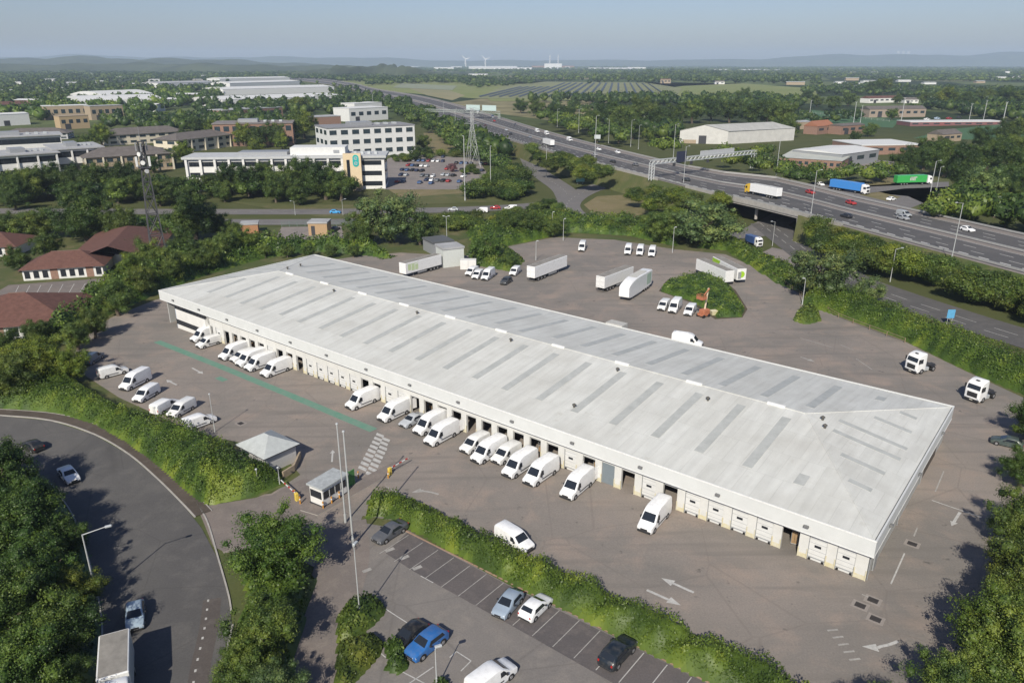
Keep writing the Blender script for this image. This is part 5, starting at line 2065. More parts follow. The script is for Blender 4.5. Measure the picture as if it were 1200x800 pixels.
# the office car park: rows of cars
GE = 'cars in the far office car park'
CC = [('silver', (.40, .42, .44, 1)), ('black', (.015, .016, .018, 1)), ('white', (.75, .75, .74, 1)), ('grey', (.14, .15, .16, 1)), ('blue', (.05, .10, .22, 1)), ('red', (.30, .03, .03, 1)), ('dark blue', (.02, .03, .07, 1))]
rg = random.Random(21)
rows = [((466, 214), (512, 216)), ((470, 206), (520, 208)), ((472, 200), (508, 202)), ((468, 194), (505, 196)), ((474, 189), (520, 190)), ((476, 184), (530, 185)), ((520, 206), (548, 208)), ((524, 199), (566, 201)), ((535, 192), (570, 193)), ((500, 212), (540, 214))]
names = ['nearest', 'second', 'third', 'fourth', 'fifth', 'farthest', 'right-hand near', 'right-hand middle', 'right-hand far', 'inner near']
for ri, (a, b) in enumerate(rows):
    p, q = G(*a), G(*b)
    L = (q - p).length
    d = (q - p).normalized()
    k = 0
    x = 0
    while x < L:
        if rg.random() < .72:
            cn, c = rg.choice(CC)
            m = p + d * x
            nd = Vector((-d.y, d.x, 0))
            k += 1
            car_small.put(Vector((m.x, m.y, zg(m.x, m.y) + .02)), math.atan2(nd.y, nd.x) + (math.pi if rg.random() < .4 else 0), '%s car, %s from left, %s row of the office car park' % (cn, nth(k - 1), names[ri]), GE, c)
        x += 2.9

# ------------------------------------------------------------------ buildings
def frame_px(a, b, vt):
    """Front foot from pixel a to pixel b, top of the left end at row vt: origin, length, height, rotation."""
    p, q = G(*a), G(*b)
    h = height_to(p, vt)
    d = q - p
    return p, math.hypot(d.x, d.y), h, math.atan2(d.y, d.x)

def hip_roof(mb, x0, x1, y0, y1, z, rise, inset=None, m=0, over=.4):
    x0 -= over; x1 += over; y0 -= over; y1 += over
    W = y1 - y0
    i = W / 2 if inset is None else inset
    r0, r1 = (x0 + i, (y0 + y1) / 2, z + rise), (x1 - i, (y0 + y1) / 2, z + rise)
    c = [(x0, y0, z), (x1, y0, z), (x1, y1, z), (x0, y1, z)]
    mb.quad([c[0], c[1], r1, r0], m).quad([c[2], c[3], r0, r1], m).quad([c[3], c[0], r0], m).quad([c[1], c[2], r1], m).quad(c[::-1], m)

def shed(a, b, vt, depth, label, rise=1.2, wall=white, roof=grroof, cat='shed', name='industrial_shed', group=None, door=True, hip=False, arch=False, windows=0):
    p, L, h, rz = frame_px(a, b, vt)
    h = max(h - (rise if rise > 0 else 0) * .4, 2.5)
    t = thing(name, label, cat, p, rz, group)
    w_ = MB().box(0, L, 0, depth, -.3, h).build('wall', wall, t)
    mb = MB()
    if arch:
        n = 8
        rings = []
        for i in range(n + 1):
            f = i / n
            rings.append([(0 - .3, f * depth, h + .02 + rise * math.sin(math.pi * f)), (L + .3, f * depth, h + .02 + rise * math.sin(math.pi * f)), (L + .3, f * depth, h - .05), (-.3, f * depth, h - .05)])
        mb.loft(rings)
    elif hip:
        hip_roof(mb, 0, L, 0, depth, h + .01, rise)
    elif rise <= 0:
        mb.box(-.2, L + .2, -.2, depth + .2, h + .005, h + .5)
        mb.box(.3, L - .3, .3, depth - .3, h + .5, h + .52)
    else:
        mb.quad([(-.3, -.3, h), (L + .3, -.3, h), (L + .3, depth / 2, h + rise), (-.3, depth / 2, h + rise)])
        mb.quad([(L + .3, depth + .3, h), (-.3, depth + .3, h), (-.3, depth / 2, h + rise), (L + .3, depth / 2, h + rise)])
        mb.quad([(-.28, -.3, h - .02), (-.28, depth + .3, h - .02), (-.28, depth / 2, h + rise - .02)]).quad([(L + .28, -.3, h - .02), (L + .28, depth / 2, h + rise - .02), (L + .28, depth + .3, h - .02)])
    mb.build('roof', roof, t)
    if door:
        MB().box(L * .15, L * .15 + min(5, L * .2), -.06, -.003, 0, min(4.5, h * .8)).build('loading_door', dark, t)
    if windows:
        for i in range(windows):
            x = L * (i + .5) / windows
            MB().box(x - L / windows * .28, x + L / windows * .28, -.05, -.003, h * .45, h * .75).build('window', bglass, w_)
    return t

def band_office(a, b, vt, depth, storeys, label, wall=wallw, band=glass, roof=grroof, hip=0, cols=0, cat='office', name='office_building', over=.8, colmat=None, rtop=True, group=None, punched=0, rz_add=0, ends=True):
    """Office block with a window band (or punched windows) per storey on the sides one can see."""
    p, L, h, rz = frame_px(a, b, vt)
    t = thing(name, label, cat, p, rz + rz_add, group)
    if hip: h = max(h - hip, 3)
    w_ = MB().box(0, L, 0, depth, -.5, h).build('wall', wall, t)
    sh = h / storeys
    for s in range(storeys):
        z0, z1 = s * sh + sh * .34, s * sh + sh * .80
        if punched:
            for i in range(punched):
                x = L * (i + .5) / punched
                g = MB().box(x - L / punched * .31, x + L / punched * .31, -.05, -.004, z0, z1).build('window', bglass, w_)
                MB().box(x - L / punched * .33, x + L / punched * .33, -.12, -.004, z0 - .16, z0 - .004).build('sill', wall, g)
            ne = max(2, int(depth / (L / punched)))
            for i in range(ne if ends else 0):
                y = depth * (i + .5) / ne
                for x, e in ((L, 1), (0, -1)):
                    MB().box(min(x + e * .004, x + e * .05), max(x + e * .004, x + e * .05), y - depth / ne * .3, y + depth / ne * .3, z0, z1).build('window', bglass, w_)
        else:
            mb = MB().box(.5, L - .5, -.05, -.004, z0, z1).box(L + .004, L + .05, .5, depth - .5, z0, z1).box(-.05, -.004, .5, depth - .5, z0, z1)
            g = mb.build('window_band', band, w_)
            mm = MB()
            n = max(3, int(L / 3))
            for i in range(1, n):
                x = L * i / n
                mm.box(x - .06, x + .06, -.075, -.051, z0, z1)
            mm.build('mullion', dark, g)
    for i in range(cols):
        x = L * (i + .02) / max(1, cols - 1) if cols > 1 else L / 2
        x = min(max(x, .4), L - .4)
        MB().box(x - .4, x + .4, -.9, -.08, -.3, h - .01).build('column', colmat or wall, t)
    mb = MB()
    if hip:
        hip_roof(mb, 0, L, 0, depth, h + .01, hip, over=over)
        mb.build('roof', roof, t)
    else:
        mb.box(-over, L + over, -over, depth + over, h + .004, h + .55)
        r = mb.build('roof', roof, t)
        if rtop:
            MB().bbox(L * .3, L * .55, depth * .3, depth * .65, h + .555, h + 2.6, .05).build('plant_room', greym, r)
            for i in range(3):
                MB().bbox(L * (.62 + .1 * i), L * (.66 + .1 * i), depth * .4, depth * .55, h + .555, h + 1.6, .05).build('air_unit', galv, r)
    return t

# long white office with the cream entrance tower
p, L, h, rz = frame_px((222, 224), (452, 221), 187)
eo = thing('office_building', 'long white office with dark window bands and a cream entrance tower bearing a teal sign', 'office', p, rz)
d_ = 17
h = max(h, 9.5)
wb = MB().box(0, L, 0, d_, -.5, h).build('wall', wallw, eo)
sh = h / 3
for s in range(3):
    z0, z1 = s * sh + sh * .30, s * sh + sh * .74
    g = MB().box(1.5, L * .79, -.06, -.004, z0, z1).box(L * .885, L - 1.3, -.06, -.004, z0, z1).box(L + .004, L + .06, 1.0, d_ - 1, z0, z1).box(-.06, -.004, 1, d_ - 1, z0, z1).build('window_band', glass, wb)
    mm = MB()
    for i in range(1, 40):
        x = 1.5 + (L * .79 - 1.5) * i / 40
        mm.box(x - .05, x + .05, -.085, -.061, z0, z1)
    mm.build('mullion', dark, g)
for i in range(12):
    x = .5 + i * (L * .78) / 11
    MB().box(x - .5, x + .5, -1.0, -.09, -.5, h - .01).build('column', wallw, eo)
r = MB().box(-1.2, L + 1, -1.2, d_ + 1, h + .004, h + 1.0).build('roof', mat('pale_roof', (.44, .45, .45), .7, var=.1, scale=.2), eo)
MB().bbox(L * .52, L * .80, 3, d_ - 2, h + 1.005, h + 4.4, .06).build('plant_room', white, r)
MB().bbox(L * .25, L * .50, 5, d_ - 3, h + 1.005, h + 2.4, .06).build('plant_room', greym, r)
MB().bbox(L * .74, L * .77, 2.9, 2.99, h + 1.8, h + 3.2, .02).build('louvre', greym, r)
for i in range(4):
    MB().bbox(L * (.84 + .035 * i), L * (.855 + .035 * i), 6, 8, h + 1.005, h + 2.2, .05).build('air_unit', galv, r)
tw = MB().box(L * .795, L * .885, -3.2, -1.21, -.5, h + 2.2).build('entrance_tower', mat('cream_stone', (.62, .50, .33), .8, var=.06), eo)
MB().box(L * .812, L * .828, -3.26, -3.204, 1.5, h - .5).build('stair_window', glass, tw)
teal = mat('teal_sign', (.01, .36, .34), .5)
sx, sz0, sz1, sr_ = L * .859, h - 3.6, h + 1.7, 1.35
sg = MB()
pts = [(sx + sr_ * math.cos(a), sz1 - sr_ + sr_ * math.sin(a)) for a in [math.pi * i / 10 for i in range(11)]] + [(sx + sr_ * math.cos(a), sz0 + sr_ + sr_ * math.sin(a)) for a in [math.pi + math.pi * i / 10 for i in range(11)]]
sg.loft([[(x, -3.3, z) for x, z in pts], [(x, -3.205, z) for x, z in pts]])
so_ = sg.build('sign', teal, tw)
mk = MB()
for z in ((sz0 + sz1) / 2 - 1.1, (sz0 + sz1) / 2 + 1.1):
    for i in range(12):
        a0, a1 = 2 * math.pi * i / 12 + .5, 2 * math.pi * (i + .85) / 12 + .5
        if i == 10: continue
        mk.loft([[(sx + .5 * math.cos(a), y, z + .5 * math.sin(a)) for a in (a0, a1)] + [(sx + .8 * math.cos(a), y, z + .8 * math.sin(a)) for a in (a1, a0)] for y in (-3.34, -3.302)])
    mk.box(sx - .5, sx + .5, -3.34, -3.302, z - .11, z + .11)
mk.build('sign_mark', line_w, so_)
MB().box(L * .80, L * .88, -6, -3.3, -.5, 2.8).build('porch', buff, eo)

band_office((386, 186), (487, 180), 151, 26, 3, 'white office with three rows of square windows behind the long office', wall=white, roof=mat('mid_grey_roof', (.23, .23, .24), .8, var=.15, scale=.2), punched=8, over=.3)
band_office((252, 172), (345, 170), 146, 28, 2, 'low brown-roofed office between the white office and the hedged sheds', wall=brick, roof=mat('brown_grey_roof', (.20, .18, .17), .8, var=.15, scale=.2), punched=9, rtop=True, over=.5)
band_office((0, 212), (72, 206), 184, 26, 2, 'grey-roofed office with white columns at the left edge', wall=wallw, band=glass, cols=4, over=1.4)
band_office((70, 204), (124, 200), 176, 30, 2, 'grey-roofed office with white columns right of its twin near the left edge', wall=wallw, band=glass, cols=4, over=1.4)
band_office((-30, 190), (76, 184), 163, 24, 2, 'big grey-roofed office set back behind the two with white columns', wall=wallw, band=glass, over=1.2)
BR = dict(wall=buff, roof=dkroof, over=1.0, cat='office')
band_office((102, 205), (205, 198), 176, 20, 2, 'buff office with dark hipped roof behind the lattice mast', hip=4, punched=9, cols=6, colmat=cream, **BR)
band_office((128, 171), (218, 165), 152, 18, 2, 'cream office with a dark hipped roof, back row left of two', hip=4, punched=8, wall=cream, roof=dkroof, over=1.0)
band_office((209, 180), (284, 170), 158, 20, 2, 'cream colonnaded office with dark hipped roof left of the white offices', hip=3.5, punched=7, cols=6, wall=cream, roof=dkroof, over=1.0, colmat=cream)
band_office((0, 165), (80, 163), 152, 20, 2, 'brown-roofed office with pale top at the far left edge', hip=3.5, punched=8, wall=mat('pale_grey_wall', (.42, .42, .42), .8), roof=dkroof, over=1.0)
shed((54, 141), (106, 139), 125, 18, 'beige two-storey block with a white top floor among trees at left', rise=0, wall=buff, roof=white, windows=6)
shed((72, 152), (106, 150), 137, 12, 'low beige block with green glass at left', rise=0, wall=mat('ochre_wall', (.40, .30, .18), .8), roof=buff, windows=4)
shed((108, 141), (146, 139), 125, 14, 'small buff office with square windows below the white curved roofs', rise=0, wall=buff, roof=grroof, windows=5)
shed((96, 128), (192, 125), 116.5, 110, 'wide pale shed with a curved roof among trees at left', rise=4, arch=True, roof=mat('pale_sheet', (.60, .60, .58), .7, var=.1), door=False)
shed((122, 121), (180, 118), 110, 70, 'farther pale shed with a curved roof among trees at left', rise=5, arch=True, roof=MATS['pale_sheet'], door=False)
shed((0, 135), (40, 133), 122, 30, 'red-roofed building at the far left among trees', rise=3, wall=buff, roof=browntile)
shed((0, 148), (36, 146), 134, 20, 'low pale sheds at the far left behind the brown-roofed office', rise=1, roof=MATS['pale_sheet'])
shed((262, 142), (332, 137), 130, 25, 'flat red brick block behind the cream offices', rise=0, wall=brick, roof=grroof, windows=8)
psheet = MATS['pale_sheet']
for i, (a, b, vt, dep_, lab) in enumerate([((262, 126), (405, 120), 116, 95, 'nearest of the long white warehouses in the upper left'), ((262, 112), (392, 108), 104, 80, 'second long white warehouse in the upper left'),
                                    ((270, 104), (352, 101), 97, 60, 'third long white warehouse in the upper left'), ((258, 98), (340, 96), 92, 60, 'farthest pale warehouse of the upper left group')]):
    shed(a, b, vt, dep_, lab, rise=3, roof=psheet, group='white warehouses', door=False, name='warehouse', cat='warehouse')
shed((186, 104), (250, 102), 97, 60, 'pale grey warehouse left of the long white ones', rise=3, roof=grroof, name='warehouse', cat='warehouse', door=False)
shed((362, 149), (400, 147), 138, 20, 'small red building beside the white warehouses', rise=0, wall=brick, roof=grroof)
shed((410, 143), (455, 140), 128, 26, 'pale flat office with stepped roof behind the white office', rise=0, roof=psheet, windows=5)
shed((416, 133), (448, 131), 122, 24, 'small pale building in the trees left of the motorway', rise=0, roof=psheet)

# brown tiled bungalows at the left
def bungalow(a, b, vt, depth, label, wing=None, rise=3.2, wins=9):
    p, L, h, rz = frame_px(a, b, vt)
    h = 2.9
    t = thing('bungalow', label, 'bungalow', p, rz)
    w_ = MB().box(0, L, 0, depth, -.4, h).build('wall', wallw, t)
    for i in range(wins):
        x = L * (i + .5) / wins
        if i % 4 == 3:
            MB().box(x - L / wins * .42, x + L / wins * .42, -.05, -.004, -.1, h - .1).build('brick_panel', brick, w_)
        else:
            g = MB().box(x - L / wins * .3, x + L / wins * .3, -.05, -.004, .5, 2.4).build('window', glass, w_)
            MB().box(x - L / wins * .33, x + L / wins * .33, -.10, -.004, .38, .49).build('sill', white, g)
    mb = MB()
    hip_roof(mb, 0, L, 0, depth, h + .01, rise, over=.8)
    r = mb.build('roof', browntile, t)
    MB().cyl((depth / 2, depth / 2, h + rise + .03), (L - depth / 2, depth / 2, h + rise + .03), .14, .14, 6).build('ridge_tile', mat('ridge_tile', (.16, .10, .08), .8), r)
    if wing:
        x0, x1, y1 = wing
        MB().box(x0, x1, depth + .01, y1, -.4, h).build('wall', wallw, t)
        mb = MB()
        W = x1 - x0
        zz = h + rise + .6
        e = .8
        mb.quad([(x0 - e, depth * .3, h + .02), (x0 - e, y1 + e, h + .02), ((x0 + x1) / 2, y1 - W / 2, zz), ((x0 + x1) / 2, depth / 2, zz)])
        mb.quad([(x1 + e, depth * .3, h + .02), (x1 + e, y1 + e, h + .02), ((x0 + x1) / 2, y1 - W / 2, zz), ((x0 + x1) / 2, depth / 2, zz)])
        mb.quad([(x0 - e, y1 + e, h + .02), (x1 + e, y1 + e, h + .02), ((x0 + x1) / 2, y1 - W / 2, zz)])
        mb.build('roof', browntile, t)
    return t
bungalow((28, 329), (122, 323), 312, 12, 'white walled bungalow with brown hipped tile roof beside the marked car stalls', wing=(9, 31, 46))
bungalow((-90, 303), (20, 300), 290, 14, 'long brown-roofed bungalow wing at the left edge behind trees', wins=8)
bungalow((-70, 404), (84, 392), 370, 21, 'nearer brown-roofed bungalow at the left edge among trees', rise=4.2, wins=8)
drape('stall_paving', pxpoly([(-20, 352), (10, 334), (124, 326), (140, 334), (130, 344), (20, 352)]), M_pave, L3)
for i in range(9):
    u = 16 + i * 13
    line_px((u, 347 - i * .8), (u + 6, 335 - i * .5), .13)
drape('stall_paving', pxpoly([(124, 326), (140, 322), (143, 340), (132, 344)]), M_pave, L4)

# hexagonal-ended grey hut by the gate
q = G(330, 556)
hd = dir_px((293, 546), (330, 556))
p0 = G(294, 552)
t = thing('gate_hut', 'pale grey hut with a hipped roof beside the hedge at the yard gate', 'hut', D(0, 0), TH)
c = G(316, 540)
t.location = c
hw = mat('hut_panel', (.44, .43, .42), .8, var=.08)
w_ = MB().bbox(-3.0, 3.0, -2.5, 2.5, -.1, 2.7, .05).build('wall', hw, t)
MB().box(-2.4, -1.0, -2.56, -2.504, 1.2, 2.2).build('window', bglass, w_)
MB().box(1.4, 2.3, -2.56, -2.504, 0, 2.0).build('door', greym, w_)
mb = MB()
hip_roof(mb, -3.0, 3.0, -2.5, 2.5, 2.71, 1.6, over=.45, inset=2.95)
mb.build('roof', mat('hut_roof', (.40, .42, .41), .7, var=.12, scale=1), t)
MB().box(-3.45, 3.45, -2.97, -2.955, 2.58, 2.70).box(3.455, 3.47, -2.95, 2.95, 2.58, 2.70).build('gutter', dark, t)

# glazed gatehouse booth, barriers and the green cabinet
bx = dir_px((372, 588), (398, 572))
bz = math.atan2(bx.y, bx.x)
c = G(386, 583)
t = thing('security_booth', 'small white security booth with dark windows between the gate barriers', 'booth', c, bz)
t.scale = (.88, .88, .92)
w_ = MB().bbox(-2.4, 2.4, -1.3, 1.3, .25, 2.9, .05).build('wall', wallw, t)
MB().box(-2.2, 2.2, -1.36, -1.304, 1.25, 2.35).box(-2.46, -2.404, -1.1, 1.1, 1.25, 2.35).box(2.404, 2.46, -1.1, 1.1, 1.25, 2.35).build('window', glass, w_)
fr = MB()
for x in (-1.1, 0, 1.1):
    fr.box(x - .05, x + .05, -1.39, -1.361, 1.25, 2.35)
fr.build('mullion', white, w_)
MB().bbox(-2.7, 2.7, -1.6, 1.6, 2.905, 3.15, .04).build('roof', mat('booth_roof', (.36, .38, .38), .7, var=.2, scale=1.5), t)
MB().box(-2.5, 2.5, -1.4, 1.4, -.05, .245).build('plinth', dark, t)
isl = MB()
ip = [G(352, 598), G(372, 604), G(476, 545), G(462, 541)]
o = drape('traffic_island', [(a.x, a.y) for a in ip], M_pave, .10)
wr = MB()
for i in range(4):
    a, b = ip[i], ip[(i + 1) % 4]
    wr.quad([(a.x, a.y, a.z - .05), (b.x, b.y, b.z - .05), (b.x, b.y, b.z + .10), (a.x, a.y, a.z + .10)])
wr.build('kerb', conc)['kind'] = 'structure'
grn = mat('green_cabinet', (.07, .20, .06), .6, var=.15)
for i, (u, v) in enumerate([(404, 573), (411, 570)]):
    t = thing('green_gate_panel', 'green steel gate panel right of the security booth, %s one' % ('left' if i == 0 else 'right'), 'gate panel', G(u, v), bz, 'green gate panels')
    mb = MB()
    for k in range(6):
        mb.box(-.75 + k * .27, -.53 + k * .27, -.04, .04, .1, 2.2)
    mb.build('bar_panel', grn, t)
    MB().box(-.8, .85, -.06, .06, 2.2, 2.3).box(-.8, .85, -.06, .06, .02, .1).build('rail', grn, t)
orange_p = mat('orange_bollard', (.50, .24, .05), .6, var=.2)
yb = [(346, 582, 'left end of the booth'), (352, 590, 'front left of the booth'), (379, 596, 'front of the booth'), (389, 590, 'front right of the booth'), (398, 584, 'right end of the booth'), (455, 560, 'barrier by the crossing'), (420, 560, 'crossing foot')]
for i, (u, v, w2) in enumerate(yb):
    q = G(u, v)
    t = thing('bollard', 'short yellow-orange bollard at the ' + w2, 'bollard', q, 0, 'bollards around the security booth')
    MB().cyl((0, 0, 0), (0, 0, 1.05), .10, .10, 10).build('post', orange_p, t, smooth=40)
    MB().cyl((0, 0, .62), (0, 0, .80), .106, .106, 10).build('reflective_band', white, t, smooth=40)
def barrier(u, v, d, Ln, label):
    q = G(u, v)
    t = thing('barrier_gate', label, 'barrier', q, math.atan2(d.y, d.x), 'gate barriers')
    MB().bbox(-.25, .25, -.2, .2, 0, 1.1, .04).build('post_box', yel, t)
    MB().box(.2, Ln, -.05, .05, .90, 1.02).build('boom', white, t)
    mb = MB()
    for i in range(int(Ln / 1.2)):
        mb.box(.6 + i * 1.2, 1.1 + i * 1.2, -.054, .054, .896, 1.024)
    mb.build('red_band', red, t)
barrier(348, 586, dir_px((348, 586), (330, 570)), 4.5, 'lifting barrier across the entry lane left of the booth')
barrier(457, 556, dir_px((420, 560), (456, 540)), 3.6, 'yellow gate post with a boom beside the zebra crossing')

# barn and workshops beyond the motorway
p, L, h, rz = frame_px((848, 173), (908, 166), 142)
barn = thing('barn', 'big white barn with a grey pitched roof beyond the motorway', 'barn', G(796, 168), 0)
p, q = G(796, 168), G(852, 169)
d = (q - p)
LB = d.length
barn.rotation_euler[2] = math.atan2(d.y, d.x)
hb = 9.0
dl = 64
w_ = MB()
w_.add([(0, 0, -.2), (LB, 0, -.2), (LB, 0, hb), (LB / 2, 0, hb + 4), (0, 0, hb)], [(0, 1, 2, 3, 4)])
wv = Vector((.80, .60, 0))
br = wv * dl
w_.add([(0, 0, -.2), (0, 0, hb), (br.x, br.y, hb), (br.x, br.y, -.2)], [(0, 1, 2, 3)])
w_.add([(LB, 0, -.2), (LB, 0, hb), (LB + br.x, br.y, hb), (LB + br.x, br.y, -.2)], [(0, 1, 2, 3)])
w_.add([(br.x, br.y, -.2), (br.x + LB, br.y, -.2), (br.x + LB, br.y, hb), (br.x + LB / 2, br.y, hb + 4), (br.x, br.y, hb)], [(0, 1, 2, 3, 4)])
bw = w_.build('wall', mat('barn_white', (.52, .51, .48), .8, var=.1, scale=.3), barn)
r = MB()
e = .5
r.quad([(-e, -.4, hb - .2), (LB / 2, -.4, hb + 4.05), (LB / 2 + br.x, br.y, hb + 4.05), (br.x - e, br.y, hb - .2)])
r.quad([(LB + e, -.4, hb - .2), (LB / 2, -.4, hb + 4.05), (LB / 2 + br.x, br.y, hb + 4.05), (LB + br.x + e, br.y, hb - .2)])
r.build('roof', mat('barn_roof', (.36, .36, .34), .8, var=.12, scale=.2), barn)
MB().box(LB * .40, LB * .56, -.08, -.004, 0, hb * .62).build('doorway', dark, bw)
MB().box(LB * .08, LB * .35, -.08, -.004, 0, 2.6).build('brick_base', buff, bw)
shed((912, 196), (985, 200), 183, 58, 'long brick workshop with pale green-grey roof beyond the motorway', rise=1.5, wall=brick, roof=mat('pale_green_roof', (.42, .43, .39), .8, var=.1, scale=.2), windows=10, door=False, cat='workshop', name='workshop')
shed((985, 197), (1028, 190), 180, 30, 'grey-walled workshop right of the long brick one', rise=1.2, wall=greym, roof=psheet, cat='workshop', name='workshop', windows=3)
shed((1008, 182), (1080, 180), 171, 34, 'brick building with pale flat roof behind the workshops', rise=0, wall=brick, roof=psheet, windows=5, cat='workshop', name='workshop')
shed((957, 158), (976, 156), 146, 12, 'small orange-roofed brick house beyond the workshops', rise=4, wall=brick, roof=mat('orange_tiles', (.30, .13, .075), .8, var=.2), cat='house', name='house', windows=2, door=False)
shed((985, 158), (1012, 156), 147, 12, 'row of brick garages right of the orange-roofed house', rise=1.5, wall=brick, roof=dkroof, cat='garage', name='garage_row', windows=3)
shed((930, 152), (950, 151), 143, 14, 'low brick store left of the orange-roofed house', rise=1, wall=buff, roof=grroof, cat='store', name='brick_store')
shed((1018, 138), (1084, 137), 127, 16, 'dark-roofed clubhouse beside the sports pitch', rise=3, wall=mat('club_wall', (.30, .24, .19), .8), roof=dkroof, cat='clubhouse', name='clubhouse', windows=8)
shed((1066, 148), (1178, 146), 143.5, 22, 'long low grandstand with a pale roof beside the sports pitch', rise=0, wall=mat('stand_wall', (.13, .10, .11), .8, scale=.05, col2=(.26, .08, .07)), roof=psheet, cat='grandstand', name='grandstand', windows=9, door=False)
shed((1018, 121), (1054, 120), 114.5, 16, 'white houses with brown roofs among trees at right', rise=3, wall=wallw, roof=browntile, cat='house', name='house', windows=6)
shed((1060, 121), (1076, 121), 116, 12, 'small white house right of the brown-roofed ones', rise=3, wall=wallw, roof=dkroof, cat='house', name='house', windows=3)
shed((1104, 167), (1126, 165), 156, 12, 'buff house among dark trees at right', rise=3, wall=buff, roof=dkroof, cat='house', name='house', windows=3)
shed((774, 98), (786, 98), 93, 12, 'buff house among the hilltop trees', rise=2, wall=buff, roof=browntile, cat='house', name='house', windows=3)
shed((838, 99), (849, 99), 95.5, 12, 'white cottage at the edge of the green hill field', rise=3, wall=wallw, roof=dkroof, cat='house', name='house', windows=2)
for i, (u, v, l) in enumerate([(1086, 141, 'white'), (1098, 140, 'pale blue'), (1112, 140, 'red'), (1124, 139, 'dark')]):
    car_small.put(G(u, v), .4, l + ' vehicle parked behind the grandstand', 'vehicles behind the grandstand', [(.7, .7, .7, 1), (.4, .5, .6, 1), (.3, .04, .04, 1), (.03, .03, .03, 1)][i], (1.6, 1.6, 1.6))
# white hut and brick sheds by the dual carriageway, grey store behind the trailer
for (a, b, vt, dp, lab, w1, r1, wn) in [((362, 276), (384, 276), 262, 6, 'open brick and timber shelter beside the gravel yard', mat('timber_wall', (.38, .26, .15), .8), grroof, 0),
                                  ((283, 274), (303, 273), 264, 5, 'small orange brick hut near the dual carriageway', mat('orange_brick', (.36, .19, .10), .8), grroof, 0),
                                  ((520, 314), (544, 311), 293, 6, 'grey clad store at the end of the green lettered trailer', mat('store_cladding', (.52, .54, .51), .7, var=.1), grroof, 0),
                                  ((508, 299), (532, 296), 286, 8, 'dark grey roofed shed behind the grey clad store', greym, mat('charcoal_roof', (.10, .105, .11), .7), 0)]:
    shed(a, b, vt, dp, lab, rise=0 if wn == 0 else 1, wall=w1, roof=r1, cat='hut', name='store_hut', door=lab.startswith('open'))
gy = drape('gravel_yard', pxpoly([(318, 290), (330, 266), (400, 265), (405, 288)]), M_mpale, L2)
put_px(car_drive, (372, 285), (384, 283), 'dark car beside the timber shelter', (.03, .03, .04, 1), GO)
put_px(car_drive, (388, 272), (398, 268), 'grey car right of the timber shelter', (.10, .10, .10, 1), GO)
MBs = MB()
t = thing('storage_box', 'white storage container beside the grey clad store', 'container', G(549, 315), 0)
MB().bbox(-2.2, 2.2, -1.2, 1.2, .1, 2.7, .04).build('box', wallw, t)
MB().box(-.02, .02, -1.23, -1.203, .2, 2.6).build('door_gap', dark, t)

# ------------------------------------------------------------------ street furniture
steel = mat('lamp_post_steel', (.46, .47, .46), .5, metal=.2, var=.08)
def lamp_post(u, v, vt, label, arm=1.6, rz=0.0, double=False, group='lamp posts', z=None, r=.09, H=None, conc_=False):
    p = G(u, v) if z is None else GZ(u, v, z)
    h = H or height_to(p, vt)
    t = thing('lamp_post', label, 'lamp post', p, rz, group)
    k = max(1.0, h / 9)
    MB().cyl((0, 0, -.05), (0, 0, 1.2), r * 1.5 * k, r * 1.5 * k, 8).cyl((0, 0, 1.2), (0, 0, h), r * k, r * .7 * k, 8).build('post', steel, t, smooth=40)
    for s in ((1, -1) if double else (1,)):
        if arm > 0:
            MB().cyl((0, 0, h - .05), (s * arm, 0, h + .25), r * .6, r * .5, 6).build('arm', steel, t)
        if arm > 0:
            MB().bbox(s * arm - .32, s * arm + .32, -.14, .14, h + .14, h + .32, .04).build('lantern', galv, t)
        else:
            MB().bbox(-.13, .13, -.13, .13, h, h + .16, .03).build('post_cap', galv, t)
    return t
lamp_post(422, 724, 640, 'pale lamp post rising from the shrub bed in the front car park', arm=.25, rz=1.2, r=.065)
lamp_post(512, 806, 760, 'thin lamp post in the car park beside the bright blue car', arm=.3, rz=.4, r=.06)
lamp_post(114, 702, 626, 'curved-arm lamp post among the trees on the estate road', arm=2.4, rz=.5)
lamp_post(405, 612, 497, 'tall white mast by the booth, left of the pair', arm=0, r=.07)
lamp_post(414, 640, 506, 'tall white mast by the booth with a collar, right of the pair', arm=0, r=.07)
lamp_post(252, 506, 462, 'thin pale post by the last van along the left hedge', arm=0, r=.06)
lamp_post(186, 506, 478, 'thin pale post standing in the long left hedge', arm=0, r=.05)
lamp_post(303, 572, 550, 'short lamp with a white head on the grass by the hut', arm=0, r=.06)
lamp_post(328, 568, 548, 'short lamp post at the hut corner', arm=0, r=.05)
lamp_post(940, 357, 327, 'white lamp post at the hedge corner of the back yard', arm=.5, rz=3.3)
lamp_post(524, 290, 254, 'lamp post behind the grey store by the dual carriageway', arm=.8, rz=0, double=True)
lamp_post(628, 305, 283, 'lamp post beside the bush behind the long trailer', arm=.4)
lamp_post(660, 282, 257, 'slim lamp post behind the lone van in the back yard', arm=.4)
lamp_post(647, 272, 249, 'slim lamp post at the rear hedge left of the lone van', arm=.4)
lamp_post(788, 296, 267, 'lamp post at the planted corner by three vans', arm=.4)
lamp_post(1043, 330, 292, 'lamp post leaning over the slip road scrub', arm=2.0, rz=.3)
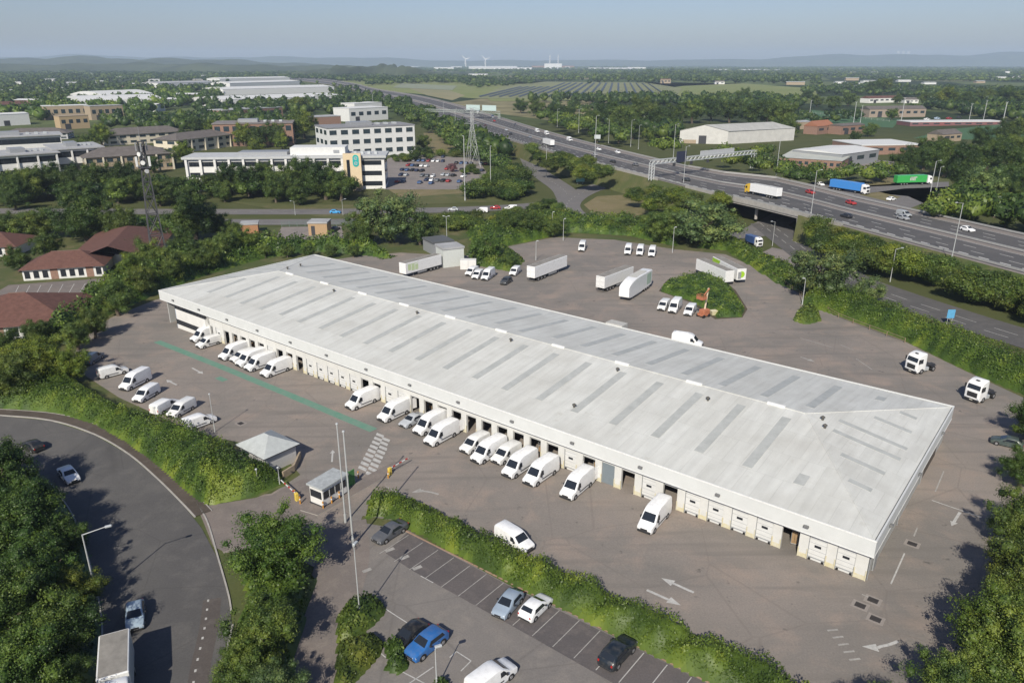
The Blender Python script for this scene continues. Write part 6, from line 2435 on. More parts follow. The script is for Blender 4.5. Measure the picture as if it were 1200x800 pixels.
for i, (u, v, vt, arm, z, lab) in enumerate([
    (1115, 304, 238, 2.0, 6, 'tall lamp post at the near edge of the motorway toward the right'),
    (950, 253, 200, 1.8, 6, 'tall lamp post at the near edge of the motorway by the yellow cab lorry'),
    (905, 288, 260, 1.2, 0, 'lamp post below the right bridge'),
    (801, 214, 172, 1.4, 6, 'lamp post right of the gantry leg'),
    (697, 188, 136, 1.4, 6, 'tall lamp post in the middle stretch of the motorway'),
    (739, 172, 141, 1.6, 5, 'lamp post on the far verge before the barn, second of the row'),
    (713, 168, 140, 1.4, 5, 'lamp post on the far verge before the barn, first of the row'),
    (789, 185, 146, 1.6, 5, 'lamp post on the far verge beside the barn'),
    (748, 175, 147, 1.2, 0, 'slim lamp post in the scrub left of the barn'),
    (678, 156, 128, 1.4, 5, 'lamp post on the far verge above the three white vans'),
    (653, 149, 128, 1.4, 5, 'lamp post on the far verge left of the vans'),
    (640, 208, 170, 1.2, 0, 'lamp post at the slip road bend'),
    (683, 209, 188, 1.0, 0, 'lamp post on the roundabout verge by the left bridge'),
    (1086, 248, 189, 2.0, 0, 'tall leaning lamp post near the green lorry'),
    (909, 210, 160, 1.4, 4, 'lamp post beyond the motorway by the workshop corner'),
    (1094, 240, 196, 1.2, 0, 'second slim lamp post near the green lorry'),
    (545, 235, 160, 0.3, 0, 'slim tall post left of the hedge by the office car park'),
    (575, 226, 172, .3, 0, 'slim post among bushes right of the office car park'),
    (534, 160, 128, 1.2, 0, 'lamp post left of the sign gantry on the motorway'),
    (520, 142, 120, 1.2, 0, 'lamp post at the far bend of the motorway'),
    (438, 137, 110, 1.2, 0, 'lamp post at the far left stretch of the motorway'),
    (346, 252, 236, 1.2, 0, 'lamp post on the dual carriageway above the gravel yard'),
    (402, 252, 234, 1.2, 0, 'lamp post on the dual carriageway right of the gravel yard'),
    (212, 112, 92, 1.5, 0, 'tall thin post on the far business park road')]):
    lamp_post(u, v, vt, lab, arm=arm, rz=random.choice([.3, 3.4]), z=z if z else None, r=.07)
# floodlights round the sports pitch
for i, (u, v, vt) in enumerate([(1000, 145, 120), (1008, 144, 124), (1056, 142, 115), (1135, 144, 122), (1152, 142, 118), (1172, 158, 120), (1188, 160, 138), (948, 140, 118)]):
    lamp_post(u, v, vt, 'tall floodlight mast round the sports pitch, %s of eight from the left' % nth([7, 0, 0, 0, 0, 0, 0, 0][i] if False else [1, 2, 3, 4, 5, 6, 7, 0][i]), arm=.8, double=True, group='floodlight masts', r=.14)

# lattice telecoms mast
def lattice(name, label, cat, u, v, vt, w0, w1, mtl, r, n, arms=(), rz=.5, extra=None, waist=None):
    p = G(u, v)
    h = height_to(p, vt)
    t = thing(name, label, cat, p, rz)
    mb = MB()
    def wid(z):
        f = z / h
        if waist and f > waist: return w1
        if waist: return w0 + (w1 - w0) * f / waist
        return w0 + (w1 - w0) * f
    cs = [(1, 1), (1, -1), (-1, -1), (-1, 1)]
    lev = [0]
    while lev[-1] < h:
        lev.append(min(h, lev[-1] + max(h / n * .6, wid(lev[-1]) * 1.7)))
    for i in range(len(lev) - 1):
        z0, z1 = lev[i], lev[i + 1]
        a, b = wid(z0) / 2, wid(z1) / 2
        for k in range(4):
            c, d = cs[k], cs[(k + 1) % 4]
            mb.cyl((c[0] * a, c[1] * a, z0), (c[0] * b, c[1] * b, z1), r, r, 4, cap=False)
            mb.cyl((c[0] * a, c[1] * a, z0), (d[0] * b, d[1] * b, z1), r * .6, r * .6, 4, cap=False)
            mb.cyl((d[0] * a, d[1] * a, z0), (c[0] * b, c[1] * b, z1), r * .6, r * .6, 4, cap=False)
            mb.cyl((c[0] * b, c[1] * b, z1), (d[0] * b, d[1] * b, z1), r * .6, r * .6, 4, cap=False)
    mb.build('lattice_frame', mtl, t)
    return t, h, wid
mastm = mat('dull_mast_steel', (.075, .075, .08), .6, metal=.2)
t, h, wid = lattice('telecoms_mast', 'dark lattice telecoms mast with antennas rising from the trees at left', 'mast', 187, 303, 166, 4.2, 1.5, mastm, .19, 16, waist=.85)
for k in range(3):
    a = k * 2.1 + .4
    MB().bbox(1.6 * math.cos(a) - .18, 1.6 * math.cos(a) + .18, 1.6 * math.sin(a) - .18, 1.6 * math.sin(a) + .18, h - 2.6, h - .3, .05).build('panel_antenna', greym, t)
    MB().cyl((0, 0, h - 1.4), (1.6 * math.cos(a), 1.6 * math.sin(a), h - 1.4), .06, .06, 5).build('bracket', mastm, t)
    MB().bbox(1.9 * math.cos(a + 1) - .3, 1.9 * math.cos(a + 1) + .3, 1.9 * math.sin(a + 1) - .3, 1.9 * math.sin(a + 1) + .3, h * .80, h * .88, .05).build('panel_antenna', white, t)
    MB().cyl((0, 0, h * .84), (1.9 * math.cos(a + 1), 1.9 * math.sin(a + 1), h * .84), .06, .06, 5).build('bracket', mastm, t)
for z, a in ((.83, -1.8), (.90, -2.4), (.76, -1.2)):
    d = Vector((math.cos(a), math.sin(a), 0))
    MB().cyl(d * .8 + Vector((0, 0, h * z)), d * 1.3 + Vector((0, 0, h * z)), .5, .62, 14).build('dish', white, t, smooth=40)
MB().box(-1.5, 1.5, -1.5, 1.5, h * .785, h * .79).build('platform', mastm, t)
MB().cyl((0, 0, h), (0, 0, h + 4), .06, .03, 5).build('whip_aerial', greym, t)
# electricity pylon
pal = mat('pale_pylon_steel', (.42, .43, .43), .5, metal=.2)
t, h, wid = lattice('electricity_pylon', 'pale electricity pylon by the office car park', 'pylon', 554, 196, 127, 6.6, 1.2, pal, .10, 10, waist=.72)
for z in (.74, .86, .97):
    for s in (1, -1):
        MB().cyl((s * .6, 0, h * z), (s * 4.6, 0, h * z + .3), .14, .07, 5).cyl((s * .6, 0, h * z + 1.3), (s * 4.6, 0, h * z + .35), .10, .06, 5).build('cross_arm', pal, t)
        MB().cyl((s * 4.5, 0, h * z + .2), (s * 4.5, 0, h * z - 1.3), .12, .12, 6).build('insulator', dark, t)

# gantries over the motorway
def gantry(p, q, hgt, label, col, deep=1.6, z=0.0):
    t = thing('sign_gantry', label, 'gantry', p, math.atan2(q.y - p.y, q.x - p.x))
    L = math.hypot(q.x - p.x, q.y - p.y)
    for x in (0, L):
        for dx in (-.7, .7):
            for y in (-.8, .8):
                MB().cyl((x + dx, y, -.1), (x + dx, y, hgt), .2, .2, 6).build('leg', col, t)
        mb = MB()
        for k in range(5):
            z0, z1 = hgt * k / 5, hgt * (k + 1) / 5
            mb.cyl((x - .7, -.8, z0), (x + .7, -.8, z1), .07, .07, 4).cyl((x - .7, .8, z0), (x + .7, .8, z1), .07, .07, 4)
        mb.build('leg_brace', col, t)
    mb = MB()
    n = int(L / 2.4)
    for y in (-.8, .8):
        for zz in (hgt, hgt + deep):
            mb.box(-1, L + 1, y - .12, y + .12, zz - .12, zz + .12)
        for k in range(n):
            xa, xb = -1 + (L + 2) * k / n, -1 + (L + 2) * (k + 1) / n
            mb.cyl((xa, y, hgt), ((xa + xb) / 2, y, hgt + deep), .09, .09, 4, cap=False).cyl(((xa + xb) / 2, y, hgt + deep), (xb, y, hgt), .09, .09, 4, cap=False)
    for k in range(n + 1):
        x = -1 + (L + 2) * k / n
        mb.box(x - .06, x + .06, -.68, .68, hgt + .1, hgt + .2)
    mb.build('truss_beam', col, t)
    return t, L
p = GZ(763, 211, 5.5)
q = GZ(882, 197, 5.5)
t, L = gantry(p, q, 6.6, 'pale lattice gantry spanning both carriageways of the motorway', galv)
MB().bbox(L * .20, L * .29, -1.25, -.95, 6.4, 11.0, .05).build('message_sign', mat('sign_back', (.03, .035, .06), .6), t)
MB().bbox(L * .46, L * .80, .95, 1.2, 7.2, 10.0, .05).build('sign_panel', mat('sign_back_grey', (.40, .41, .42), .6), t)
for k in range(3):
    MB().bbox(L * (.17 + .16 * k), L * (.17 + .16 * k) + 1.6, -1.2, -.95, 5.0, 6.4, .04).build('lane_signal', dark, t)
p = GZ(498, 140, 1.5)
q = GZ(585, 140, 4.0)
t, L = gantry(p, q, 7.5, 'far sign gantry with pale green backed panels over the motorway', mat('green_grey_steel', (.34, .38, .34), .6), 2.0)
for k in range(2):
    MB().bbox(L * (.58 + .21 * k), L * (.76 + .21 * k), -1.3, -1.0, 9.7, 14.5, .05).build('sign_panel', mat('pale_green_sign', (.42, .52, .50), .6), t)
# small road signs
def road_sign(u, v, w_, h_, z0, col, label, z=None, ang=0.0):
    p = G(u, v) if z is None else GZ(u, v, z)
    t = thing('road_sign', label, 'road sign', p, ang, 'road signs')
    for x in (-w_ * .3, w_ * .3):
        MB().cyl((x, .05, -.05), (x, .05, z0 + h_), .05, .05, 6).build('post', steel, t)
    MB().bbox(-w_ / 2, w_ / 2, -.04, 0, z0, z0 + h_, .015).build('sign_board', col, t)
bl = mat('blue_sign', (.10, .32, .52), .5)
pg = mat('pale_sign_back', (.48, .52, .52), .5)
gs = mat('green_sign', (.05, .20, .12), .5)
road_sign(1112, 380, 1.6, 1.9, 1.4, bl, 'light blue sign on the verge of the slip road at right')
road_sign(634, 187, 3.4, 4, 1.5, pg, 'white sign in the scrub by the slip road, upper one')
road_sign(666, 203, 2.2, 4, 1.5, pg, 'pale sign in the scrub by the slip road, lower one')
road_sign(680, 216, 4.0, 3, 1.2, mat('teal_sign_back', (.16, .34, .33), .5), 'green and white sign at the roundabout approach')
road_sign(700, 165, 4, 2.6, 1.2, pg, 'grey cabinet sign on the far motorway verge', z=4)
# fence of the gravel yard and rails in view
def rail_fence(pts, h, label, m, sp=2.5, name='rail_fence', rails=2):
    t = thing(name, label, 'fence', (0, 0, 0))
    ln = [G(*p) for p in pts]
    tot = sum((b - a).length for a, b in zip(ln, ln[1:]))
    n = max(2, int(tot / sp))
    rs = resample(ln, n)
    mb = MB()
    for p in rs:
        MB().box(p.x - .05, p.x + .05, p.y - .05, p.y + .05, p.z, p.z + h).build('post', m, t)
    for k in range(rails):
        zz = h * (k + 1) / (rails + .15)
        for a, b in zip(rs, rs[1:]):
            mb.cyl((a.x, a.y, a.z + zz), (b.x, b.y, b.z + zz), .045, .045, 4)
    mb.build('rail', m, t)
rail_fence([(330, 266), (400, 265), (440, 264)], 2.0, 'green-grey steel fence along the gravel yard and dual carriageway', mat('green_grey_fence', (.14, .19, .17), .6), rails=5)
rail_fence([(905, 324), (938, 347), (985, 374), (1060, 402)], 1.1, 'low timber rail along the right hedge of the back yard', mat('weathered_timber', (.26, .19, .13), .85), sp=4)
rail_fence([(936, 132), (992, 138), (1042, 143)], 2.2, 'white rail round the near edge of the sports pitch', white, sp=8)
wl_ = thing('low_wall', 'low brown wall between the gate hut and the entrance lane', 'wall', (0, 0, 0))
mb = MB()
ln = [G(332, 560), G(345, 552), G(352, 536)]
for a, b in zip(ln, ln[1:]):
    n = Vector((-(b - a).y, (b - a).x, 0)).normalized() * .12
    mb.loft([[tuple(a - n), tuple(a + n), tuple(a + n + Vector((0, 0, 1))), tuple(a - n + Vector((0, 0, 1)))], [tuple(b - n), tuple(b + n), tuple(b + n + Vector((0, 0, 1))), tuple(b - n + Vector((0, 0, 1)))]])
mb.build('wall_body', buff, wl_)

# ------------------------------------------------------------------ vegetation near the depot
def offs(line_pts, w):
    """A band of width w behind (away from the camera side of) a pixel line: polygon in world."""
    ln = smooth_line([Vector((*G(u, v)[:2], 0)) for u, v in line_pts], 4)
    a, b = side_offset(ln, 0), side_offset(ln, w)
    return [tuple(p[:2]) for p in a] + [tuple(p[:2]) for p in reversed(b)]

# long hedge between the yard and the front car park
hedge('hedge', offs([(429, 606), (455, 606), (480, 617), (540, 650), (604, 684), (662, 712), (725, 744), (800, 782), (880, 822), (960, 866)], 4.0), 2.3,
      'long untrimmed green hedge between the yard and the front car park', edge=1.2, dens=34, leaf=.20, color=(1.30, 1.24, .92, 1), rough=.75, seed=5, lump=1.8)
# broad belt between the estate road and the yard
hedge('hedge', pxpoly([(-120, 482), (0, 477), (62, 482), (112, 497), (150, 518), (190, 548), (222, 578), (244, 592), (300, 580), (332, 566), (318, 552), (290, 548), (262, 532), (232, 514), (192, 506),
                       (152, 488), (112, 466), (92, 450), (60, 446), (0, 452), (-120, 455)]), 3.7, 'wide tall green hedge between the curving estate road and the line of parked vans', edge=2.4, dens=26, leaf=.22, color=(1.12, 1.14, .88, 1), rough=.5, seed=11, lump=2.4)
lawn = drape('hedge_verge', pxpoly([(215, 568), (246, 592), (300, 583), (340, 567), (328, 552), (300, 548), (260, 556)]), M_lawn, L4)
hedge('hedge', pxpoly([(254, 536), (280, 538), (292, 552), (286, 566), (262, 572), (240, 566), (236, 548)]), 4.4, 'dark bushy shrub at the hut end of the wide hedge', edge=2.2, dens=12, leaf=.30, color=(.80, .86, .95, 1), rough=.5, seed=12, lump=2.0)
# belt behind the left end of the depot
hedge('hedge', pxpoly([(86, 402), (120, 372), (178, 346), (240, 322), (310, 302), (372, 294), (430, 299), (458, 303), (440, 292), (380, 289), (310, 290), (220, 302), (150, 326), (95, 356), (60, 384), (50, 404)]), 5.0,
      'thick belt of trees and bushes wrapping the left end of the depot', edge=3, dens=5.5, leaf=.55, color=(1.0, 1.08, .92, 1), rough=.6, seed=13, lump=4, cell=.9)
# rear hedges of the back yard
hedge('hedge', pxpoly([(560, 296), (585, 290), (640, 278), (668, 272), (722, 275), (740, 276), (790, 288), (800, 276), (740, 262), (670, 258), (600, 262), (548, 272)]), 3.6, 'uneven green hedge along the back of the rear yard', edge=2.2, dens=6, leaf=.5, color=(1.05, 1.1, .9, 1), rough=.6, seed=14, lump=3, cell=.8)
hedge('hedge', pxpoly([(818, 290), (852, 293), (890, 318), (912, 332), (938, 342), (950, 330), (925, 316), (890, 300), (862, 283), (830, 278)]), 2.7, 'rounded green hedge behind the lime green trailer', edge=2.4, dens=6.5, leaf=.48, color=(1.15, 1.15, .9, 1), rough=.55, seed=15, lump=3, cell=.8)
hedge('hedge', pxpoly([(940, 356), (985, 371), (1060, 398), (1130, 432), (1200, 462), (1290, 502), (1310, 476), (1200, 432), (1130, 404), (1060, 377), (990, 350), (948, 336)]), 4.2, 'tall dense green hedge along the right side of the yard behind the tractor units', edge=2.4, dens=20, leaf=.26, color=(1.12, 1.15, .86, 1), rough=.4, seed=16, lump=2.6, cell=.6)
hedge('hedge', pxpoly([(934, 366), (946, 362), (958, 366), (962, 376), (946, 380), (930, 376)]), 2.6, 'small rounded bush at the foot of the grey-leaved tree by the yard corner', edge=1.6, dens=9, leaf=.38, color=C_MID, seed=17, cat='bush')
hedge('hedge', pxpoly([(548, 298), (560, 311), (600, 318), (614, 306), (592, 291), (556, 288)]), 2.6, 'low bushes behind the cluster of white vans in the back yard', cat='bushes', edge=1.8, dens=7, leaf=.45, color=C_MID, seed=27, lump=2.4, cell=.8)
# planted island in the back yard and the shrub beds in the front car park
drape('planted_bed', pxpoly([(772, 341), (780, 330), (822, 322), (845, 326), (862, 340), (876, 362), (870, 372), (838, 374), (808, 354)]), M_soil, L3)
hedge('shrub_bed', pxpoly([(774, 341), (782, 331), (822, 323), (843, 327), (858, 341), (872, 362), (868, 371), (842, 372), (812, 353)]), 1.8, 'low spreading green shrubs on the planted island behind the boom lift', cat='shrubs', edge=1.3, dens=9, leaf=.36, color=(1.0, 1.08, .88, 1), seed=18, lump=2)
hedge('shrub_bed', pxpoly([(396, 722), (412, 708), (430, 702), (446, 706), (452, 716), (436, 734), (412, 752), (396, 752)]), 1.7, 'dark green shrub bed round the lamp post in the front car park', cat='shrubs', edge=.9, dens=18, leaf=.26, color=(.78, .80, .80, 1), seed=19, lump=1.3, cell=.35)
hedge('shrub_bed', pxpoly([(396, 756), (410, 754), (436, 744), (450, 756), (440, 774), (420, 794), (404, 812), (394, 800)]), 1.6, 'brownish shrub bed nearest the drive in the front car park', cat='shrubs', edge=.9, dens=18, leaf=.26, color=(.95, .84, .85, 1), seed=20, lump=1.3, cell=.35)
hedge('shrub_bed', pxpoly([(452, 784), (456, 772), (450, 756), (462, 750), (476, 762), (478, 782), (466, 790)]), 1.5, 'small light green bush beside the bright blue car', cat='shrubs', edge=.7, dens=20, leaf=.24, color=(1.1, 1.12, .9, 1), seed=22, lump=1.0, cell=.3)
hedge('shrub_bed', pxpoly([(505, 806), (512, 798), (524, 798), (528, 808), (518, 818)]), 1.3, 'small round bush at the bottom edge of the front car park', cat='shrubs', edge=.7, dens=20, leaf=.24, color=(.9, .95, .9, 1), seed=23, lump=1.0, cell=.3)
hedge('hedge', pxpoly([(262, 812), (270, 765), (282, 735), (292, 700), (284, 668), (300, 652), (345, 662), (368, 680), (360, 712), (345, 756), (338, 820)]), 2.4, 'green undergrowth beneath the trees of the corner island', edge=1.4, dens=11, leaf=.34, color=(.95, 1.0, .9, 1), seed=24, cat='undergrowth')
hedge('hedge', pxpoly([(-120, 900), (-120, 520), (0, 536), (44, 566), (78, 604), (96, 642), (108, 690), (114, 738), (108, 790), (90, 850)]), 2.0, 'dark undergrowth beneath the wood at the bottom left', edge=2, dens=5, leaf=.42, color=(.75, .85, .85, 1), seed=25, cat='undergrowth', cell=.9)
hedge('hedge', pxpoly([(1210, 500), (1225, 560), (1206, 640), (1180, 690), (1130, 760), (1080, 815), (1040, 860), (1300, 860), (1300, 500)]), 2.2, 'undergrowth beneath the trees at the right edge of the yard', edge=2, dens=5, leaf=.42, color=(.9, .95, .9, 1), seed=26, cat='undergrowth', cell=.9)

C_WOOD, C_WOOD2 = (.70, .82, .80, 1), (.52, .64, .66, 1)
# trees of the wood at the bottom left
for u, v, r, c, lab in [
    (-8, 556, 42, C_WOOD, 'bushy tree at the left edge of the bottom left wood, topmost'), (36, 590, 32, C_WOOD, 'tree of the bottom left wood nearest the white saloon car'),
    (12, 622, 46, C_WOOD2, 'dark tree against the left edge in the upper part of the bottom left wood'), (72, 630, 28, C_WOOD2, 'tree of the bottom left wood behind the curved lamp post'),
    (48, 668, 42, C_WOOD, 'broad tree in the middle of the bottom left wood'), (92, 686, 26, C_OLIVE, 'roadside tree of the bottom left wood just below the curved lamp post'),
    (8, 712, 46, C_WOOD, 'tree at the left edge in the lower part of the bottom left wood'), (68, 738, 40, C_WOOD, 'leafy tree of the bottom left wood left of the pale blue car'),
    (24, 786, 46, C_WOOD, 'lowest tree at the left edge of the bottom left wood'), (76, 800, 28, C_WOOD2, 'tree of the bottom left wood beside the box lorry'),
    (-50, 640, 50, C_WOOD, 'tree added for its shadow, half outside the left edge beside the bottom left wood'), (-70, 560, 46, C_WOOD, 'unseen tree added for its shadow outside the left edge above the bottom left wood'), (60, 850, 46, C_WOOD, 'tree below the lower left corner')]:  # the two past the left edge are added to cast shadow into view
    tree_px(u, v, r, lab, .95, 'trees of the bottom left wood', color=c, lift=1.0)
for u, v, r, rt, c, lab in [
    (322, 640, 54, .85, (.82, .94, .85, 1), 'big round tree on the corner island beside the drive'), (306, 742, 42, 1.0, C_MID, 'tree on the corner island below the big round one'),
    (282, 790, 34, 1.0, C_MID, 'tree at the bottom tip of the corner island'), (326, 802, 34, .9, C_GREY, 'pale-leaved tree at the bottom of the corner island')]:
    tree_px(u, v, r, lab, rt, 'trees of the corner island', color=c)
for u, v, r, rt, c, lab in [
    (1198, 610, 34, 1.0, C_MID, 'tree at the right edge beside the yard arrow'), (1192, 668, 34, 1.0, C_OLIVE, 'tree at the right edge above the broad ones in the corner'),
    (1198, 700, 38, 1.1, C_MID, 'tall tree at the right edge between the yard arrow and the corner'), (1172, 742, 45, 1.0, (1.1, 1.12, .9, 1), 'broad tree in the bottom right corner nearest the yard'), (1120, 806, 40, .9, C_MID, 'lowest tree in the bottom right corner'), (1200, 770, 50, 1.0, C_MID, 'tree in the very corner at bottom right'),
    (1200, 548, 22, 1.0, C_DARK, 'small tree at the right edge below the covered trailer'), (1212, 490, 26, 1.0, C_DARK, 'dark tree at the right edge above the covered trailer'), (1240, 690, 50, 1.1, C_MID, 'tree outside the right edge beside the corner wood'), (1040, 838, 40, .8, C_MID, 'tree below the frame at the bottom right')]:
    tree_px(u, v, r, lab, rt, 'trees along the right edge of the yard', color=c)
for u, v, r, rt, c, lab in [
    (44, 420, 34, .85, C_YEL, 'yellow-green bushy tree at the left above the wide hedge'), (78, 428, 24, .9, C_YEL, 'second yellow-green tree right of the bushy one at the left'), (10, 440, 32, .85, C_MID, 'green tree at the left edge above the wide hedge'),
    (40, 392, 18, 1.0, C_DARK, 'dark tree between the yellow-green tree and the brown roof'), (108, 378, 18, 1.0, C_MID, 'tree at the corner of the nearer brown roof'), (135, 348, 22, 1.0, C_MID, 'tree left of the depot behind the yard corner'),
    (6, 408, 20, 1.0, C_DARK, 'dark tree at the left edge before the nearer brown roof'), (88, 394, 16, 1.0, C_MID, 'tree up against the blue-grey van')]:
    tree_px(u, v, r, lab, rt, 'trees left of the yard', color=c)
G_B = 'trees behind the left end of the depot'
for i, (u, v, r, rt, c) in enumerate([(152, 318, 19, 1.1, C_YEL), (176, 302, 22, 1.0, C_MID), (168, 328, 20, .9, C_OLIVE), (200, 312, 20, 1.0, C_MID), (216, 290, 18, 1.0, C_DARK), (238, 300, 20, .9, C_MID), (262, 288, 18, 1.0, C_MID), (286, 283, 16, 1.0, C_YEL),
                                  (310, 294, 9, .9, C_MID), (336, 294, 9, .9, C_MID), (362, 294, 9, .9, C_MID), (388, 294, 9, .9, C_MID), (414, 294, 9, .9, C_MID), (226, 256, 28, .95, C_DARK), (96, 254, 32, .85, C_DARK), (140, 262, 22, .9, C_MID),
                                  (40, 262, 22, .8, C_MID), (8, 264, 18, .8, C_DARK), (254, 264, 16, .9, C_DARK), (272, 270, 12, .9, C_MID), (54, 288, 16, 1.0, C_DARK), (20, 304, 15, .9, C_DARK), (146, 292, 13, .9, C_MID), (322, 284, 9, .8, C_OLIVE), (310, 280, 11, .9, (1.0, .7, .9, 1))]):
    nm = ['yellow-green tree just left of the depot roof corner', 'bushy tree at the foot of the lattice mast', 'brownish tree beside the depot roof corner', 'tree close behind the depot roof corner', 'dark tree right of the lattice mast foot', 'tree behind the left part of the roof edge',
          'tree behind the roof edge, middle left', 'yellow-green tree behind the roof edge', 'tree behind the roof near the gravel yard', 'yellow-green tree near the back roof corner', 'tree just left of the back roof corner', 'tree at the back roof corner', 'dark tree right of the back roof corner',
          'large dark tree right of the lattice mast by the dual carriageway', 'large dark tree left of the lattice mast by the dual carriageway', 'tree between the large dark one and the lattice mast', 'tree above the brown bungalow roof at left', 'tree at the far left below the dual carriageway', 'dark tree near the orange hut',
          'small tree beside the orange hut', 'dark tree standing over the bungalow wing', 'dark tree before the long bungalow wing', 'small tree at the right end of the bungalow', 'low tree beside the gravel yard', 'purple-brown tree beside the gravel yard'][i]
    tree_px(u, v, r, nm, rt, G_B, color=c)
# big grey-leaved trees
tree_px(456, 254, 40, 'big grey-green willow-like tree behind the back corner of the depot', .88, kind='willow', color=C_GREY)
tree_px(492, 268, 22, 'darker grey-green tree leaning right of the big willow-like one', 1.0, kind='willow', color=(.85, .9, 1.2, 1))
tree_px(424, 268, 24, 'green tree at the foot of the big willow-like one', .9, color=C_MID)
tree_px(826, 262, 41, 'big grey-green tree behind the lime green trailer', .70, kind='willow', color=C_GREY)
tree_px(778, 264, 26, 'green tree left of the big grey-green one behind the back yard', .8, color=C_MID)
tree_px(966, 320, 37, 'grey-leaved tree with pale limbs at the corner of the back yard', .95, kind='willow', color=(1.2, 1.12, 1.9, 1))
tree_px(1018, 340, 18, 'smaller grey-leaved tree beside the slip road', .9, kind='willow', color=C_GREY)
tree_px(568, 291, 22, 'feathery green tree behind the cluster of white vans', .9, kind='willow', color=(.95, 1.05, 1.0, 1))
tree_px(596, 306, 11, 'small bush beside the long plain trailer', .8, color=C_MID)
tree_px(1152, 218, 24, 'silvery tree above the motorway at right', .9, kind='willow', color=(1.5, 1.4, 2.2, 1))
tree_px(620, 262, 20, 'dark tree behind the rear hedge of the back yard', .8, color=C_DARK)
tree_px(596, 262, 18, 'dark tree left of another behind the rear hedge', .8, color=C_DARK)
tree_px(650, 266, 16, 'tree behind the slim lamp posts of the back yard', .8, color=C_MID)
# scrub: individual shrubs in belts
def scrub(poly, n, r0, r1, color, seed):
    rg_ = random.Random(seed)
    pts = []
    for u, v in sample_px(poly, n, rg_):
        p = GB_(u, v)
        r = rg_.uniform(r0, r1)
        pts.append((p.x, p.y, r, r * 1.3, max(p.z, 0)))
    wood_mass('scrub', pts, None, color, seed, 150, .20, .70)
def belt(poly, n, r0, r1, label, group, cols=(C_MID,), hmul=1.2, z=None, name='shrub'):
    for (u, v) in sorted(sample_px(poly, n), key=lambda q: q[1]):
        p = GB_(u, v)
        r = random.uniform(r0, r1)
        shrub(p, r * hmul, r, label, group, random.choice(cols), name)
CM = (C_MID, C_MID, C_YEL, C_OLIVE, C_DARK)
belt([(936, 290), (960, 268), (1010, 286), (1100, 318), (1200, 345), (1260, 365), (1260, 396), (1200, 372), (1120, 346), (1050, 324), (985, 308)], 95, 3.0, 5.2, 'green shrub in the scrub strip between the motorway and the slip road', 'shrubs below the motorway at right', CM)
belt([(735, 232), (760, 224), (836, 236), (868, 256), (860, 268), (800, 262), (752, 250)], 30, 3.2, 5.4, 'green shrub on the roundabout island beside the right bridge', 'shrubs on the roundabout island', CM)
belt([(700, 262), (740, 256), (800, 264), (850, 276), (850, 290), (790, 280), (720, 272)], 22, 2.6, 4.2, 'green shrub behind the rear hedge of the back yard', 'shrubs behind the rear hedge', CM)
belt([(620, 178), (640, 182), (700, 197), (712, 208), (690, 214), (664, 205), (640, 198)], 34, 3.4, 5.4, 'green shrub on the slope between the slip road and the motorway', 'shrubs by the slip road', CM)
belt([(540, 235), (560, 225), (585, 210), (602, 205), (612, 212), (614, 232), (596, 238)], 28, 4.5, 7.0, 'rounded dark green bush between the office car park and the slip road', 'bushes by the office car park', (C_MID, C_DARK))
belt([(640, 236), (652, 246), (672, 260), (650, 266), (610, 262), (600, 254)], 18, 2.8, 4.4, 'green bush on the roundabout verge behind the back yard', 'bushes on the roundabout verge', CM)
belt([(470, 258), (520, 262), (590, 258), (606, 264), (560, 272), (500, 270)], 22, 2.8, 4.6, 'green bush along the dual carriageway behind the depot', 'bushes along the dual carriageway', CM)
scrub([(620, 130), (700, 150), (792, 176), (786, 180), (700, 162), (640, 146)], 40, 4.0, 7.0, (.95,1,.9,1), 63)
scrub([(800, 184), (905, 178), (912, 204), (886, 200), (830, 190)], 26, 3.0, 5.4, (1,1,.9,1), 65)
scrub([(912, 204), (990, 206), (1060, 204), (1050, 212), (960, 214), (915, 212)], 26, 3.0, 5.0, (.95,1,.9,1), 64)
scrub([(1080, 256), (1130, 236), (1200, 252), (1260, 262), (1260, 278), (1200, 268), (1120, 262)], 30, 3.6, 6.0, (.95,1,.9,1), 66)
scrub([(478, 128), (520, 150), (560, 176), (596, 196), (590, 204), (556, 190), (510, 164), (470, 140)], 42, 4.4, 7.0, (.8,.88,.85,1), 61)
scrub([(408, 106), (470, 126), (476, 136), (420, 118), (396, 110)], 26, 5.0, 8.0, (.75,.85,.85,1), 62)

# row of trees before the long white office and along the dual carriageway
for i, (u, v, r) in enumerate([(248, 216, 13), (268, 210, 16), (290, 212, 16), (312, 208, 17), (336, 212, 18), (356, 206, 19), (380, 212, 20), (398, 218, 16), (262, 224, 11), (322, 224, 12), (350, 226, 13)]):
    tree_px(u, v, r * 1.18, '%s dark tree from the left in the clump before the long white office' % nth(i), .95, 'trees before the long white office', color=random.choice((C_DARK, C_MID)))
for i, (u, v, r) in enumerate([(4, 222, 16), (28, 216, 18), (54, 212, 17), (78, 214, 16), (100, 212, 17), (122, 210, 17), (146, 208, 16), (160, 218, 15), (136, 222, 14), (86, 226, 13), (186, 226, 14), (204, 220, 13), (218, 230, 12), (16, 232, 12)]):
    tree_px(u, v, r * 1.18, '%s dark tree in the belt before the grey-roofed offices at left' % nth(i), .9, 'trees before the grey-roofed offices', color=random.choice((C_DARK, C_MID, C_DARK)))
scrub([(0, 234), (140, 232), (230, 234), (230, 240), (0, 241)], 24, 2.4, 3.8, (.9,1,.9,1), 67)
scrub([(0, 272), (60, 268), (260, 267), (260, 272), (0, 282)], 26, 1.6, 2.4, (.8,.9,.85,1), 68)
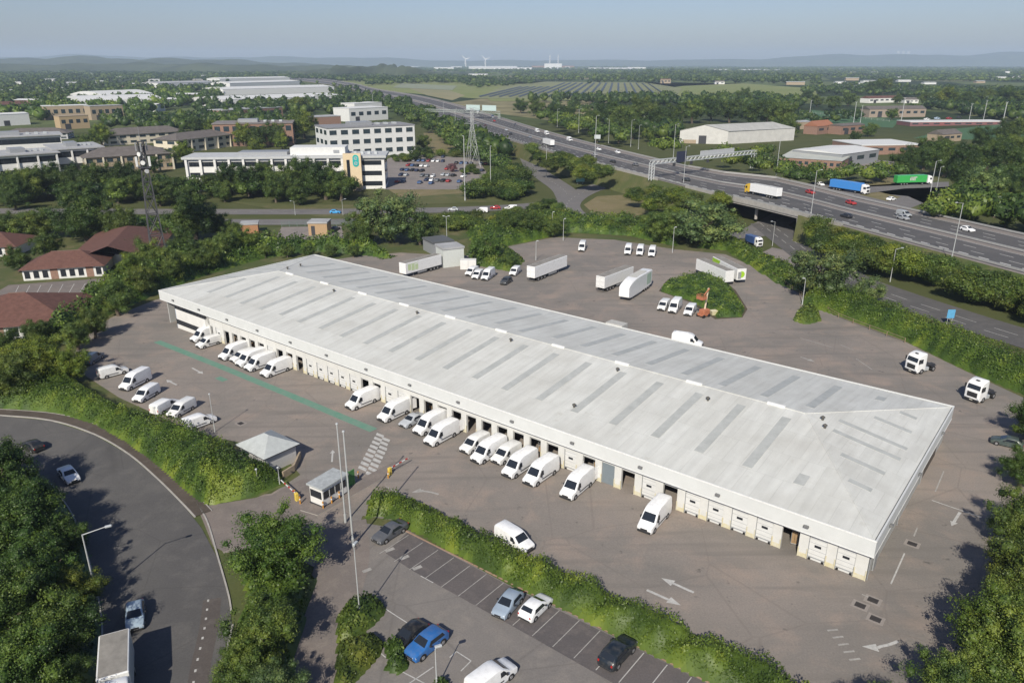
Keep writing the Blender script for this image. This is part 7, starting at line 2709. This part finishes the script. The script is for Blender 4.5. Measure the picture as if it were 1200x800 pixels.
for i, (u, v, r) in enumerate([(214, 178, 12), (196, 186, 11), (178, 192, 10), (102, 168, 10), (118, 158, 12), (92, 176, 8), (286, 158, 13), (304, 160, 13), (322, 158, 14), (340, 152, 14), (356, 146, 16), (330, 166, 10), (300, 172, 10), (250, 150, 10), (232, 146, 10), (278, 146, 10), (488, 180, 9), (496, 166, 9), (503, 178, 7), (240, 186, 8), (150, 182, 7), (214, 158, 7)]):
    tree_px(u, v, r, '%s tree counted from the left office group among the business park buildings' % nth(i), 1.0, 'trees among the business park offices', color=random.choice((C_DARK, C_MID, C_YEL)))
tree_px(350, 122, 12, 'bright yellow-green tree before the white warehouses', .8, color=C_YEL)
tree_px(530, 196, 7, 'pink flowering bush in the office car park', .8, color=(2.3, .75, 4.5, 1))
belt([(540, 208), (560, 205), (566, 198), (550, 196)], 5, 2.5, 3.6, 'bush among the cars of the office car park', 'bushes in the office car park', CM)
belt([(456, 186), (540, 180), (556, 184), (548, 188), (460, 190)], 14, 2.6, 4, 'green bush along the back of the office car park', 'bushes behind the office car park', CM)
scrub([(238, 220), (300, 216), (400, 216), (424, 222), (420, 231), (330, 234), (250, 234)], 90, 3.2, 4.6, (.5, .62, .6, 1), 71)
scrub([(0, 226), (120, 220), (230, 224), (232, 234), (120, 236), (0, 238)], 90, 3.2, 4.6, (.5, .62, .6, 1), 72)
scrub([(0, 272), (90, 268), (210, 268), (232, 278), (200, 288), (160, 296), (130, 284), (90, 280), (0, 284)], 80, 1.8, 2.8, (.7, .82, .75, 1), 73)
# woods right of the motorway
for i, (u, v, r) in enumerate([(690, 140, 14), (712, 132, 16), (730, 138, 18), (752, 130, 18), (770, 140, 16), (790, 136, 16), (742, 150, 14), (664, 136, 12), (648, 132, 11), (628, 126, 11), (610, 124, 9), (674, 124, 7), (812, 130, 15), (834, 128, 14), (856, 130, 14), (880, 132, 14), (900, 130, 16), (918, 134, 18), (926, 150, 11), (906, 148, 9), (872, 112, 9), (846, 116, 9), (725, 158, 10), (700, 158, 10), (760, 158, 9)]):
    tree_px(u, v, r, '%s tree of the wood between the solar farm and the barn' % nth(i), .95, 'trees of the wood before the solar farm', color=random.choice((C_DARK, C_DARK, C_MID)))
for i, (u, v, r) in enumerate([(1060, 190, 16), (1085, 180, 18), (1110, 186, 20), (1135, 190, 20), (1160, 180, 20), (1185, 176, 20), (1200, 200, 22), (1175, 212, 18), (1128, 206, 16), (1066, 200, 9), (1190, 232, 18), (1168, 240, 14), (1152, 226, 14), (1170, 226, 12), (1150, 160, 12), (1180, 156, 14), (1100, 172, 12), (1198, 150, 12), (1136, 252, 10), (1110, 248, 8), (1210, 256, 12), (1180, 256, 10)]):
    tree_px(u, v, r, '%s tree of the wood right of the workshops' % nth(i), .95, 'trees of the right-hand wood', color=random.choice((C_DARK, C_MID, C_DARK)))
for i, (u, v, r) in enumerate([(1020, 152, 9), (1002, 160, 7), (958, 118, 8), (978, 120, 10), (995, 116, 9), (1026, 102, 9), (1036, 100, 10), (1052, 116, 6), (1085, 116, 8), (1110, 114, 12), (1132, 118, 10), (1155, 114, 11), (1178, 112, 12), (1197, 116, 10), (946, 112, 7), (1070, 128, 7), (1046, 134, 7)]):
    tree_px(u, v, r, '%s tree from the left round the sports pitch and the white houses' % nth(i), .85, 'trees around the sports pitch', color=C_YEL if u == 1110 else random.choice((C_DARK, C_MID)))

# ------------------------------------------------------------------ fields, solar farm, far land
def field(name, px, m, off=L1):
    far_ = max(0.0, G(*px[0]).y - 600) / 400
    return drape(name, pxpoly(px), m, off * (1 + 6 * far_))
field('pasture', [(395, 106), (460, 108), (560, 116), (640, 113), (760, 118), (900, 124), (960, 118), (955, 104), (870, 98), (800, 101), (780, 104), (560, 97), (440, 94), (400, 95)], M_fieldg, L2)
field('straw_field', [(500, 112), (530, 118), (545, 112), (520, 104), (500, 99), (480, 104)], M_fields, L3)
field('straw_field', [(576, 119), (700, 118), (730, 116), (570, 115)], M_fieldg, L4)
field('sports_pitch', [(936, 143), (1046, 150), (1056, 140), (950, 129)], M_pitch, L4)
field('sports_pitch', [(1070, 162), (1230, 166), (1230, 143), (1180, 145), (1110, 152)], M_pitch, L4)
field('dry_grass', [(505, 182), (555, 176), (545, 160), (520, 150), (496, 156)], M_dry, L3)
field('dry_grass', [(600, 160), (640, 178), (624, 182), (590, 168)], M_dry, L3)
# field('dry_grass', [(1010, 230), (1070, 222), (1090, 215), (1030, 212), (1000, 216)], M_dry, L3)
# field('side_road', [(940, 222), (1000, 236), (1060, 246), (1082, 236), (1050, 228), (1110, 222), (1110, 214), (1030, 218), (990, 222), (950, 214)], M_road, L4)
field('gravel_patch', [(905, 190), (1060, 205), (1075, 192), (990, 184)], M_mpale, L2)
field('office_car_park', [(444, 222), (560, 222), (572, 205), (560, 186), (470, 180), (445, 190)], M_mpale, L3)
bpr = smooth_line(wl([(236, 132), (232, 118), (226, 108), (222, 102)]))
ribbon('business_park_road', bpr, -5, 5, M_mpale, L2)
field('wetland', [(460, 103), (530, 106), (536, 101), (470, 98)], mat('pale_crop', (.22, .24, .16), .9), L5)

# solar farm: every visible row of panels is a thing
pan = mat('solar_glass', (.05, .055, .06), .45, var=.2, scale=.05, spec=.3)
panl = mat('panel_pale_back', (.20, .22, .22), .7)
rgs = random.Random(4)
def solar_row(a, b, w_, label, tiltx=.4):
    p, q = G(*a), G(*b)
    t = thing('solar_panel_row', label, 'solar panels', p, math.atan2(q.y - p.y, q.x - p.x), 'rows of the solar farm')
    L = math.hypot(q.x - p.x, q.y - p.y)
    o = MB().loft([[(0, -w_ / 2, .7), (0, w_ / 2, 1.9), (0, w_ / 2, 2.05), (0, -w_ / 2, .85)], [(L, -w_ / 2, .7), (L, w_ / 2, 1.9), (L, w_ / 2, 2.05), (L, -w_ / 2, .85)]]).build('panel', pan, t)
    mb = MB()
    for i in range(max(2, int(L / 40))):
        x = L * (i + .5) / max(2, int(L / 40))
        mb.box(x - .15, x + .15, -.15, .15, -.1, 1.2)
    mb.build('support_frame', greym, t)
k = 0
for i in range(20):
    u0 = 562 + i * 11.6
    u1 = u0 + (725 - u0) * .40
    v0 = 114.2 - .02 * i
    v1 = 97.5 + .02 * i
    if i < 5: u1, v1 = u0 + (725 - u0) * .30, 102.2
    solar_row((u0, v0), (u1, v1), 4.4, '%s long row of dark panels from the left in the solar farm' % nth(i))
field('solar_grass', [(556, 116), (790, 115), (800, 104), (756, 97), (640, 96), (590, 101)], mat('pale_solar_grass', (.19, .20, .10), .95, var=.2, scale=.02), L6)

# far woods and hedgerows: masses nobody could count
def wood(px, n, r0, r1, h0, h1, name='woodland', color=C_DARK, seed=1):
    rg = random.Random(seed)
    pts = []
    for u, v in sample_px(px, n, rg):
        p = G(u, v)
        r = rg.uniform(r0, r1)
        pts.append((p.x, p.y, r, rg.uniform(h0, h1)))
    return wood_mass(name, pts, None, color, seed)
wood([(0, 128), (0, 96), (120, 90), (280, 90), (260, 108), (200, 112), (110, 112), (90, 124), (40, 122)], 620, 4.5, 8, 7, 13, seed=31)
wood([(0, 134), (50, 126), (98, 126), (96, 118), (200, 106), (262, 104), (262, 118), (196, 130), (150, 137), (110, 137), (52, 142), (0, 140)], 300, 4.5, 8, 7, 14, seed=32, color=(.9, 1, .85, 1))
wood([(228, 130), (262, 128), (262, 122), (420, 118), (440, 124), (410, 136), (340, 136), (260, 142), (228, 138)], 240, 4, 6.5, 7, 12, seed=33)
wood([(106, 150), (150, 140), (262, 140), (330, 140), (360, 150), (350, 165), (290, 150), (210, 160), (130, 152)], 150, 4, 6, 7, 12, seed=34)
wood([(230, 128), (240, 116), (238, 104), (258, 102), (260, 118), (250, 132)], 60, 4, 7, 8, 14, seed=35)
wood([(350, 96), (420, 104), (470, 118), (540, 152), (600, 186), (586, 190), (520, 160), (450, 130), (380, 112), (350, 104)], 170, 4, 6.5, 6, 11, seed=36)
wood([(430, 101), (500, 98), (576, 99), (576, 93), (500, 91), (430, 95)], 260, 8, 14, 9, 15, seed=37)
wood([(270, 95), (360, 93), (430, 97), (430, 90), (360, 84), (270, 86)], 300, 8, 14, 9, 15, seed=38)
wood([(0, 95), (280, 90), (280, 84), (140, 82), (0, 84)], 460, 12, 22, 9, 16, seed=39, color=(.62, .7, .72, 1))
wood([(560, 104), (640, 98), (590, 95), (540, 98)], 90, 6, 10, 6, 9, seed=40)
wood([(600, 120), (700, 122), (800, 126), (930, 130), (945, 122), (880, 116), (800, 118), (720, 116), (650, 117)], 260, 5, 8, 8, 14, seed=41)
wood([(690, 99), (720, 98), (860, 98), (960, 100), (960, 92), (860, 86), (800, 86), (740, 86), (700, 93)], 330, 7, 12, 9, 20, seed=42)
wood([(750, 90), (850, 91), (830, 85), (770, 84)], 60, 9, 14, 18, 26, seed=43)
wood([(940, 112), (1010, 112), (1100, 116), (1220, 122), (1220, 106), (1100, 104), (1000, 100), (940, 104)], 330, 5, 8, 6, 11, seed=44)
wood([(1080, 130), (1220, 146), (1220, 120), (1100, 116)], 170, 5, 8, 8, 14, seed=45)
wood([(930, 148), (1010, 142), (1010, 135), (930, 138)], 40, 3, 5, 4, 7, seed=46)
wood([(640, 140), (700, 146), (780, 168), (800, 160), (790, 140), (720, 128), (650, 126)], 170, 4, 6, 6, 11, seed=47)
# hedgerow lines and copses over the plain
rg = random.Random(5)
pts = []
for i in range(330):
    u, v = rg.uniform(-60, 1260), rg.choice((rg.uniform(78.5, 86), rg.uniform(80, 96)))
    p = G(u, v)
    if 395 < u < 960 and v > 95: continue
    a = rg.uniform(-.35, .35) + (math.pi / 2 if rg.random() < .25 else 0)
    n = rg.randint(6, 26)
    for k in range(n):
        s = (k - n / 2) * 16 * p.y / 2000
        pts.append((p.x + math.cos(a) * s + rg.uniform(-4, 4), p.y + math.sin(a) * s + rg.uniform(-4, 4), rg.uniform(7, 13) * max(1, p.y / 3200), rg.uniform(7, 12)))
wood_mass('hedgerow_trees', pts, None, (.72, .8, .8, 1), 48)
# scattered buildings of the far plain: pale sheds and works, each its own thing
def far_block(u, v, w_, h_, d, label, m=psheet, cat='shed', group=None, name='far_shed'):
    p = G(u, v)
    t = thing(name, label, cat, p, rg.uniform(-.25, .25), group)
    MB().box(-w_ / 2, w_ / 2, 0, d, -1, h_).build('wall', m, t)
    mb = MB()
    mb.quad([(-w_ / 2 - 1, -1, h_ + .01), (w_ / 2 + 1, -1, h_ + .01), (w_ / 2 + 1, d / 2, h_ + d * .07), (-w_ / 2 - 1, d / 2, h_ + d * .07)]).quad([(w_ / 2 + 1, d + 1, h_ + .01), (-w_ / 2 - 1, d + 1, h_ + .01), (-w_ / 2 - 1, d / 2, h_ + d * .07), (w_ / 2 + 1, d / 2, h_ + d * .07)])
    mb.build('roof', MATS['pale_sheet'], t)
pw = mat('far_white', (.66, .66, .64), .7)
FG = 'far sheds on the plain'
for i, (u, v, w_, h_) in enumerate([(475, 81, 150, 16), (486, 80, 110, 14), (440, 80, 160, 12), (520, 81.5, 180, 14), (535, 80, 120, 14), (578, 81.8, 420, 16), (612, 82, 160, 14), (640, 80.5, 260, 18), (652, 80, 120, 26), (662, 80.5, 100, 18),
                                  (700, 82, 150, 12), (725, 82.5, 240, 12), (746, 81.5, 160, 14), (880, 84, 150, 10), (905, 84.5, 110, 10), (845, 83.5, 90, 10), (1180, 88, 20, 16), (30, 79.5, 160, 12), (58, 80, 200, 12), (92, 79, 160, 12), (22, 83, 60, 9), (70, 88, 40, 7), (105, 89, 44, 7), (148, 91, 30, 6), (160, 93, 36, 6), (36, 92, 30, 6),
                                  (1010, 104, 30, 6), (1060, 96, 40, 5), (1090, 99, 36, 5), (985, 98, 30, 5), (560, 90, 80, 9)]):
    far_block(u, v, w_, h_, w_ * .4, '%s pale shed on the far plain counted along the skyline' % nth(i), pw, 'shed', FG)
for i, (u, v) in enumerate([(12, 112), (40, 118), (64, 108), (88, 101), (118, 98), (150, 102), (178, 96), (205, 92), (232, 96), (20, 100), (56, 96), (100, 92), (140, 93), (250, 112), (214, 118), (30, 126), (170, 131), (196, 124)]):
    far_block(u, v, rg.uniform(24, 46), rg.uniform(6, 9), rg.uniform(14, 26), '%s pale-roofed building among the trees of the upper left' % nth(i), rg.choice((wallw, psheet, buff, brick, greym)), 'building', 'buildings among the trees of the upper left', 'far_building')
for i in range(46):
    u, v = rg.choice([(rg.uniform(400, 770), rg.uniform(78.5, 83)), (rg.uniform(0, 280), rg.uniform(79, 92)), (rg.uniform(880, 1200), rg.uniform(80, 103))])
    far_block(u, v, rg.uniform(18, 50), rg.uniform(5, 9), 14, 'tiny pale building on the hazy far plain', rg.choice((pw, psheet, buff, brick)), 'building', 'tiny pale buildings on the far plain', 'far_building')
# works with chimneys near the skyline
p = G(648, 80.5)
t = thing('factory', 'hazy factory with slim chimneys on the skyline above the solar farm', 'factory', p, 0)
MB().box(-220, 220, 0, 120, -1, 26).build('wall', brick, t)
MB().box(-90, 90, -20, -1, -1, 48).build('works_hall', pw, t)
for x in (-30, 55):
    MB().cyl((x, 60, 0), (x, 60, 130), 5, 3.5, 8).build('chimney', pw, t, smooth=40)
# wind turbines
for u, v, vt, lab in [(546, 80, 62, 'left of two white wind turbines on the hazy skyline'), (569, 80, 63, 'right of two white wind turbines on the hazy skyline')]:
    p = G(u, v)
    h = height_to(p, vt + 4)
    t = thing('wind_turbine', lab, 'wind turbine', p, 0, 'wind turbines')
    MB().cyl((0, 0, 0), (0, 0, h), 6, 4, 8).build('tower', pw, t, smooth=40)
    MB().bbox(-4, 4, -8, 6, h, h + 8, 1).build('nacelle', pw, t)
    for k in range(3):
        a = 2.1 * k + .3
        c, s = math.cos(a), math.sin(a)
        MB().loft([[(c * 4 - s * 5, -10, h + 4 + s * 4 + c * 5), (c * 4 + s * 5, -10, h + 4 + s * 4 - c * 5), (c * 4, -8, h + 4 + s * 4)], [(c * 58 - s * 1, -10, h + 4 + s * 58 + c), (c * 58 + s, -10, h + 4 + s * 58 - c), (c * 58, -9, h + 4 + s * 58)]]).build('blade', pw, t)
# the estuary, the bridge and the hills
wt = mat('estuary_water', (.16, .17, .19), .3, spec=.5)
wy = lambda v: G(600, v).y
drape('water', [(-9000, wy(77.2)), (12000, wy(77.6)), (14000, 16400), (-9000, 16400)], wt, .5)
p0, p1 = G(1010, 77.4), G(1120, 77.4)
t = thing('suspension_bridge', 'pale twin-towered bridge across the hazy estuary at upper right', 'bridge', (0, 0, 0))
py = p0.y
for u in (1050, 1056, 1062):
    x = p0.x + (u - 1010) / 110 * (p1.x - p0.x)
    for dx in (-14, 14):
        MB().box(x + dx - 6, x + dx + 6, py - 8, py + 8, 0, 270).build('tower', pw, t)
    MB().box(x - 8, x + 8, py - 7, py + 7, 246, 260).build('tower_beam', pw, t)
MB().box(p0.x - 1500, p1.x + 1500, py - 12, py + 12, 40, 50).build('deck', greym, t)

def hill(name, y, x0, x1, hs, depth, col, seed):
    """A ridge with real depth: its crest follows hs (position 0..1, height)."""
    rg_ = np.random.default_rng(seed)
    nx, ny = 90, 8
    vs, fs = [], []
    ph = rg_.uniform(0, 6, 5)
    for j in range(ny + 1):
        f = j / ny
        for i in range(nx + 1):
            s = i / nx
            h = np.interp(s, [a for a, b in hs], [b for a, b in hs])
            h *= 1 + .10 * math.sin(s * 31 + ph[0]) + .07 * math.sin(s * 73 + ph[1]) + .05 * math.sin(s * 140 + ph[2])
            vs.append((x0 + (x1 - x0) * s, y + depth * f + 200 * math.sin(s * 17 + ph[3]), -3 + (h + 3) * math.sin(math.pi * f) ** .8 * (1 + .05 * math.sin(s * 50 + f * 9))))
    for j in range(ny):
        for i in range(nx):
            a = j * (nx + 1) + i
            fs.append((a, a + 1, a + nx + 2, a + nx + 1))
    o = MB().add(vs, fs).build(name, col, smooth=60)
    up_faces(o)
    o['kind'] = 'structure'
hl = mat('hill_woods', (.035, .05, .03), .95, var=.35, scale=.004, col2=(.085, .105, .05))
hill('hills', 6200, -7000, -1500, [(0, 60), (.3, 88), (.55, 96), (.8, 76), (.93, 48), (1, 5)], 2200, hl, 1)
hill('hills', 4400, -3700, -500, [(0, 34), (.2, 45), (.45, 50), (.7, 42), (.9, 30), (1, 4)], 900, hl, 2)
hill('hills', 3300, -1050, -300, [(0, 3), (.3, 30), (.6, 44), (.8, 40), (1, 3)], 420, hl, 3)
hill('hills', 13500, -9500, 13000, [(0, 170), (.2, 160), (.45, 90), (.6, 120), (.75, 210), (.9, 235), (1, 225)], 2400, hl, 4)

# ------------------------------------------------------------------ the air: one even box of haze round everything on the ground
HZ = bpy.data.materials.new('haze_air')
HZ.use_nodes = True
n_ = HZ.node_tree
n_.nodes.remove(n_.nodes['Principled BSDF'])
pv = n_.nodes.new('ShaderNodeVolumePrincipled')
pv.inputs['Color'].default_value = (.66, .80, 1.0, 1)
pv.inputs['Density'].default_value = .00008
pv.inputs['Anisotropy'].default_value = .0
n_.links.new(pv.outputs[0], n_.nodes['Material Output'].inputs['Volume'])
hz = MB().box(-19500, 19500, -1200, 18600, -6.5, 310).build('haze', HZ)
hz['kind'] = 'stuff'
